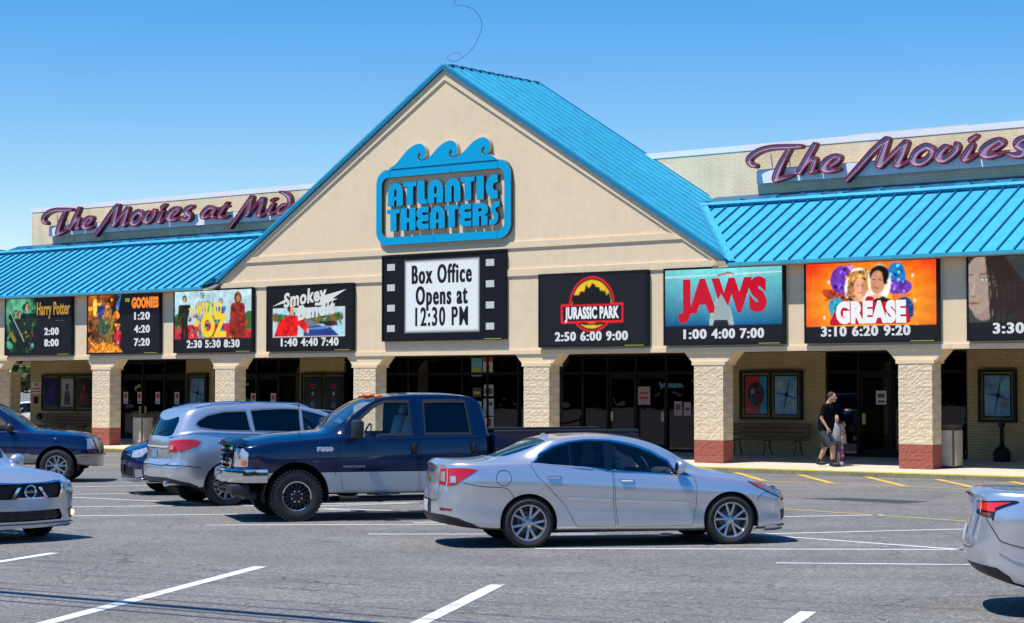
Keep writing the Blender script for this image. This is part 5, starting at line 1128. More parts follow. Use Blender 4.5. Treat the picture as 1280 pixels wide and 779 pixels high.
    def grow(c, P, d):
        """offset a parameter polygon by d metres"""
        A = np.array(P)*np.array([1, .2]); n = len(A); ar = .5*np.sum(A[:, 0]*np.roll(A[:, 1], -1)-np.roll(A[:, 0], -1)*A[:, 1]); e = np.roll(A, -1, 0)-A; nn = np.stack([e[:, 1], -e[:, 0]], -1)*np.sign(ar); nn /= np.linalg.norm(nn, axis=1, keepdims=True)+1e-12
        m = nn+np.roll(nn, 1, 0); l = np.linalg.norm(m, axis=1, keepdims=True); m = m/np.maximum(l, .3); k = 1/np.maximum((m*nn).sum(1, keepdims=True), .5); A = A+m*d*k
        return [tuple(q) for q in A/np.array([1, .2])]
    def region(c, loops, off=0., side=1, grid_=(.07, .25), holes=()):
        allp = [[(x, y*.2) for x, y in l] for l in list(loops)+list(holes)]; A = np.array(allp[0]) if len(loops) == 1 else np.concatenate([np.array(l) for l in allp[:len(loops)]])
        x0, y0 = A.min(0); x1, y1 = A.max(0); y0 = max(y0, 0); y1 = min(y1, 1.6); x0 = max(x0, 0); x1 = min(x1, c.T)
        gx = np.arange(x0+grid_[0]/2, x1, grid_[0]); gy = np.arange(y0+grid_[1]*.1, y1, grid_[1]*.2); G = np.stack(np.meshgrid(gx, gy), -1).reshape(-1, 2)
        lo = [l for l in allp[:len(loops)]]; ho = allp[len(loops):]
        if len(G):
            m = in_loops(G[:, 0], G[:, 1], lo)
            for h_ in ho: m &= ~in_loops(G[:, 0], G[:, 1], [h_])
            G = G[m]
        V, F = cdt(allp, G); ce = V[F].mean(1); m = in_loops(ce[:, 0], ce[:, 1], lo)
        for h_ in ho: m &= ~in_loops(ce[:, 0], ce[:, 1], [h_])
        ar = np.abs(np.cross(V[F[:, 1]]-V[F[:, 0]], V[F[:, 2]]-V[F[:, 0]])); m &= ar > 1e-9; m &= (ce[:, 1] > -1e-6)
        F = F[m]; t, s = V[:, 0], np.clip(V[:, 1]/.2, 0, 8); P = c.bil(c.P, t, s); N = c.bil(c.N, t, s); N /= np.linalg.norm(N, axis=1, keepdims=True)+1e-9
        edge = (t < .004) | (t > c.T-.004) | (s > 7.995); N[edge, 1] = 0; N /= np.linalg.norm(N, axis=1, keepdims=True)+1e-9
        P = P+N*off
        if off: P[edge, 1] = 0
        fn = np.cross(P[F[:, 1]]-P[F[:, 0]], P[F[:, 2]]-P[F[:, 0]]); fl = (fn*N[F[:, 0]]).sum(1) < 0; F = F.copy(); F[fl] = F[fl][:, ::-1]
        if side < 0: P = P*np.array([1, -1, 1]); N = N*np.array([1, -1, 1]); F = F[:, ::-1]
        return P, F, N
    def emit(c, name, parts, m, parent=None):
        V = np.concatenate([p[0] for p in parts]); N = np.concatenate([p[2] for p in parts]); b = 0; Fs = []
        for p in parts: Fs.append(p[1]+b); b += len(p[0])
        F = np.concatenate(Fs); used = np.unique(F); mp = -np.ones(len(V), int); mp[used] = np.arange(len(used)); V, N, F = V[used], N[used], mp[F]
        me = bpy.data.meshes.new(name); me.from_pydata(V.tolist(), [], F.tolist()); me.polygons.foreach_set('use_smooth', [True]*len(me.polygons)); me.update()
        try: me.normals_split_custom_set_from_vertices([tuple(n) for n in N])
        except Exception as e_: print('normals', e_)
        return finish(name, me, m, parent or c.root)
    def patch(c, name, pts, m, off=.003, cut=False, both=True, join=False, parent=None, smooth=0, holes=(), param=None, sides=(1, -1), rim=None, win=False):
        P = param or c.poly(pts, smooth); P = list(P)
        if cut: c.cuts.append(P)
        if win: c.wins.append(c.grow(P, -.02))
        rs = [c.region([P], off, s, holes=holes) for s in sides]; res = []
        if join: res.append(c.emit(name, rs, m, parent))
        else:
            for i, r in enumerate(rs): res.append(c.emit(name, [r], m, parent[i] if isinstance(parent, list) else parent))
        return P, res
    def ring(c, name, P, w_out, w_in, m, off=.004, parent=None, join=False):
        o = c.grow(P, w_out); i = c.grow(P, -w_in); rs = [c.region([o], off, s, holes=[i]) for s in (1, -1)]
        if join: return [c.emit(name, rs, m, parent)]
        return [c.emit(name, [r], m, parent[k] if isinstance(parent, list) else parent) for k, r in enumerate(rs)]
    def arch(c, x, z, r, flare=.012, lip=None):
        P = [c.inv(('x', x+r*math.cos(a), max(z+r*math.sin(a), .02))) for a in np.linspace(0, 2*math.pi, 48, endpoint=False)]
        P = [(t, max(s, -.5)) for t, s in P]; c.cuts.append(P)
        ins = c.W-.03
        for sd in (1, -1):
            mb = MB(); n = 22; prof = []
            for k in range(n+1):
                a = -.25+(math.pi+.5)*k/n; prof.append((x+(r+.005)*math.cos(a), z+(r+.005)*math.sin(a)))
            v = [(px, sd*(c.W*.985), pz) for px, pz in prof]+[(px, sd*(c.W-.42), pz) for px, pz in prof]; mb.add(v, [(k, k+1, n+2+k, n+1+k) for k in range(n)]); mb.add([(px, sd*(c.W-.42), pz) for px, pz in prof], [tuple(range(n+1))]); mb.build('wheel_well', black_well, c.root, True)
        if lip is not None:
            a0 = np.linspace(-.15, math.pi+.15, 40)
            o = [(x+(r+.035)*math.cos(a), z+(r+.035)*math.sin(a)) for a in a0]; i = [(x+(r-.004)*math.cos(a), z+(r-.004)*math.sin(a)) for a in a0[::-1]]
            PP = [c.inv(('x', q[0], max(q[1], .05))) for q in o+i]; PP = [(t, max(s, .0)) for t, s in PP]
            for sd in (1, -1): c.emit('arch_lip', [c.region([PP], flare, sd)], lip)
    def seam(c, pts, w=.007):
        """open dark shut line along points"""
        P = np.array([c.inv(p) for p in pts])*np.array([1, .2]); P = cr(P, 5); d = np.gradient(P, axis=0); d /= np.linalg.norm(d, axis=1, keepdims=True)+1e-9; n = np.stack([-d[:, 1], d[:, 0]], -1)*w/2
        L_ = np.concatenate([P+n, (P-n)[::-1]])/np.array([1, .2]); L_ = [tuple(q) for q in L_]
        return L_
    def body(c, m, lining=True, name='body', gridd=(.06, .22)):
        D = [(0, 0), (c.T, 0), (c.T, 8), (0, 8)]; dom = []
        for a, b in zip(D, D[1:]+D[:1]):
            n = 90 if abs(a[0]-b[0]) > 1 else 30
            for i in range(n): dom.append((a[0]+(b[0]-a[0])*i/n, a[1]+(b[1]-a[1])*i/n))
        o = c.emit(name, [c.region([dom], 0, s, gridd, c.cuts) for s in (1, -1)], m)
        if lining:
            D2 = [(t, max(s, 3.0)) for t, s in dom]; w = [[(min(max(t, 0), c.T), min(s, 8)) for t, s in h_] for h_ in c.wins]
            c.emit('interior_lining', [c.region([D2], -.035, s, (.12, .4), w) for s in (1, -1)], dark_lin)
        L = c.sp['L']; u = MB(); zs = float(c.sill(L/2)); u.box(.8, L-1.0, -c.W*.80, c.W*.80, zs-.02, zs+.06); u.build('floor_pan', black_well, c.root)
        return o
    def seats(c, xs, z=.55, m=None, w=.5):
        for x in xs:
            for y in (-.37, .37):
                mb = MB(); mb.rbox((x, y, z), (.50, w, .16), .06); R_ = Matrix.Translation((x+.27, y, z+.34)) @ Matrix.Rotation(math.radians(14), 4, 'Y'); mb.rbox((0, 0, 0), (.13, w-.02, .62), .055, M=R_)
                R_ = Matrix.Translation((x+.37, y, z+.73)) @ Matrix.Rotation(math.radians(10), 4, 'Y'); mb.rbox((0, 0, 0), (.09, .26, .17), .04, M=R_); mb.build('seat', m or seat_grey, c.root, True)
    def dash(c, x, z, side=-1):
        mb = MB(); mb.rbox((x, 0, z), (.42, c.W*1.6, .26), .08); mb.build('dashboard', dark_lin, c.root, True)
        mb = MB(); pts = [(x+.36+.06*math.sin(a), side*.37+.18*math.cos(a), z+.10+.17*math.sin(a)) for a in np.linspace(0, 2*math.pi, 20, endpoint=False)]; mb.tube(pts, .015, 6, closed=True); mb.tube([(x+.2, side*.37, z), (x+.36, side*.37, z+.1)], .03, 6); mb.build('steering_wheel', plastic, c.root, True)
    def mirror(c, x, y, z, m, s=(.14, .20, .15), stem=.10):
        for sd in (1, -1):
            mb = MB(); b0 = len(mb.v); mb.ell((x, sd*(y+s[1]/2), z+s[2]/2), (s[0]*.62, s[1]*.56, s[2]*.56), 12, mi=0)
            mb.v = [(min(q[0], x+s[0]*.28), q[1], q[2]) for q in mb.v]; mb.tube([(x+.02, sd*(y-stem), z-.01), (x+.01, sd*(y-.01), z+.02), (x, sd*(y+.05), z+.04)], [.04, .03, .03], 8, mi=1); o = mb.build('door_mirror', [m, plastic], c.root, True)
            g_ = MB(); g_.ell((x+s[0]*.285, sd*(y+s[1]/2), z+s[2]/2), (.006, s[1]*.42, s[2]*.42), 10); g_.build('mirror_glass', chrome, o, True)
    def handle(c, x, z, m, w=.19):
        for sd in (1, -1):
            t, s = c.inv(('x', x, z)); p = c.bil(c.P, np.array([t]), np.array([s]))[0]; mb = MB(); mb.tube([(x-w/2, sd*(p[1]-.005), z+.005), (x-w/2+.02, sd*(p[1]+.022), z), (x+w/2-.02, sd*(p[1]+.022), z), (x+w/2, sd*(p[1]-.005), z+.005)], .011, 6); mb.build('door_handle', m, c.root, True)
    def pt(c, p): t, s = c.inv(p); return c.bil(c.P, np.array([t]), np.array([s]))[0]
rear_glass = glass('rear_glass', (.16, .19, .22)); black_well = mat('wheel_well_black', (.008, .008, .008), .9); dark_lin = mat('cabin_dark', (.035, .034, .033), .85)
WHEELS = {}
def wheel(root, style, x, y, r, rr, w, ang=0., steer=0.):
    key = (style, r, rr, w)
    if key not in WHEELS:
        ty = MB(); pr = [(rr-.01, -w/2+.02), (rr+.01, -w/2+.004), (rr+(r-rr)*.5, -w/2-.006), (r-.03, -w/2+.004), (r-.006, -w/2+.03)]
        nr = 4
        for k in range(nr): a = -w/2+.03+(w-.06)*k/nr; b = a+(w-.06)/nr; pr += [(r, a+.004), (r, b-.010), (r-.009, b-.008), (r-.009, b-.001)]
        pr += [(r-.006, w/2-.03), (r-.03, w/2-.004), (rr+(r-rr)*.5, w/2+.006), (rr+.01, w/2-.004), (rr-.01, w/2-.02), (rr-.01, -w/2+.02)]
        ty.lathe(pr, 56, 'y')
        if style in ('truck', 'chunk'):
            for k in range(44):
                a = 2*math.pi*k/44
                for sd, yy in ((1, -w/2+.01), (-1, w/2-.01)):
                    M_ = Matrix.Rotation(a, 4, 'Y') @ Matrix.Translation((r-.012, yy, 0)); ty.rbox((0, 0, 0), (.03, .03, .028), .004, M=M_)
        mt = ty.mesh('tyre'); mt.materials.append(rubber)
        rm = MB(); dark = style == 'truck'; bl_ = 1
        rm.lathe([(rr-.012, w/2-.02), (rr+.004, w/2-.012), (rr+.004, w/2-.002), (rr-.012, w/2-.004), (rr-.022, w/2-.03), (rr-.035, -w/2+.03)], 48, 'y', mi=0)
        rm.lathe([(.001, .0), (rr-.03, .0)], 32, 'y', mi=1)
        rm.lathe([(.07, .015), (rr*.62, .015), (rr*.62, .03), (.07, .03)], 32, 'y', mi=2)
        f0 = w/2-.035
        def spoke(a, r0, r1, w0, w1, y0, y1, th=.03, mi=0, skew=0.):
            ca, sa = math.cos(a), math.sin(a); v = []
            for (rad, hw, yy) in ((r0, w0, y0), (r1, w1, y1)):
                off = skew*(1 if rad == r1 else 0)
                for sx_, dy in ((-1, -th), (1, -th), (1, -.004), (.55, 0), (-.55, 0), (-1, -.004)):
                    q = sx_*hw+off; v.append((rad*ca-q*sa, yy+dy, rad*sa+q*ca))
            n = 6; rm.add(v, [tuple(range(n))[::-1], tuple(range(n, 2*n))]+[(i, (i+1) % n, n+(i+1) % n, n+i) for i in range(n)], mi)
        if style == 'double5':
            for k in range(5):
                a = 2*math.pi*k/5+math.pi/2
                for e_ in (-1, 1): spoke(a+e_*.06, .055, rr-.012, .014, .017, f0-.006, f0+.004, .035, 0, e_*rr*.20)
            rm.lathe([(.001, f0+.006), (.035, f0+.006), (.06, f0-.004), (.08, f0-.03)], 24, 'y')
            for k in range(5): a = 2*math.pi*k/5+math.pi/2+math.pi/5; rm.lathe([(.001, f0+.0), (.013, f0+.0), (.014, f0-.02)], 8, 'y', (.055*math.cos(a), 0, .055*math.sin(a)), mi=1)
        elif style == 'ten':
            for k in range(10): spoke(2*math.pi*k/10, .05, rr-.012, .012, .020, f0-.012, f0+.002, .03)
            rm.lathe([(.001, f0-.002), (.06, f0-.006), (.075, f0-.03)], 24, 'y')
        elif style == 'five':
            for k in range(5): spoke(2*math.pi*k/5+math.pi/2, .05, rr-.012, .035, .045, f0-.004, f0+.002, .04)
            rm.lathe([(.001, f0+.004), (.06, f0+.0), (.085, f0-.03)], 24, 'y')
        elif style == 'truck':
            rm.lathe([(rr*.99, f0+.02), (rr*.93, f0+.012), (rr*.88, f0-.01)], 48, 'y', mi=0)
            for k in range(16): spoke(2*math.pi*k/16, .09, rr*.90, .012, .016, f0+.01, f0-.012, .03, 1, 0)
            rm.lathe([(.001, f0+.035), (.05, f0+.035), (.06, f0+.02), (.10, f0+.012), (.12, f0-.02)], 24, 'y', mi=1)
            for k in range(8): a = 2*math.pi*k/8; rm.lathe([(.001, f0+.04), (.012, f0+.038), (.014, f0)], 8, 'y', (.085*math.cos(a), 0, .085*math.sin(a)), mi=0)
            for k in range(16): a = 2*math.pi*(k+.5)/16; rm.lathe([(.001, f0+.018), (.007, f0+.016), (.008, f0)], 6, 'y', (rr*.93*math.cos(a), 0, rr*.93*math.sin(a)), mi=1)
        mr = rm.mesh('rim'); mats_ = [chrome if style == 'truck' else alloy, mat('rim_black', (.012, .012, .013), .35), mat('brake_disc', (.12, .11, .10), .5, .8)]
        for q in mats_: mr.materials.append(q)
        for me in (mt, mr):
            bm = bmesh.new(); bm.from_mesh(me); bmesh.ops.recalc_face_normals(bm, faces=bm.faces[:]); bm.to_mesh(me); bm.free(); me.polygons.foreach_set('use_smooth', [True]*len(me.polygons))
            try: me.set_sharp_from_angle(angle=math.radians(35))
            except Exception: pass
        WHEELS[key] = (mt, mr)
    mt, mr = WHEELS[key]; sd = 1 if y > 0 else -1
    e = bpy.data.objects.new('wheel', None); COL.objects.link(e); e.parent = root; e.location = (x, y-sd*w/2, r-.012); e.rotation_euler = (0, ang, (0 if sd > 0 else math.pi)+steer)
    for nm, me in (('tyre', mt), ('rim', mr)): o = bpy.data.objects.new(nm, me); COL.objects.link(o); o.parent = e
def wheels(c, style, xf, xr, y, r, rr, w, steer=0.):
    for i, (x, yy) in enumerate(((xf, y), (xf, -y), (xr, y), (xr, -y))): wheel(c.root, style, x, yy, r, rr, w, .4*i, steer if i < 2 else 0)
def place(px, py, refx, refy, fdeg):
    """origin of a car whose local point (refx, refy) stands at world (px, py)"""
    a = math.radians(fdeg); ex = Vector((-math.cos(a), -math.sin(a), 0)); ey = Vector((math.sin(a), -math.cos(a), 0)); return Vector((px, py, 0))-ex*refx-ey*refy
PLAN = lambda L, W, fr=((0, 0), (.015, .30), (.06, .56), (.15, .77), (.32, .90), (.70, .965), (1.3, .99)), rr=((1.2, .99), (.6, .965), (.30, .90), (.13, .77), (.05, .55), (.012, .28), (0, 0)): list(fr)+[(L/2, 1.0)]+[(L-x, y) for x, y in rr]

def sedan(name, label, paint_m, origin, fdeg, detail=True, kind='a', group=None, style='double5'):
    L, W = 4.865, .927
    top = [(0, .70), (.10, .77), (.25, .82), (.5, .885), (.9, .955), (1.13, .985), (1.25, 1.02), (1.6, 1.20), (1.96, 1.355), (2.25, 1.43), (2.6, 1.463), (3.0, 1.45), (3.35, 1.395), (3.75, 1.26), (4.05, 1.165), (4.25, 1.135), (4.55, 1.135), (4.74, 1.14), (4.80, 1.12), (4.865, 1.09)]
    deck = [(0, .66), (.2, .735), (.5, .80), (.9, .865), (1.3, .905), (1.6, .935), (2.2, .975), (2.8, 1.02), (3.4, 1.06), (3.9, 1.075), (4.3, 1.075), (4.6, 1.075), (4.865, 1.05)]
    sill = [(0, .20), (.5, .19), (1.4, .19), (3.2, .21), (3.6, .22), (4.2, .24), (4.6, .28), (4.865, .32)]
    nose = [(0, .10), (.2, .03), (.3, .0), (.5, .0), (.62, .02), (.72, .10), (.8, .24), (1.6, .3)]
    tail = [(0, .22), (.28, .08), (.4, .01), (.55, 0), (.72, .02), (.85, .05), (1.0, .06), (1.12, .05), (1.3, .06)]
    if kind == 'b':   # fuller rear deck with a lip
        L = 4.90; top = [(x, z) for x, z in top[:15]]+[(4.3, 1.145), (4.6, 1.15), (4.78, 1.15), (4.84, 1.14), (4.90, 1.12)]; deck = deck[:-3]+[(4.3, 1.07), (4.65, 1.06), (4.9, 1.02)]
        sill = sill[:-2]+[(4.6, .30), (4.9, .38)]; tail = [(0, .3), (.3, .18), (.42, .06), (.55, .01), (.66, .0), (.8, .03), (.95, .055), (1.1, .06), (1.16, .07), (1.4, .1)]
    if kind == 'c':
        top = [(0, .80), (.08, .855), (.25, .90), (.5, .945), (.9, .995), (1.13, 1.02), (1.25, 1.05)]+top[7:]; deck = [(0, .765), (.2, .83), (.5, .87), (.9, .905), (1.3, .93)]+deck[5:]
        nose = [(0, .10), (.2, .03), (.3, .0), (.5, .0), (.74, .02), (.80, .05), (.9, .2), (1.6, .3)]
    if kind == 'b': deck = deck[:-3]+[(4.3, 1.10), (4.65, 1.11), (4.9, 1.08)]
    c = Car(name, label, 'car', dict(L=L, W=W, top=top, deck=deck, sill=sill, nose=nose, tail=tail, plan=PLAN(L, W) if kind != 'c' else PLAN(L, W, ((0, 0), (.012, .35), (.05, .62), (.12, .83), (.25, .94), (.6, .985), (1.3, 1.0))), tumble=.26, side=((.88, 0), (.985, .05), (.984, .40), (1.0, .74), (.94, 1))), origin, fdeg, group)
    side = [c.arch(.93, .325, .375, lip=None), c.arch(3.67, .325, .375)]
    if kind == 'c': pass
    # windows
    fw = [('x', x, z) for x, z in [(1.56, .945), (1.80, 1.08), (2.02, 1.19), (2.25, 1.275), (2.52, 1.335), (2.55, 1.01), (2.1, .985)]]
    rw = [('x', x, z) for x, z in [(2.64, 1.345), (2.86, 1.352), (3.08, 1.33), (3.08, 1.07), (2.66, 1.02)]]
    qw = [('x', x, z) for x, z in [(3.12, 1.325), (3.30, 1.275), (3.46, 1.19), (3.55, 1.11), (3.50, 1.10), (3.12, 1.073)]]
    Pf = c.poly(fw); Pr = c.poly(rw); Pq = c.poly(qw)
    dt_f = clear_glass if not detail else tint_glass
    trims = []
    hull = c.poly([('x', x, z) for x, z in [(1.50, .92), (1.77, 1.095), (2.0, 1.215), (2.25, 1.305), (2.55, 1.365), (2.86, 1.378), (3.10, 1.352), (3.33, 1.29), (3.50, 1.20), (3.61, 1.10), (3.1, 1.05), (2.6, .995), (2.1, .962)]])
    c.cuts.append(hull)
    outer = c.grow(hull, .022)
    doors = []
    dfp = c.poly([('x', x, z) for x, z in [(1.43, .90), (1.40, .75), (1.41, .5), (1.46, .26), (2.48, .255), (2.52, .6), (2.53, .95), (2.50, 1.0), (2.55, 1.0), (2.0, .955), (1.52, .915)]])
    [c.emit('window_surround', [c.region([hull], -.006, s, holes=[Pf, Pr, Pq])], gloss_black) for s in (1, -1)]
    c.ring('window_trim', hull, .020, -.001, chrome, .004)
    for nm, P, g_ in (('front_window', Pf, clear_glass), ('rear_window', Pr, rear_glass), ('quarter_window', Pq, dark_glass)):
        c.wins.append(c.grow(P, .01))
        for s in (1, -1): c.emit(nm, [c.region([c.grow(P, .008)], -.016, s)], g_)
    # windscreen and rear screen
    ws = [('s', 1.22, 8), ('s', 1.34, 6.9), ('s', 1.42, 6.35), ('s', 1.62, 6.28), ('s', 1.85, 6.4), ('s', 1.98, 6.6), ('s', 2.06, 8)]
    P = c.poly(ws); c.cuts.append(P); c.wins.append(c.grow(P, -.02)); c.emit('windscreen', [c.region([P], -.004, s) for s in (1, -1)], tint_glass)
    rs = [('s', 3.36, 8), ('s', 3.40, 6.8), ('s', 3.60, 6.45), ('s', 3.90, 6.35), ('s', 4.02, 6.8), ('s', 4.06, 8)]
    P = c.poly(rs); c.cuts.append(P); c.wins.append(c.grow(P, -.02)); c.emit('rear_screen', [c.region([P], -.004, s) for s in (1, -1)], dark_glass)
    # doors as panels with their own gaps
    rdp = c.poly([('x', x, z) for x, z in [(2.545, .985), (2.54, .6), (2.505, .255), (3.02, .26), (3.12, .42), (3.22, .58), (3.40, .76), (3.56, .92), (3.64, 1.06), (3.61, 1.085), (3.1, 1.035), (2.62, .985)]])
    for nm, P in (('front_door', dfp), ('rear_door', rdp)):
        c.cuts.append(P); c.patch(nm, None, paint_m, 0, param=c.grow(P, -.006)); c.ring('door_gap', P, .02, .02, black, -.014)
    if detail:
        ml = [('x', x, z) for x, z in [(1.50, .54), (1.47, .568), (2.50, .615), (2.50, .588)]]; c.patch('door_moulding', ml, mat('satin_moulding', (.80, .80, .82), .3, .3), .014)
        ml = [('x', x, z) for x, z in [(2.56, .592), (2.56, .62), (3.18, .655), (3.15, .63)]]; c.patch('door_moulding', ml, mat('satin_moulding', (.80, .80, .82), .3, .3), .014)
    c.handle(2.36, .865, chrome); c.handle(3.34, .92, chrome)
    # seams: bonnet, fender, boot, bumper
    for S_ in ([('s', .16, 6.9), ('s', .35, 6.1), ('s', .8, 5.6), ('s', 1.25, 5.4)], [('x', 3.64, 1.07), ('x', 3.9, 1.09), ('s', 4.1, 5.6)]): pass
    gapm = plastic
    for S_ in ([('f', .30, .73), ('s', .35, 5.6), ('s', .7, 5.2), ('s', 1.2, 5.0)], [('x', .30, .71), ('x', .48, .66), ('x', .56, .58)], [('x', 4.52, .85), ('x', 4.40, .82), ('x', 4.25, .795), ('x', 3.98, .775), ('x', 3.90, .70), ('x', 3.86, .64)] if kind == 'a' else [('x', 4.74, .90), ('x', 4.66, .76), ('x', 4.58, .68), ('x', 4.2, .60), ('x', 4.03, .57)], [('s', 4.12, 8), ('s', 4.15, 6.4), ('s', 4.4, 5.6), ('rs', .55, 5.3), ('r', .60, .98), ('r', .52, .80), ('r', .50, .62), ('r', 0, .60)]):
        Ls = c.seam(S_, .006)
        for s in (1, -1): c.emit('panel_gap', [c.region([Ls], .004, s, (.2, 1.))], black)
    # lamps
    if kind == 'a':
        tl = [('r', .52, 1.02), ('r', .80, 1.03), ('x', 4.46, 1.03), ('x', 4.33, 1.01), ('x', 4.50, .90), ('x', 4.62, .82), ('r', .74, .80), ('r', .50, .82)]
        P = c.poly(tl); c.cuts.append(P)
        c.patch('taillight', None, red_lens, .006, param=P)
        inn = [('r', .56, .98), ('r', .68, .99), ('r', .68, .85), ('r', .55, .86)]; c.patch('reverse_lens', inn, lens_white, .012); inn = [('r', .78, .93), ('r', .86, .93), ('r', .87, .84), ('r', .78, .84)]; c.patch('reverse_lens', inn, lens_white, .012)
        c.patch('lamp_divider', [('r', .715, 1.02), ('r', .735, 1.02), ('r', .735, .80), ('r', .715, .80)], paint_m, .012)
        c.patch('rear_reflector', [('r', .62, .52), ('x', 4.66, .51), ('x', 4.66, .485), ('r', .62, .49)], dkred, .006)
        c.patch('lower_valance', [('r', 0, .43), ('r', .72, .43), ('x', 4.58, .39), ('x', 4.38, .31), ('x', 4.15, .235), ('x', 4.15, .20), ('r', 0, .20)], plastic, .004, join=True)
        c.patch('plate_recess', [('r', 0, .62), ('r', .28, .62), ('r', .28, .44), ('r', 0, .44)], plastic, .003, join=True); c.patch('number_plate', [('r', 0, .60), ('r', .155, .60), ('r', .155, .45), ('r', 0, .45)], mat('plate_white', (.55, .56, .60), .4), .012, join=True)
        fd = [c.inv(('x', 4.0+.10*math.cos(a), .905+.10*math.sin(a))) for a in np.linspace(0, 2*math.pi, 28, endpoint=False)]; c.ring('fuel_door_gap', fd, .003, .003, black, .0016)
        c.patch('high_brake_light', [('rs', .22, 5.4), ('rs', .0, 5.4), ('rs', .0, 5.9), ('rs', .22, 5.9)], dkred, .004, join=True)
        hl = [('x', .68, .825), ('x', .45, .785), ('f', .85, .725), ('f', .60, .685), ('f', .55, .61), ('f', .75, .57), ('x', .18, .595), ('x', .36, .67)]
        P = c.poly(hl); c.ring('headlight_seal', P, .005, .006, black, .006); c.patch('headlight', None, mat('lamp_glass_dark', (.22, .25, .30), .12, .4, coat=1, noise=.5, nscale=16), .006, param=P); c.patch('side_marker', [('x', .66, .815), ('x', .50, .785), ('x', .40, .715), ('x', .48, .745)], mat('marker_orange', (.62, .07, .02), .2, coat=1), .010)
        c.patch('grille', [('f', 0, .62), ('f', .46, .61), ('f', .48, .53), ('f', 0, .51)], black, .004, join=True); c.patch('lower_grille', [('f', 0, .46), ('f', .52, .46), ('f', .56, .30), ('f', 0, .28)], black, .004, join=True)
        c.patch('fog_lamp_pocket', [('f', .80, .44), ('x', .09, .46), ('x', .12, .34), ('f', .78, .30)], plastic, .004)
        lip = [('f', 0, .245), ('f', .9, .245), ('x', .28, .25), ('x', .45, .24), ('x', .45, .2), ('f', .9, .2), ('f', 0, .2)]; c.patch('front_lip', lip, paint_m, .035, join=True)
        # bow-tie shaped badge on the boot
        e = MB(); p = c.pt(('r', .02, .88)); e.prism([(-.10, -.02), (-.045, -.02), (-.05, -.04), (.05, -.04), (.045, -.02), (.10, -.02), (.085, .02), (.05, .02), (.045, .04), (-.045, .04), (-.05, .02), (-.085, .02)], lambda a, b, w: (p[0]+.004+w, a, .88+b), 0, .012); e.build('badge', mat('badge_gold', (.55, .38, .1), .3, .9), c.root)
    elif kind == 'b':
        tl = [('r', .50, 1.045), ('r', .80, 1.05), ('x', 4.48, 1.06), ('x', 4.45, 1.045), ('x', 4.58, 1.0), ('x', 4.66, .965), ('x', 4.68, .87), ('r', .80, .90), ('r', .50, .93)]
        P = c.poly(tl); c.patch('taillight', None, mat('lamp_black', (.012, .006, .008), .15, coat=1), .005, param=P)
        c.patch('taillight_red', [('r', .54, 1.03), ('r', .80, 1.035), ('x', 4.52, 1.043), ('x', 4.66, .99), ('r', .84, .955), ('r', .54, .975)], mat('lens_bright_red', (.85, .02, .02), .12, coat=1), .009); c.patch('indicator', [('r', .66, .945), ('r', .80, .94), ('r', .80, .91), ('r', .66, .92)], mat('ind_dull', (.25, .05, .01), .2, coat=1), .010)
        c.patch('lower_valance', [('r', 0, .45), ('r', .75, .46), ('r', .86, .45), ('r', .95, .38), ('x', 4.5, .32), ('x', 4.1, .26), ('x', 4.1, .2), ('r', 0, .2)], plastic, .004, join=True)
        c.patch('bumper_crease', [('r', .90, .60), ('x', 4.5, .52), ('x', 4.15, .46), ('x', 4.5, .56), ('r', .90, .665)], paint_m, .014)
        c.patch('number_plate', [('r', 0, .80), ('r', .155, .80), ('r', .155, .65), ('r', 0, .65)], mat('plate_white', (.55, .56, .60), .4), .004, join=True)
        c.patch('headlight', [('x', .45, .78), ('f', .6, .72), ('f', .6, .64), ('x', .3, .7)], lens_white, .005); c.patch('grille', [('f', 0, .68), ('f', .4, .66), ('f', .3, .35), ('f', 0, .33)], black, .004, join=True)
    elif kind == 'c':  # wide chrome winged grille facing the camera
        dkg = mat('grille_black', (.008, .008, .009), .3)
        P = c.poly([('f', 0, .765), ('f', .56, .785), ('f', .585, .74), ('f', .50, .585), ('f', 0, .575)]); c.cuts.append(P); c.patch('grille_back', None, dkg, -.05, param=c.grow(P, .02), join=True)
        for z in (.61, .65, .69, .73): c.patch('grille_bar', [('f', 0, z), ('f', .53, z+.01), ('f', .53, z+.024), ('f', 0, z+.014)], plastic, -.012, join=True)
        c.patch('grille_chrome', [('f', 0, .79), ('f', .60, .812), ('f', .62, .78), ('f', .56, .785), ('f', 0, .765)], chrome, .012, join=True)
        c.patch('grille_chrome', [('f', .56, .785), ('f', .62, .785), ('f', .60, .72), ('f', .52, .585), ('f', .50, .585), ('f', .57, .74)], chrome, .012)
        c.patch('grille_wing', [('f', 0, .575), ('f', .30, .58), ('f', .20, .73), ('f', .14, .735), ('f', .24, .60), ('f', 0, .595)], chrome, .016)
        p = c.pt(('f', .01, .68)); e = MB(); pts = [(p[0]-.022, .085*math.cos(a), .68+.085*math.sin(a)) for a in np.linspace(0, 2*math.pi, 28, endpoint=False)]; e.tube(pts, .012, 6, closed=True); e.rbox((p[0]-.024, 0, .68), (.016, .205, .034), .005); eb = e.build('round_emblem', chrome, c.root, True)
        me = text_mesh('NISSAN', .036, .001, 1.15, extrude=.001); me.transform(Matrix.Rotation(-math.pi/2, 4, 'Z')); me.transform(Matrix.Translation((p[0]-.0335, 0, .68))); finish('emblem_text', me, black, eb)
        hl = [('f', .60, .80), ('f', .80, .80), ('x', .34, .82), ('x', .42, .80), ('x', .30, .70), ('x', .14, .62), ('f', .76, .60), ('f', .63, .69)]
        P = c.poly(hl); c.ring('headlight_seal', P, .006, .006, black, .004); c.patch('headlight', None, lens_white, .006, param=P)
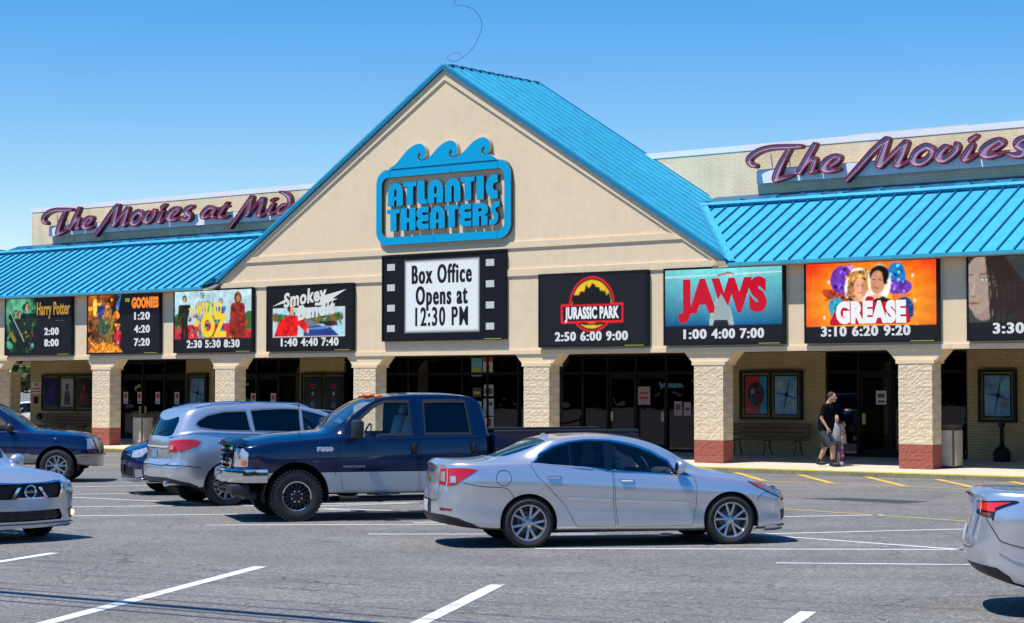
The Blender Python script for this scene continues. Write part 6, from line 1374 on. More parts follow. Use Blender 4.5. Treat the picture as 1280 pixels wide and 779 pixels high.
        for sd in (1, -1): e = MB(); q = c.pt(('f', .76, .70)); e.ell((q[0]+.0, sd*(q[1]+.0), .70), (.035, .045, .045), 8); e.build('headlight_bulb', chrome, c.root, True)
        P = c.poly([('f', 0, .42), ('f', .52, .43), ('f', .58, .33), ('f', .55, .285), ('f', 0, .28)]); c.cuts.append(P); c.patch('intake_back', None, dkg, -.04, param=c.grow(P, .02), join=True)
        c.patch('intake_bar', [('f', 0, .335), ('f', .55, .34), ('f', .55, .352), ('f', 0, .347)], plastic, -.005, join=True)
        for d in (.12, .28, .44): c.patch('intake_bar', [('f', d, .42), ('f', d+.014, .42), ('f', d+.014, .28), ('f', d, .28)], plastic, -.003)
        c.patch('fog_lamp_pocket', [('f', .72, .42), ('f', .90, .44), ('f', .90, .31), ('f', .74, .30)], dkg, .004); 
        for sd in (1, -1): e = MB(); q = c.pt(('f', .82, .365)); e.ell((q[0]-.004, sd*q[1], .365), (.03, .045, .045), 8); e.build('fog_lamp', mat('lit_fog', (.95, .75, .45), .2, emit=1.2), c.root, True)
        c.patch('front_plate', [('f', 0, .56), ('f', .155, .56), ('f', .155, .46), ('f', 0, .46)], mat('plate_bracket', (.30, .34, .42), .4), .008, join=True) if False else None
        c.patch('bumper_lip', [('f', 0, .245), ('f', .9, .25), ('x', .4, .26), ('x', .4, .2), ('f', 0, .2)], paint_m, .03, join=True)
    c.mirror(1.66, W*.95, .955, paint_m, (.15, .21, .16))
    c.seats((2.05,), .50, seat_grey); mb = MB(); mb.rbox((3.15, 0, .55), (.5, 1.3, .2), .06); mb.rbox((3.42, 0, .86), (.16, 1.3, .55), .06); mb.build('rear_bench', seat_grey, c.root, True)
    c.dash(1.38, .84, -1)
    if kind == 'a' and detail:
        f = MB(); p = c.pt(('s', 3.22, 8)); f.prism([(0, 0), (.16, 0), (.15, .05), (.11, .065)], lambda a, b, w: (p[0]-.06+a, w, p[2]-.012+b-.10*a), -.016, .016); f.build('roof_antenna', paint_m, c.root)
    wheels(c, style, .93, 3.67, W-.018, .335, .232, .215, 0)
    c.body(paint_m)
    return c
silver = paint('silver_paint', (.70, .71, .73), .72, .24); silver2 = paint('cool_silver_paint', (.58, .61, .67), .65, .25); white_car = paint('white_car_paint', (.7, .7, .7), .0, .3)
mp_ = place(1.56, 25.62, 2.30, .909, 12)
malibu = sedan('silver_sedan', 'silver four door sedan parked broadside in the middle of the lot', silver, mp_, 12, kind='a')
sedan('silver_sedan', 'silver sedan cut off by the right edge, red taillight showing', silver, place(4.24, 17.75, 4.80, .80, -9.5), -9.5, kind='b', style='five')
sedan('silver_sedan', 'silver sedan at the left edge facing the camera with round grille emblem', silver2, place(-6.66, 27.45, .93, -.80, -40), -40, kind='c', style='five')
sedan('white_sedan', 'white car seen through the arcade at the far left', white_car, Vector((-22.4, 80.5, 0)), 180, detail=False, kind='a')
# ---------------------------------------------------------------- crew-cab pickup
navy = paint('navy_paint', (.004, .012, .065), .1, .2); truck_paint = paint('navy_and_silver_paint', (.0025, .007, .042), .0, .2, (.50, .49, .47), .755)
def pickup():
    L, W = 4.13, 1.01
    top = [(0, 1.19), (.06, 1.235), (.2, 1.27), (.45, 1.31), (.9, 1.36), (1.35, 1.39), (1.50, 1.41), (1.62, 1.48), (2.0, 1.765), (2.2, 1.885), (2.36, 1.94), (2.6, 1.97), (3.0, 1.985), (3.5, 1.98), (3.85, 1.95), (4.0, 1.90), (4.13, 1.80)]
    deck = [(0, 1.13), (.2, 1.17), (.6, 1.20), (1.2, 1.24), (1.6, 1.265), (2.5, 1.29), (4.13, 1.31)]
    sill = [(0, .80), (.42, .78), (.5, .60), (1.45, .44), (4.13, .44)]
    nose = [(0, .02), (.8, .0), (1.0, .0), (1.15, .03), (1.25, .1), (2, .2)]; tail = [(0, 0), (.8, 0), (1.3, 0), (1.6, .05), (1.9, .12), (2.2, .2)]
    fr = ((0, 0), (.015, .35), (.045, .62), (.10, .82), (.20, .93), (.42, .985), (.9, 1.0)); rr = ((.5, 1.0), (.2, .985), (.06, .93), (.015, .80), (0, .5), (0, .25), (0, 0))
    rr = tuple((max(x, .002*(i)), y) for i, (x, y) in enumerate(rr))
    rr = ((.5, 1.0), (.2, .985), (.06, .93), (.02, .80), (.01, .5), (.005, .25), (0, 0))
    o = place(-3.325, 30.2, .96, -.97, 197.5)
    c = Car('pickup_truck', 'dark blue crew cab pickup with silver lower panels and black wheels', 'pickup truck', dict(L=L, W=W, top=top, deck=deck, sill=sill, nose=nose, tail=tail, plan=list(fr)+[(2.2, 1.0)]+[(L-x, y) for x, y in rr], tumble=.22, side=((.96, 0), (.985, .05), (1.0, .40), (.992, .72), (.955, 1))), o, 197.5)
    c.arch(.96, .42, .50, lip=None)
    f_ = [('x', x, z) for x, z in [(1.88, 1.31), (2.00, 1.285), (2.16, 1.285), (2.26, 1.335), (2.79, 1.335), (2.77, 1.835), (2.40, 1.835), (2.22, 1.76), (2.0, 1.58), (1.86, 1.42)]]
    r_ = [('x', x, z) for x, z in [(3.03, 1.345), (3.76, 1.345), (3.70, 1.835), (3.03, 1.835)]]
    for nm, pts, g_ in (('front_window', f_, clear_glass), ('rear_window', r_, dark_glass)):
        P = c.poly(pts); c.wins.append(c.grow(P, .01)); c.cuts.append(P)
        for s in (1, -1): c.emit(nm, [c.region([c.grow(P, .008)], -.018, s)], g_)
        c.ring('window_seal', P, .022, .008, plastic, .004)
    # doors
    fd = c.poly([('x', x, z) for x, z in [(1.64, 1.25), (1.63, .75), (1.70, .47), (2.90, .46), (2.89, 1.28), (2.86, 1.90), (2.42, 1.90), (2.19, 1.81), (1.98, 1.65), (1.78, 1.45)]]); rd_ = c.poly([('x', x, z) for x, z in [(2.93, .46), (3.86, .46), (3.90, .9), (3.90, 1.28), (3.82, 1.90), (2.90, 1.90), (2.92, 1.28)]])
    WP = [c.wins[0], c.wins[1]]
    for nm, P, w in (('front_door', fd, c.grow(WP[0], -.01)), ('rear_door', rd_, c.grow(WP[1], -.01))):
        c.cuts.append(P)
        for s in (1, -1): c.emit(nm, [c.region([c.grow(P, -.005)], 0, s, (.06, .22), holes=[w])], truck_paint)
        c.ring('door_gap', P, .02, .018, black, -.012)
    ws = c.poly([('s', 1.56, 8), ('s', 1.62, 6.8), ('s', 1.72, 6.3), ('s', 2.02, 6.28), ('s', 2.2, 6.4), ('s', 2.30, 6.75), ('s', 2.34, 8)]); c.cuts.append(ws); c.wins.append(c.grow(ws, -.02)); c.emit('windscreen', [c.region([ws], -.006, s) for s in (1, -1)], tint_glass); c.ring('windscreen_seal', ws, .018, .006, plastic, .003, join=True)
    bwn = c.poly([('r', 0, 1.78), ('r', .7, 1.78), ('r', .78, 1.40), ('r', 0, 1.40)]); c.cuts.append(bwn); c.wins.append(bwn); c.emit('rear_screen', [c.region([bwn], -.006, s) for s in (1, -1)], dark_glass)
    for S_ in ([('f', .70, 1.16), ('s', .12, 5.2), ('s', .8, 5.0), ('s', 1.55, 5.0)], [('x', 1.62, 1.24), ('x', 1.58, .9), ('x', 1.56, .7)]):
        Ls = c.seam(S_, .008)
        for s in (1, -1): c.emit('panel_gap', [c.region([Ls], .004, s, (.2, 1.))], black)
    # grille, lamps, bumper
    P = c.poly([('f', 0, 1.17), ('f', .52, 1.17), ('f', .60, 1.10), ('f', .60, .90), ('f', .52, .83), ('f', 0, .83)]); c.cuts.append(P); c.patch('grille_back', None, black, -.07, param=c.grow(P, .02), join=True)
    c.ring('grille_surround', P, .03, .035, chrome, .035, join=True)
    for z in (.885, .955, 1.025, 1.095): 
        c.patch('grille_bar', [('f', 0, z+.034), ('f', .56, z+.034), ('f', .56, z), ('f', 0, z)], chrome, .022, join=True)
    e = MB(); p = c.pt(('f', .01, 1.0)); e.ell((p[0]-.04, 0, 1.0), (.015, .11, .055), 10); e.build('oval_badge', navy, c.root, True)
    hl = c.poly([('f', .65, 1.13), ('f', .90, 1.13), ('x', .16, 1.12), ('x', .22, 1.06), ('x', .21, .86), ('f', .95, .85), ('f', .65, .85)]); c.ring('headlight_seal', hl, .006, .008, black, .004); c.patch('headlight', None, lens_white, .006, param=hl)
    for sd in (1, -1):
        e = MB(); q_ = c.pt(('f', .80, 1.03)); e.ell((q_[0]+.004, sd*q_[1], 1.04), (.02, .07, .05), 8); e.build('headlight_bulb', chrome, c.root, True)
    c.patch('indicator', [('f', .90, .955), ('x', .19, .955), ('x', .19, .87), ('f', .90, .87)], amber, .008)
    # hood deflector
    hd = MB(); n = 16; ring_ = []
    for i in range(n+1):
        y = -.84+1.68*i/n; k = abs(y/.84)**3; ring_.append([(.02+.12*k, y, 1.165-.05*k), (-.045+.12*k, y, 1.19-.05*k), (-.035+.12*k, y, 1.235-.06*k), (.15+.12*k, y, 1.285-.06*k)])
    hd.v = [q for r in ring_ for q in r]; hd.f = [(4*i+k, 4*i+k+1, 4*i+5+k, 4*i+4+k) for i in range(n) for k in range(3)]; hd.mi = [0]*len(hd.f); hd.build('hood_deflector', mat('deflector', (.003, .004, .010), .22, spec=.5), c.root, True)
    bp = MB(); n = 20; prof = [(.10, .80), (-.06, .815), (-.10, .79), (-.11, .68), (-.09, .61), (.02, .60), (.12, .605)]; rows = []
    for i in range(n+1):
        y = -1.0+2.0*i/n; k = abs(y)**3*.22; rows.append([(x+k, y, z) for x, z in prof])
    for sd in (1, -1): pass
    rows = [[(x+.52, -1.01, z*.95+.04) for x, z in prof][:0]]+rows; rows = rows[1:]
    ext = lambda sd: [[(.24+.26*t+.2*max(x, 0)*0, sd*(1.018-.10*(x+.10)), z) for x, z in prof] for t in (0, .5, 1.0)]
    rows = ext(-1)[::-1]+rows+ext(1); m_ = len(prof)
    bp.v = [q for r in rows for q in r]; bp.f = [(m_*i+k, m_*i+k+1, m_*(i+1)+k+1, m_*(i+1)+k) for i in range(len(rows)-1) for k in range(m_-1)]; bp.mi = [0]*len(bp.f); bp.build('bumper', chrome, c.root, True)
    v_ = MB(); v_.rbox((.10, 0, .50), (.30, 1.86, .17), .05); v_.rbox((.30, 0, .40), (.20, 1.5, .12), .04); v_.build('air_dam', plastic, c.root, True)
    for sd in (1, -1): h_ = MB(); h_.tube([(-.04, sd*.38, .60), (-.13, sd*.38, .57), (-.13, sd*.38, .50), (-.02, sd*.38, .47)], .02, 8); h_.build('tow_hook', black, c.root, True)
    # fender badge and door script
    q = c.pt(('x', 1.42, 1.11))
    for sd in (1, -1):
        me = text_mesh('F350', .085, .006, 1.5, extrude=.004)
        if sd > 0: me.transform(Matrix.Rotation(math.pi, 4, 'Z'))
        me.transform(Matrix.Translation((1.40, sd*(q[1]+.006), 1.11))); finish('badge_text', me, mat('satin_moulding', (.80, .80, .82), .3, .3), c.root)
        me = text_mesh('POWER STROKE V8', .036, .001, 1.1, extrude=.002)
        if sd > 0: me.transform(Matrix.Rotation(math.pi, 4, 'Z'))
        q2 = c.pt(('x', 1.85, .84)); me.transform(Matrix.Translation((1.86, sd*(q2[1]+.004), .84))); finish('badge_text', me, mat('badge_grey', (.3, .3, .32), .4), c.root)
    for x in (2.82, 3.80):
        for sd in (1, -1):
            q = c.pt(('x', x, 1.10)); e = MB(); e.rbox((x, sd*(q[1]+.004), 1.11), (.10, .012, .17), .03); e.build('handle_recess', black, c.root, True); e = MB(); e.rbox((x, sd*(q[1]+.022), 1.12), (.055, .02, .14), .009); e.build('door_handle', truck_paint if False else plastic, c.root, True)
    for sd in (1, -1):   # tow mirrors
        e = MB(); e.rbox((1.86, sd*1.20, 1.42), (.16, .26, .30), .05); e.rbox((1.90, sd*1.05, 1.32), (.10, .30, .05), .02); e.rbox((1.90, sd*1.05, 1.50), (.08, .26, .04), .015); o_ = e.build('door_mirror', plastic, c.root, True)
        e = MB(); e.rbox((1.945, sd*1.20, 1.42), (.012, .21, .25), .004); e.build('mirror_glass', chrome, o_)
    for y in (-.55, -.13, 0, .13, .55):
        zz = float(c.top(2.30)); e = MB(); e.ell((2.32+.06*abs(y), y, zz+.015-.05*y*y), (.075, .045, .035), 8); e.build('roof_marker', amber, c.root, True)
    a_ = MB(); a_.tube([(1.35, .86, 1.30), (1.36, .86, 2.15)], .006, 5); a_.build('antenna', black, c.root)
    for sd in (1, -1):
        e = MB(); e.tube([(1.62, sd*1.03, .36), (1.72, sd*1.06, .345), (3.80, sd*1.06, .345), (3.90, sd*1.03, .36)], .045, 10); 
        e.build('running_board', black, c.root, True)
        e = MB(); e.rbox((2.75, sd*1.06, .395), (1.7, .11, .012), .004); e.build('step_pad', mat('step_grey', (.12, .12, .12), .6), c.root)
    c.seats((2.62, 3.4), .98, mat('seat_light', (.33, .37, .36), .7), .52); c.dash(1.85, 1.22, -1)
    # load bed
    bx0, bx1 = 4.155, 6.60; xr = 5.33
    for sd in (1, -1):
        side_p = [(bx0, .62)]+[(xr+.50*math.cos(a), .42+.50*math.sin(a)) for a in np.linspace(math.pi-.42, .42, 24)]+[(bx1, .62), (bx1, 1.33), (bx0, 1.36)]
        y0, y1 = sd*1.01, sd*.93; plate([side_p], lambda a, b, w: (a, w, b), y0, y1).build('bed_side', truck_paint, c.root)
        rl = MB(); rl.rbox(((bx0+bx1)/2, sd*.965, 1.368), (bx1-bx0-.01, .12, .045), .015); rl.build('bed_rail', plastic, c.root, True)
        wl = MB(); pr = [(xr+.51*math.cos(a), .42+.51*math.sin(a)) for a in np.linspace(math.pi+.2, -.2, 20)]; wl.add([(x, sd*.928, z) for x, z in pr]+[(x, sd*.55, z) for x, z in pr], [(k, k+1, 21+k, 20+k) for k in range(19)]+[tuple(range(20, 40))]); wl.build('wheel_well', black_well, c.root, True)
        tlm = MB(); tlm.rbox((bx1+.012, sd*.90, 1.08), (.04, .14, .40), .015); tlm.build('taillight', red_lens, c.root, True)
    m_ = MB(); m_.box(bx0, bx0+.05, -.929, .929, .64, 1.34); m_.build('bulkhead', truck_paint, c.root); m_ = MB(); m_.box(bx1-.055, bx1-.002, -.80, .80, .64, 1.33); m_.build('tailgate', truck_paint, c.root); m_ = MB(); m_.box(bx0+.051, bx1-.056, -.929, .929, .70, .74); m_.build('bed_floor', plastic, c.root)
    m_ = MB(); m_.rbox((6.70, 0, .62), (.16, 1.94, .16), .03); m_.build('rear_bumper', chrome, c.root, True); m_ = MB(); m_.box(.6, 6.5, -.45, -.35, .42, .56); m_.box(.6, 6.5, .35, .45, .42, .56); m_.build('chassis_rail', black_well, c.root); m_ = MB(); m_.tube([(.96, -.8, .40), (.96, .8, .40)], .06, 8); m_.tube([(xr, -.8, .40), (xr, .8, .40)], .07, 8); m_.build('axle', black_well, c.root, True)
    wheels(c, 'truck', .96, xr, 1.0, .405, .225, .28, 0)
    c.body(truck_paint, name='cab_body')
    return c
pickup()

# ---------------------------------------------------------------- SUVs and the small wagon
def suv(name, label, pm, o, fd, L, W, top, deck, sill, nose, tail, xf, xr, r, rr, style, wins, kind, arch_r=None, tum=.24, tail_len=.8, doorsx=(), fr=None, rw_s=None, group=None):
    kw = {}
    pl = PLAN(L, W) if fr is None else PLAN(L, W, fr)
    c = Car(name, label, 'car', dict(L=L, W=W, top=top, deck=deck, sill=sill, nose=nose, tail=tail, plan=pl, tumble=tum, tail_len=tail_len), o, fd, group)
    ar = arch_r or r+.05
    for x in (xf, xr): c.arch(x, r-.01, ar)
    for i, (pts, g_) in enumerate(wins):
        P = c.poly([('x', x, z) for x, z in pts]); c.wins.append(c.grow(P, .01)); c.cuts.append(P)
        for s in (1, -1): c.emit('side_window', [c.region([c.grow(P, .008)], -.012, s)], g_)
        c.ring('window_seal', P, .010, .006, mat('satin_trim', (.30, .31, .33), .35, .6) if kind == 'e' else plastic, .004)
    for seamp in doorsx:
        Ls = c.seam([('x', *p) for p in seamp], .007)
        for s in (1, -1): c.emit('panel_gap', [c.region([Ls], .004, s, (.2, 1.))], black)
    return c
def suv_e():
    L, W = 5.12, .985
    top = [(0, .86), (.1, .95), (.3, 1.03), (.7, 1.11), (1.1, 1.17), (1.30, 1.22), (1.6, 1.40), (2.0, 1.60), (2.35, 1.71), (2.8, 1.78), (3.3, 1.80), (3.8, 1.785), (4.2, 1.755), (4.6, 1.71), (4.85, 1.67), (5.0, 1.62), (5.12, 1.5)]
    deck = [(0, .82), (.4, .98), (.9, 1.06), (1.4, 1.12), (2.2, 1.19), (3.2, 1.24), (4.0, 1.27), (4.5, 1.29), (4.9, 1.25), (5.12, 1.18)]
    sill = [(0, .26), (1.5, .27), (4.3, .30), (4.7, .36), (5.12, .42)]; nose = [(0, .1), (.3, 0), (.6, 0), (.8, .1), (1.2, .3)]; tail = [(0, .20), (.40, .04), (.55, 0), (.72, .0), (.80, .07), (1.1, .09), (1.3, .16), (1.5, .27), (1.65, .36), (1.8, .45)]
    gl = dark_glass
    wins = [([(3.58, 1.30), (3.64, 1.65), (4.05, 1.64), (4.35, 1.58), (4.53, 1.48), (4.57, 1.42), (4.50, 1.365), (4.2, 1.32)], gl), ([(2.64, 1.27), (2.64, 1.675), (3.55, 1.66), (3.50, 1.295)], gl), ([(1.58, 1.22), (1.88, 1.42), (2.2, 1.57), (2.58, 1.665), (2.58, 1.26)], tint_glass)]
    c = suv('silver_suv', 'silver SUV parked between the truck and the small dark blue wagon, seen from behind', silver, place(-4.98, 34.2, 4.03, .93, 28), 28, L, W, top, deck, sill, nose, tail, 1.0, 4.03, .37, .245, 'ten', wins, 'e', .42,
            doorsx=[[(2.61, 1.3), (2.60, .8), (2.62, .34)], [(3.57, 1.3), (3.56, 1.0), (3.42, .75), (3.30, .34)], [(1.48, 1.15), (1.45, .8), (1.5, .34)]])
    P = c.poly([('rs', 0, 7.2), ('rs', .45, 6.95), ('r', .66, 1.60), ('r', .74, 1.48), ('r', .70, 1.27), ('r', .62, 1.22), ('r', 0, 1.22)]); c.cuts.append(P); c.wins.append(c.grow(P, -.02)); c.emit('rear_screen', [c.region([P], -.006, s) for s in (1, -1)], gl)
    tl = [('r', .62, 1.13), ('r', .85, 1.15), ('x', 4.62, 1.155), ('x', 4.50, 1.12), ('x', 4.58, 1.03), ('x', 4.80, .96), ('r', .80, .955), ('r', .64, .96)]; P = c.poly(tl); c.ring('taillight_chrome', P, .010, .005, alloy, .006); c.patch('taillight', None, red_lens, .012, param=P); c.patch('reverse_lens', [('r', .66, 1.06), ('r', .76, 1.06), ('r', .76, .98), ('r', .66, .98)], mat('lens_pink', (.6, .25, .25), .15, coat=1), .017)
    c.patch('tailgate_chrome', [('r', 0, 1.05), ('r', .58, 1.05), ('r', .58, 1.02), ('r', 0, 1.02)], mat('satin_moulding', (.80, .80, .82), .3, .3), .010, join=True); c.patch('number_plate', [('r', 0, .98), ('r', .155, .98), ('r', .155, .83), ('r', 0, .83)], mat('plate_blue', (.15, .28, .42), .4), .010, join=True)
    for S_ in ([('r', 0, .72), ('r', .60, .72), ('r', .72, .80), ('r', .60, .95)], [('r', .66, .72), ('x', 4.70, .70), ('x', 4.50, .68)]):
        Ls = c.seam(S_, .007)
        for s in (1, -1): c.emit('panel_gap', [c.region([Ls], .004, s, (.2, 1.))], black)
    c.patch('lower_valance', [('r', 0, .50), ('r', .7, .50), ('x', 4.85, .44), ('x', 4.55, .36), ('x', 4.55, .30), ('r', 0, .36)], plastic, .006, join=True)
    for sd in (1, -1): e = MB(); e.tube([(4.7, sd*.62, .40), (5.08, sd*.66, .40)], .05, 12); e.build('exhaust_tip', chrome, c.root, True); e = MB(); zz = 1.80; e.tube([(2.4, sd*.66, 1.70), (2.6, sd*.66, 1.775), (3.4, sd*.66, 1.80), (4.2, sd*.64, 1.76), (4.5, sd*.63, 1.70)], .018, 8); e.build('roof_rail', chrome, c.root, True)
    e = MB(); e.tube([(4.98, .05, 1.25), (4.93, .34, 1.32)], .012, 6); e.build('rear_wiper', black, c.root)
    ws = c.poly([('s', 1.30, 8), ('s', 1.36, 6.8), ('s', 1.46, 6.3), ('s', 1.8, 6.28), ('s', 2.1, 6.45), ('s', 2.2, 6.9), ('s', 2.24, 8)]); c.cuts.append(ws); c.wins.append(ws); c.emit('windscreen', [c.region([ws], -.006, s) for s in (1, -1)], tint_glass)
    c.patch('headlight', [('f', .62, .92), ('x', .35, .97), ('x', .40, .92), ('x', .2, .80), ('f', .64, .80)], lens_white, .005); c.patch('grille', [('f', 0, .86), ('f', .45, .88), ('f', .40, .55), ('f', 0, .52)], black, .005, join=True)
    c.handle(2.42, 1.0, chrome); c.handle(3.36, 1.04, chrome); c.mirror(1.72, W*.93, 1.22, silver); c.seats((2.1, 3.0), .78); c.dash(1.6, 1.05)
    wheels(c, 'ten', 1.0, 4.03, W-.02, .37, .245, .25); c.body(silver); return c
suv_e()
def suv_x():
    L, W = 4.83, .92
    top = [(0, .93), (.08, 1.0), (.25, 1.06), (.6, 1.10), (1.1, 1.14), (1.42, 1.17), (1.6, 1.27), (2.0, 1.55), (2.3, 1.70), (2.6, 1.77), (3.2, 1.80), (4.4, 1.79), (4.7, 1.74), (4.83, 1.6)]
    deck = [(0, .90), (.25, .985), (.8, 1.03), (1.5, 1.07), (3, 1.12), (4.83, 1.14)]; sill = [(0, .33), (.5, .38), (1.4, .40), (4.83, .42)]
    nose = [(0, .08), (.35, 0), (.7, 0), (.9, .08), (1.1, .25)]; tail = [(0, .1), (.5, 0), (1.1, .05), (1.7, .3)]
    wins = [([(1.72, 1.12), (2.02, 1.35), (2.32, 1.56), (2.62, 1.64), (2.65, 1.14)], tint_glass), ([(2.76, 1.16), (2.76, 1.66), (3.50, 1.66), (3.46, 1.17)], dark_glass), ([(3.6, 1.18), (3.62, 1.65), (4.4, 1.6), (4.4, 1.19)], dark_glass)]
    pmx = paint('navy_and_tan_paint', (.004, .013, .075), .1, .2, (.36, .33, .27), .60)
    c = suv('navy_suv', 'dark blue SUV with tan lower bumper entering at the left edge', pmx, place(-9.85, 42.3, .87, .88, 4), 4, L, W, top, deck, sill, nose, tail, .87, 3.70, .37, .225, 'double5', wins, 'x', .44, doorsx=[[(1.56, 1.1), (1.55, .8), (1.62, .42)], [(2.71, 1.15), (2.71, .8), (2.70, .42)], [(.42, 1.0), (.40, .75), (.36, .62)]])
    c.patch('headlight', [('f', .60, .93), ('f', .85, .94), ('x', .26, .95), ('x', .24, .76), ('f', .85, .72), ('f', .60, .73)], lens_white, .006); c.patch('indicator', [('x', .14, .585), ('x', .36, .585), ('x', .36, .545), ('x', .14, .545)], amber, .012)
    c.patch('grille', [('f', 0, .92), ('f', .52, .92), ('f', .52, .70), ('f', 0, .70)], alloy, .006, join=True)
    c.patch('bumper_step', [('f', 0, .62), ('f', .9, .62), ('x', .40, .61), ('x', .40, .575), ('f', 0, .58)], mat('bumper_tan', (.36, .33, .27), .5), .03, join=True)
    for z in (.60,): c.patch('body_moulding', [('x', 1.42, .63), ('x', 3.2, .64), ('x', 3.2, .57), ('x', 1.42, .56)], mat('bumper_tan', (.36, .33, .27), .5), .016)
    ws = c.poly([('s', 1.52, 8), ('s', 1.58, 6.8), ('s', 1.68, 6.3), ('s', 2.0, 6.28), ('s', 2.2, 6.45), ('s', 2.3, 6.9), ('s', 2.34, 8)]); c.cuts.append(ws); c.wins.append(ws); c.emit('windscreen', [c.region([ws], -.006, s) for s in (1, -1)], tint_glass)
    c.handle(2.50, .98, chrome); c.mirror(1.86, W*.95, 1.10, plastic, (.16, .2, .18)); c.seats((2.3, 3.2), .8); c.dash(1.75, 1.02); e = MB(); e.rbox((.9, .90, .955), (.05, .02, .03), .006); e.build('side_marker', lens_white, c.root)
    for sd in (1, -1):
        a_ = MB(); a_.tube([(3.0, sd*.62, 1.80), (4.4, sd*.6, 1.80)], .02, 6); a_.build('roof_rail', plastic, c.root, True)
    wheels(c, 'double5', .87, 3.70, W-.02, .37, .225, .24); c.body(pmx); return c
suv_x()
def wagon():
    L, W = 4.78, .91
    top = [(0, .84), (.08, .92), (.25, .99), (.6, 1.05), (1.0, 1.10), (1.2, 1.14), (1.6, 1.36), (2.0, 1.54), (2.4, 1.63), (3.0, 1.66), (4.0, 1.62), (4.5, 1.52), (4.78, 1.3)]
    deck = [(0, .80), (.3, .93), (.8, 1.0), (1.3, 1.05), (2.5, 1.08), (4.78, 1.1)]; sill = [(0, .26), (1.0, .25), (4.78, .3)]
    nose = [(0, .12), (.35, .02), (.5, 0), (.7, .0), (.85, .06), (1.1, .3)]; tail = [(0, .1), (.6, 0), (1.0, .05), (1.6, .4)]
    wins = [([(1.55, 1.10), (1.85, 1.29), (2.15, 1.42), (2.5, 1.50), (2.52, 1.12)], tint_glass), ([(2.62, 1.13), (2.62, 1.5), (3.5, 1.48), (3.5, 1.15)], dark_glass)]
    c = suv('navy_wagon', 'small dark blue wagon nosing out behind the silver SUV', navy, place(-6.35, 37.5, .92, -.86, 203), 203, L, W, top, deck, sill, nose, tail, .92, 3.66, .335, .215, 'five', wins, 'w', .385)
    P = c.poly([('f', 0, .84), ('f', .36, .86), ('f', .40, .76), ('f', .30, .66), ('f', 0, .65)]); c.cuts.append(P); c.patch('grille_back', None, black, -.03, param=c.grow(P, .01), join=True); c.ring('grille_surround', P, .02, .01, chrome, .008, join=True)
    for z in (.70, .74, .78, .82): c.patch('grille_bar', [('f', 0, z), ('f', .36, z), ('f', .36, z-.014), ('f', 0, z-.014)], chrome, .002, join=True)
    c.patch('headlight', [('f', .46, .84), ('f', .80, .90), ('x', .42, .97), ('x', .48, .93), ('x', .25, .80), ('f', .80, .74), ('f', .50, .72)], lens_white, .006); c.patch('indicator', [('x', .30, .86), ('x', .44, .93), ('x', .42, .87), ('x', .32, .82)], amber, .010)
    c.patch('lower_grille', [('f', 0, .55), ('f', .55, .55), ('f', .50, .36), ('f', 0, .36)], black, .004, join=True)
    c.patch('fog_lamp_panel', [('f', .62, .50), ('x', .20, .50), ('x', .22, .36), ('f', .62, .34)], alloy, .008); c.patch('skid_plate', [('f', 0, .33), ('f', .95, .34), ('x', .38, .32), ('x', .38, .27), ('f', 0, .25)], mat('skid_silver', (.40, .41, .43), .5), .02, join=True)
    e = MB(); p = c.pt(('f', .0, .48)); e.rbox((p[0]-.02, 0, .50), (.01, .31, .15), .003); e.build('front_plate', black, c.root)
    ws = c.poly([('s', 1.20, 8), ('s', 1.28, 6.8), ('s', 1.38, 6.3), ('s', 1.7, 6.28), ('s', 1.95, 6.45), ('s', 2.05, 6.9), ('s', 2.1, 8)]); c.cuts.append(ws); c.wins.append(ws); c.emit('windscreen', [c.region([ws], -.006, s) for s in (1, -1)], tint_glass)
    c.mirror(1.62, W*.93, 1.08, navy); wheels(c, 'five', .92, 3.66, W-.02, .335, .215, .22); c.seats((2.1,), .65); c.body(navy); return c
wagon()

# ================================================================ people
def skin_mesh(nodes, edges, sub=2, root=0):
    """nodes: (x,y,z,r[,r2]) ; one continuous skinned surface"""
    me = bpy.data.meshes.new('figure'); me.from_pydata([n[:3] for n in nodes], edges, []); o = bpy.data.objects.new('figure', me); COL.objects.link(o)
    o.modifiers.new('skin', 'SKIN').use_smooth_shade = True
    if not me.skin_vertices: bpy.data.objects.remove(o); return None
    for i, n in enumerate(nodes):
        sv = me.skin_vertices[0].data[i]; sv.radius = (n[3], n[4] if len(n) > 4 else n[3]); sv.use_root = (i == root)
    sm = o.modifiers.new('sub', 'SUBSURF'); sm.levels = sub; sm.render_levels = sub
    dg = bpy.context.evaluated_depsgraph_get(); r = bpy.data.meshes.new_from_object(o.evaluated_get(dg)); bpy.data.objects.remove(o); return r
def chainmesh(chains, sub=2):
    """several chains sharing node names: list of lists of (key or None, (x,y,z,r..))"""
    nodes, idx, edges = [], {}, []
    for ch in chains:
        prev = None
        for k, n in ch:
            if k in idx and n is None: i = idx[k]
            else: i = len(nodes); nodes.append(n); idx[k] = i
            if prev is not None: edges.append((prev, i))
            prev = i
    return skin_mesh(nodes, edges, sub)
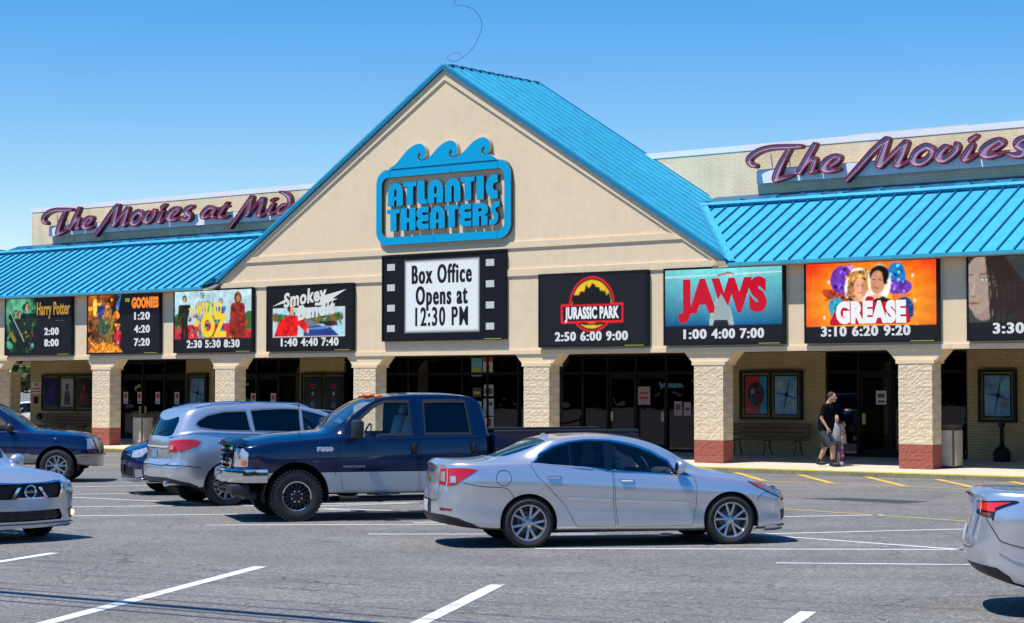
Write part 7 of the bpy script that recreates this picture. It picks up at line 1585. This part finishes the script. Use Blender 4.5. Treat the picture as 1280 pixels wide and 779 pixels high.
def person(label, loc, rz, h, skin, shirt, legwear, shoe, hair, pose, legs='shorts'):
    t = thing('person', label, 'person', loc, rz); k = h/1.8
    S = lambda x, y, z, *r: (x*k, y*k, z*k, *[q*k for q in r])
    p = pose
    # -x is the walking direction in local space rotated by rz; y left
    body = [[('pelvis', S(0, 0, .95, .10, .10)), ('waist', S(.0, 0, 1.12, .10, .10)), ('chest', S(p.get('lean', 0)*.5, 0, 1.33, .10, .10)), ('neckb', S(p.get('lean', 0), 0, 1.49, .075, .07)), ('neck', S(p.get('lean', 0)+p['head'][0]*.4, 0, 1.555, .056)), ('head0', S(p.get('lean', 0)+p['head'][0]*.8, 0, 1.62, .078, .072)), ('head', S(p.get('lean', 0)+p['head'][0], 0, 1.70, .088, .076)), ('crown', S(p.get('lean', 0)+p['head'][0], 0, 1.755, .070, .062))]]
    for sd, nm in ((1, 'l'), (-1, 'r')):
        kn, an = p['knee_'+nm], p['ankle_'+nm]
        body.append([('pelvis', None), ('hip'+nm, S(0, sd*.09, .88, .098)), ('thigh'+nm, S(kn[0]*.5, sd*.10, (.88+kn[1])/2, .088)), ('knee'+nm, S(kn[0], sd*.11, kn[1], .062)), ('calf'+nm, S(kn[0]+(an[0]-kn[0])*.35, sd*.11, kn[1]+(an[1]-kn[1])*.35, .063)), ('ankle'+nm, S(an[0], sd*.11, an[1], .040)), ('heel'+nm, S(an[0]+.01, sd*.11, an[1]-.05, .04)), ('toe'+nm, S(an[0]-.15, sd*.12, an[1]-.055, .032))])
        el, wr = p['elbow_'+nm], p['wrist_'+nm]
        sh = (p.get('lean', 0)*.9, sd*.185, 1.43)
        body.append([('chest', None), ('sh'+nm, S(*sh, .070)), ('up'+nm, S((sh[0]+el[0])/2, (sh[1]+el[1])/2, (sh[2]+el[2])/2, .050)), ('el'+nm, S(*el, .042)), ('fo'+nm, S((el[0]*.6+wr[0]*.4), (el[1]*.6+wr[1]*.4), (el[2]*.6+wr[2]*.4), .040)), ('wr'+nm, S(*wr, .026))])
        d = Vector(wr)-Vector(el); d.normalize(); hx = Vector(wr)+d*.045; body.append([('wr'+nm, None), ('palm'+nm, S(*hx, .036, .016))])
        for q in range(4):
            b_ = hx+d*.030+Vector((0.022-.0145*q, 0, 0)); e1 = b_+d*.030+Vector((0, -sd*.004, 0)); e2 = e1+d*(.026-.004*abs(q-1.5))+Vector((0, -sd*.012, 0)); body.append([('palm'+nm, None), ('f%d'%q+nm, S(*b_, .0092)), ('g%d'%q+nm, S(*e1, .0082)), ('h%d'%q+nm, S(*e2, .0072))])
        tb_ = hx+Vector((-.036, 0, .005)); body.append([('palm'+nm, None), ('t0'+nm, S(*tb_, .010)), ('t1'+nm, S(*(tb_+d*.03+Vector((-.006, 0, 0))), .0085))])
    me = chainmesh(body); finish('body', me, mat('skin_'+label[:3]+str(int(h*10)), skin, .55), t, True)
    hx, hz = (p.get('lean', 0)+p['head'][0])*k, 1.70*k
    # hair cap, ears, nose, eyes, mouth
    hz = 1.655*k; k0 = k; k = k*(1 if h > 1.5 else 1.22); m = MB(); m.ell((hx, 0, hz), (.098*k, .078*k, .118*k), 12); m.ell((hx-.03*k, 0, hz-.075*k), (.062*k, .055*k, .045*k), 8); m.build('head', mat('skin_'+label[:3]+str(int(h*10)), skin, .55), t, True)
    m = MB(); m.ell((hx+.020*k, 0, hz+.035*k), (.096*k, .084*k, .096*k), 12); m.build('hair', mat('hair_'+label[:3], hair, .8, noise=.3, nscale=60), t, True)
    for sd in (1, -1): m = MB(); m.ell((hx+.012*k, sd*.080*k, hz-.02*k), (.020*k, .010*k, .03*k), 6); m.build('ear', mat('skin_'+label[:3]+str(int(h*10)), skin, .55), t, True)
    m = MB(); m.ell((hx-.098*k, 0, hz-.022*k), (.020*k, .014*k, .026*k), 6); m.build('nose', mat('skin_'+label[:3]+str(int(h*10)), skin, .55), t, True)
    for sd in (1, -1): m = MB(); m.ell((hx-.088*k, sd*.032*k, hz+.008*k), (.012*k, .013*k, .008*k), 6); m.build('eye', black, t, True)
    m = MB(); m.ell((hx-.087*k, 0, hz-.066*k), (.012*k, .024*k, .007*k), 6); m.build('mouth', mat('lip', (.30, .10, .08), .5), t, True)
    # shirt: one loft for the trunk with two sleeves, shorts the same way
    k = k0; bulk = p.get('bulk', .92)
    def loft(mb, rings, n=18):
        b0 = len(mb.v)
        for (cx_, cy_, cz_, rx_, ry_) in rings:
            for q in range(n): a_ = 2*math.pi*q/n; mb.v.append(((cx_+rx_*math.cos(a_)*(1 if math.cos(a_) > 0 else 1.05))*k, (cy_+ry_*math.sin(a_))*k, cz_*k))
        for i in range(len(rings)-1):
            for q in range(n): mb.f.append((b0+i*n+q, b0+i*n+(q+1) % n, b0+(i+1)*n+(q+1) % n, b0+(i+1)*n+q)); mb.mi.append(0)
        mb.f.append(tuple(b0+q for q in range(n))[::-1]); mb.f.append(tuple(b0+(len(rings)-1)*n+q for q in range(n))); mb.mi += [0, 0]
    ln = p.get('lean', 0); mb = MB()
    loft(mb, [(.01, 0, .86, .150*bulk, .178*bulk), (-.005, 0, .95, .158*bulk, .185*bulk), (-.02, 0, 1.08, .165*bulk, .182*bulk), (ln*.4-.01, 0, 1.22, .148*bulk, .185*bulk), (ln*.7, 0, 1.34, .135*bulk, .198*bulk), (ln*.9, 0, 1.42, .112*bulk, .195*bulk), (ln, 0, 1.475, .082, .135), (ln, 0, 1.51, .062, .068)])
    for sd, nm in ((1, 'l'), (-1, 'r')):
        el = p['elbow_'+nm]; s0 = (ln*.9, sd*.155*bulk, 1.43); e_ = tuple(s0[i]+(el[i]-s0[i])*.80 for i in range(3)); mb.tube([tuple(q*k for q in s0), tuple((s0[i]+e_[i])/2*k for i in range(3)), tuple(q*k for q in e_)], [.082*k, .080*k, .076*k], 12); mb.ell(tuple(q*k for q in (ln*.9, sd*.165*bulk, 1.425)), (.082*k, .078*k, .074*k), 8)
    mb.build('shirt', shirt, t, True)
    mb = MB(); loft(mb, [(0, 0, .99, .135*bulk, .165*bulk), (0, 0, .90, .142*bulk, .172*bulk), (0, 0, .82, .135*bulk, .165*bulk), (0, 0, .78, .10, .14)])
    for sd, nm in ((1, 'l'), (-1, 'r')):
        kn, an = p['knee_'+nm], p['ankle_'+nm]
        if legs == 'shorts': P_ = [(0, sd*.085, .86), (kn[0]*.5, sd*.10, (.86+kn[1])/2), (kn[0], sd*.11, kn[1]-.02)]; rr_ = [.105*bulk, .102*bulk, .098*bulk]
        else: P_ = [(0, sd*.08, .86), (kn[0], sd*.10, kn[1]), (an[0], sd*.11, an[1]+.03)]; rr_ = [.10, .075, .06]
        mb.tube([tuple(q*k for q in P0) for P0 in P_], [q*k for q in rr_], 14)
    mb.build('shorts' if legs == 'shorts' else 'trousers', legwear, t, True)
    for sd, nm in ((1, 'l'), (-1, 'r')):
        an = p['ankle_'+nm]; m = MB(); b0 = 0; zf = max(an[1]-.055, .045)
        m.ell(((an[0]-.06)*k, sd*.113*k, zf*k), (.145*k, .052*k, .048*k), 10); m.v = [(q[0], q[1], max(q[2], (zf-.044)*k)) for q in m.v]; m.ell(((an[0]+.015)*k, sd*.111*k, (zf+.02)*k), (.062*k, .048*k, .05*k), 8)
        if p.get('socks'): m.tube([((an[0])*k, sd*.11*k, zf*k), ((an[0])*k, sd*.11*k, (an[1]+.07)*k)], .052*k, 10)
        m.build('shoe', shoe, t, True)
    return t
cloth_blk = mat('cloth_black', (.006, .0065, .009), .95, spec=.05, noise=.3, nscale=6, bump=.3, bscale=14); cloth_den = mat('cloth_denim_grey', (.045, .048, .06), .9, noise=.35, nscale=12, bump=.4, bscale=16); sneak = mat('black_shoe', (.012, .012, .013), .6)
man = person('heavyset man in a black shirt and grey shorts walking along the sidewalk', WB(-1.92, -.05, .145), AL+math.pi+math.radians(12), 1.82, (.50, .27, .18), cloth_blk, cloth_den, sneak, (.05, .03, .02),
  dict(bulk=1.2, socks=1, lean=-.07, head=(-.10, 0), knee_l=(-.20, .52), ankle_l=(-.20, .11), knee_r=(.03, .49), ankle_r=(.20, .13), elbow_l=(.02, .27, 1.16), wrist_l=(-.12, .27, .94), elbow_r=(.03, -.27, 1.15), wrist_r=(-.04, -.29, .90)))
m_ = MB(); m_.rbox((-.14, .29, .86), (.02, .035, .13), .006); m_.build('held_phone', mat('phone_white', (.5, .5, .52), .4), man)
kid_shirt = mat('kid_shirt_grey', (.33, .35, .40), .85, noise=.2, nscale=10)
person('small boy in a grey shirt with his hand on his hip beside the man', WB(-2.0, .62, .150), AL+math.pi*.80, 1.24, (.58, .33, .24), kid_shirt, mat('kid_shorts', (.10, .11, .14), .9), mat('teal_shoe', (.05, .30, .33), .6), (.08, .045, .02),
  dict(lean=0., head=(-.02, 0), knee_l=(-.05, .50), ankle_l=(-.02, .10), knee_r=(.03, .50), ankle_r=(.06, .10), elbow_l=(.05, .30, 1.15), wrist_l=(-.08, .20, 1.0), elbow_r=(.05, -.34, 1.16), wrist_r=(-.08, -.20, 1.02)))
person('child in purple trousers half hidden behind the man', WB(-2.05, 1.0, .16), AL+math.pi+.2, 1.08, (.58, .33, .24), mat('kid_shirt_pale', (.55, .5, .55), .85), mat('purple_cloth', (.10, .03, .13), .85, noise=.4, nscale=8), mat('grey_shoe', (.4, .4, .42), .6), (.06, .035, .02),
  dict(lean=0., head=(-.03, 0), knee_l=(-.08, .50), ankle_l=(-.08, .10), knee_r=(.05, .50), ankle_r=(.12, .11), elbow_l=(.05, .26, 1.15), wrist_l=(-.02, .26, .93), elbow_r=(.0, -.26, 1.16), wrist_r=(-.08, -.24, .95)), legs='long')

# ================================================================ trees, wires
leaf_a = mat('leaf_green', (.045, .085, .022), .7, noise=.5, nscale=3); leaf_b = mat('leaf_light', (.075, .12, .03), .7, noise=.4, nscale=3); bark = mat('bark', (.10, .075, .05), .9, noise=.3, nscale=4)
def tree(label, x, y, h, w, seed=0, n=5200, group='trees beyond the building'):
    r = np.random.default_rng(seed); t = thing('broadleaf_tree', label, 'tree', (x, y, 0), r.random()*6, group); m = MB()
    m.tube([(0, 0, -.2), (.1, .05, h*.2), (-.05, .1, h*.45), (.05, 0, h*.8)], [h*.03, h*.024, h*.017, .03], 8)
    cl = []
    for k in range(13):
        a = r.random()*6.28; d = w*.5*(.35+.6*r.random()); z = h*(.35+.55*r.random()); p = (d*math.cos(a)*(1-.5*(z/h-.35)), d*math.sin(a)*(1-.5*(z/h-.35)), z); cl.append(p); m.tube([(0, 0, z*.6), (p[0]*.5, p[1]*.5, z*.8), p], [h*.012, h*.007, .02], 5)
    cl.append((0, 0, h*.9)); m.build('trunk', bark, t, True)
    for mm, nm in ((leaf_a, 'crown'), (leaf_b, 'crown')):
        N = n//2; ci = r.integers(0, len(cl), N); C = np.array(cl)[ci]; rad = (w*.20)*(.6+.6*r.random(len(cl)))[ci]; v = r.normal(size=(N, 3)); v /= np.linalg.norm(v, axis=1, keepdims=True); P = C+v*(rad*(.45+.6*r.random(N)))[:, None]*np.array([1, 1, .75]); s = .16+.2*r.random(N)
        A = r.normal(size=(N, 3)); A /= np.linalg.norm(A, axis=1, keepdims=True); B = np.cross(A, v); B /= np.linalg.norm(B, axis=1, keepdims=True)+1e-9
        V = np.stack([P-A*s[:, None], P+B*s[:, None]*.6, P+A*s[:, None], P-B*s[:, None]*.6], 1).reshape(-1, 3); me = bpy.data.meshes.new(nm); me.from_pydata(V.tolist(), [], [tuple(range(4*i, 4*i+4)) for i in range(N)]); finish(nm, me, mm, t)
    return t
for i, (x, y, h, w) in enumerate([(-38.9, 128, 12.2, 8.4), (-30, 118, 9, 8), (-27.5, 126, 8, 7), (-34, 112, 6, 6), (-25, 112, 7, 7), (-42, 120, 11, 9)]):
    tree(['tall tree whose top touches the left edge of the sky', 'dark tree framed by the left arcade opening', 'low tree behind the white car', 'young bushy tree beyond the left end of the building', 'dark tree hidden behind the left arcade wall', 'broad tree out beyond the far left corner'][i], x, y, h, w, i)
# unseen ring of trees, added to darken what glass and paint reflect
def add_tree_ring():
    r = np.random.default_rng(3); N = 62000; an = r.uniform(math.radians(107.5), math.radians(432), N); q_ = 118+22*r.random(N); x = q_*np.cos(an); y = 10+q_*np.sin(an); w_ = an*60; hh = 15+3*np.sin(w_*.13)+2.5*np.sin(w_*.37+1)+1.5*np.sin(w_*.9); z = hh*r.random(N)**.7; P = np.stack([x, y, z], -1); s = .7+.9*r.random(N); A = r.normal(size=(N, 3)); A /= np.linalg.norm(A, axis=1, keepdims=True); B = r.normal(size=(N, 3)); B -= A*(A*B).sum(1, keepdims=True); B /= np.linalg.norm(B, axis=1, keepdims=True)
    V = np.stack([P-A*s[:, None], P+B*s[:, None], P+A*s[:, None], P-B*s[:, None]], 1).reshape(-1, 3); me = bpy.data.meshes.new('added_tree_ring'); me.from_pydata(V.tolist(), [], [tuple(range(4*i, 4*i+4)) for i in range(N)]); o = finish('added_tree_ring', me, leaf_a); tag(o, 'unseen ring of trees added to darken reflections', 'trees', kind='stuff')
add_tree_ring()
# overhead lines: they pass above the frame and leave their shadows on the asphalt
def wire(g0, g1, z, r, label, sagp=.3):
    """cable at height z whose shadow runs over ground points g0..g1"""
    d = Vector(g1)-Vector(g0); a = Vector(g0)-d*4; b = Vector(g1)+d*4; off = Vector((SUN.x, SUN.y))*(z/SUN.z); m = MB(); P = []
    for i in range(41): p = a.lerp(b, i/40); P.append((p.x+off.x, p.y+off.y, z))
    m.tube(P, r*1.5, 6); o = m.build('overhead_wire', black, None, True); tag(o, label, 'wire', 'overhead wires along the road'); return o
G = lambda px, py: (lambda Y: ((px-640)/2440*Y, Y))(H*2440/(py-482))
for i, (a, b, r, z) in enumerate([((0, 738.5), (320, 765), .055, 7.6), ((0, 734), (320, 757), .014, 8.2), ((0, 743), (320, 769), .018, 7.4), ((0, 749), (320, 775), .018, 7.2), ((0, 711), (320, 732), .006, 8.6), ((0, 705), (320, 723), .006, 8.8), ((0, 697), (320, 714), .006, 9.0), ((0, 727), (320, 748), .008, 8.4)]):
    wire(G(*a), G(*b), z, r, ['thick overhead cable bundle crossing above the lot', 'overhead cable just behind the thick bundle', 'overhead cable just in front of the thick bundle', 'nearest overhead cable to the camera', 'third thin wire from the back of the line', 'second thin wire from the back of the line', 'farthest thin overhead wire', 'thin wire behind the cable bundle'][i])
lw = [(120, -190), (300, -120), (420, -60), (560, -20)]
cpx = [(566, -40), (568, 0), (580, 4), (592, 10), (600, 20), (602, 30), (599, 42), (592, 56), (583, 66), (573, 73), (564, 75), (559, 71), (561, 67), (570, 64), (577, 66)]
dd = 24.0; P = [((x-640)/2440*dd, dd, H+(482-y)/2440*dd) for x, y in cr(cpx, 6)]
m_ = MB(); m_.tube(P, .0035, 5); tag(m_.build('loose_line', mat('line_grey', (.10, .12, .22), .6), None, True), 'thin loose curling line hanging in the sky above the gable', 'line')
if globals().get('DBG'):
    dg = bpy.context.evaluated_depsgraph_get()
    _f = open('/workdir/t/ray.txt', 'w')
    for u in (-9, -7.2, -5, -3): print('RAY', u, [(r[0], r[4].name if r[4] else None) for r in [scene.ray_cast(dg, WB(u, 4.38, 8.1), SUN)]], file=_f)
    _f.close()
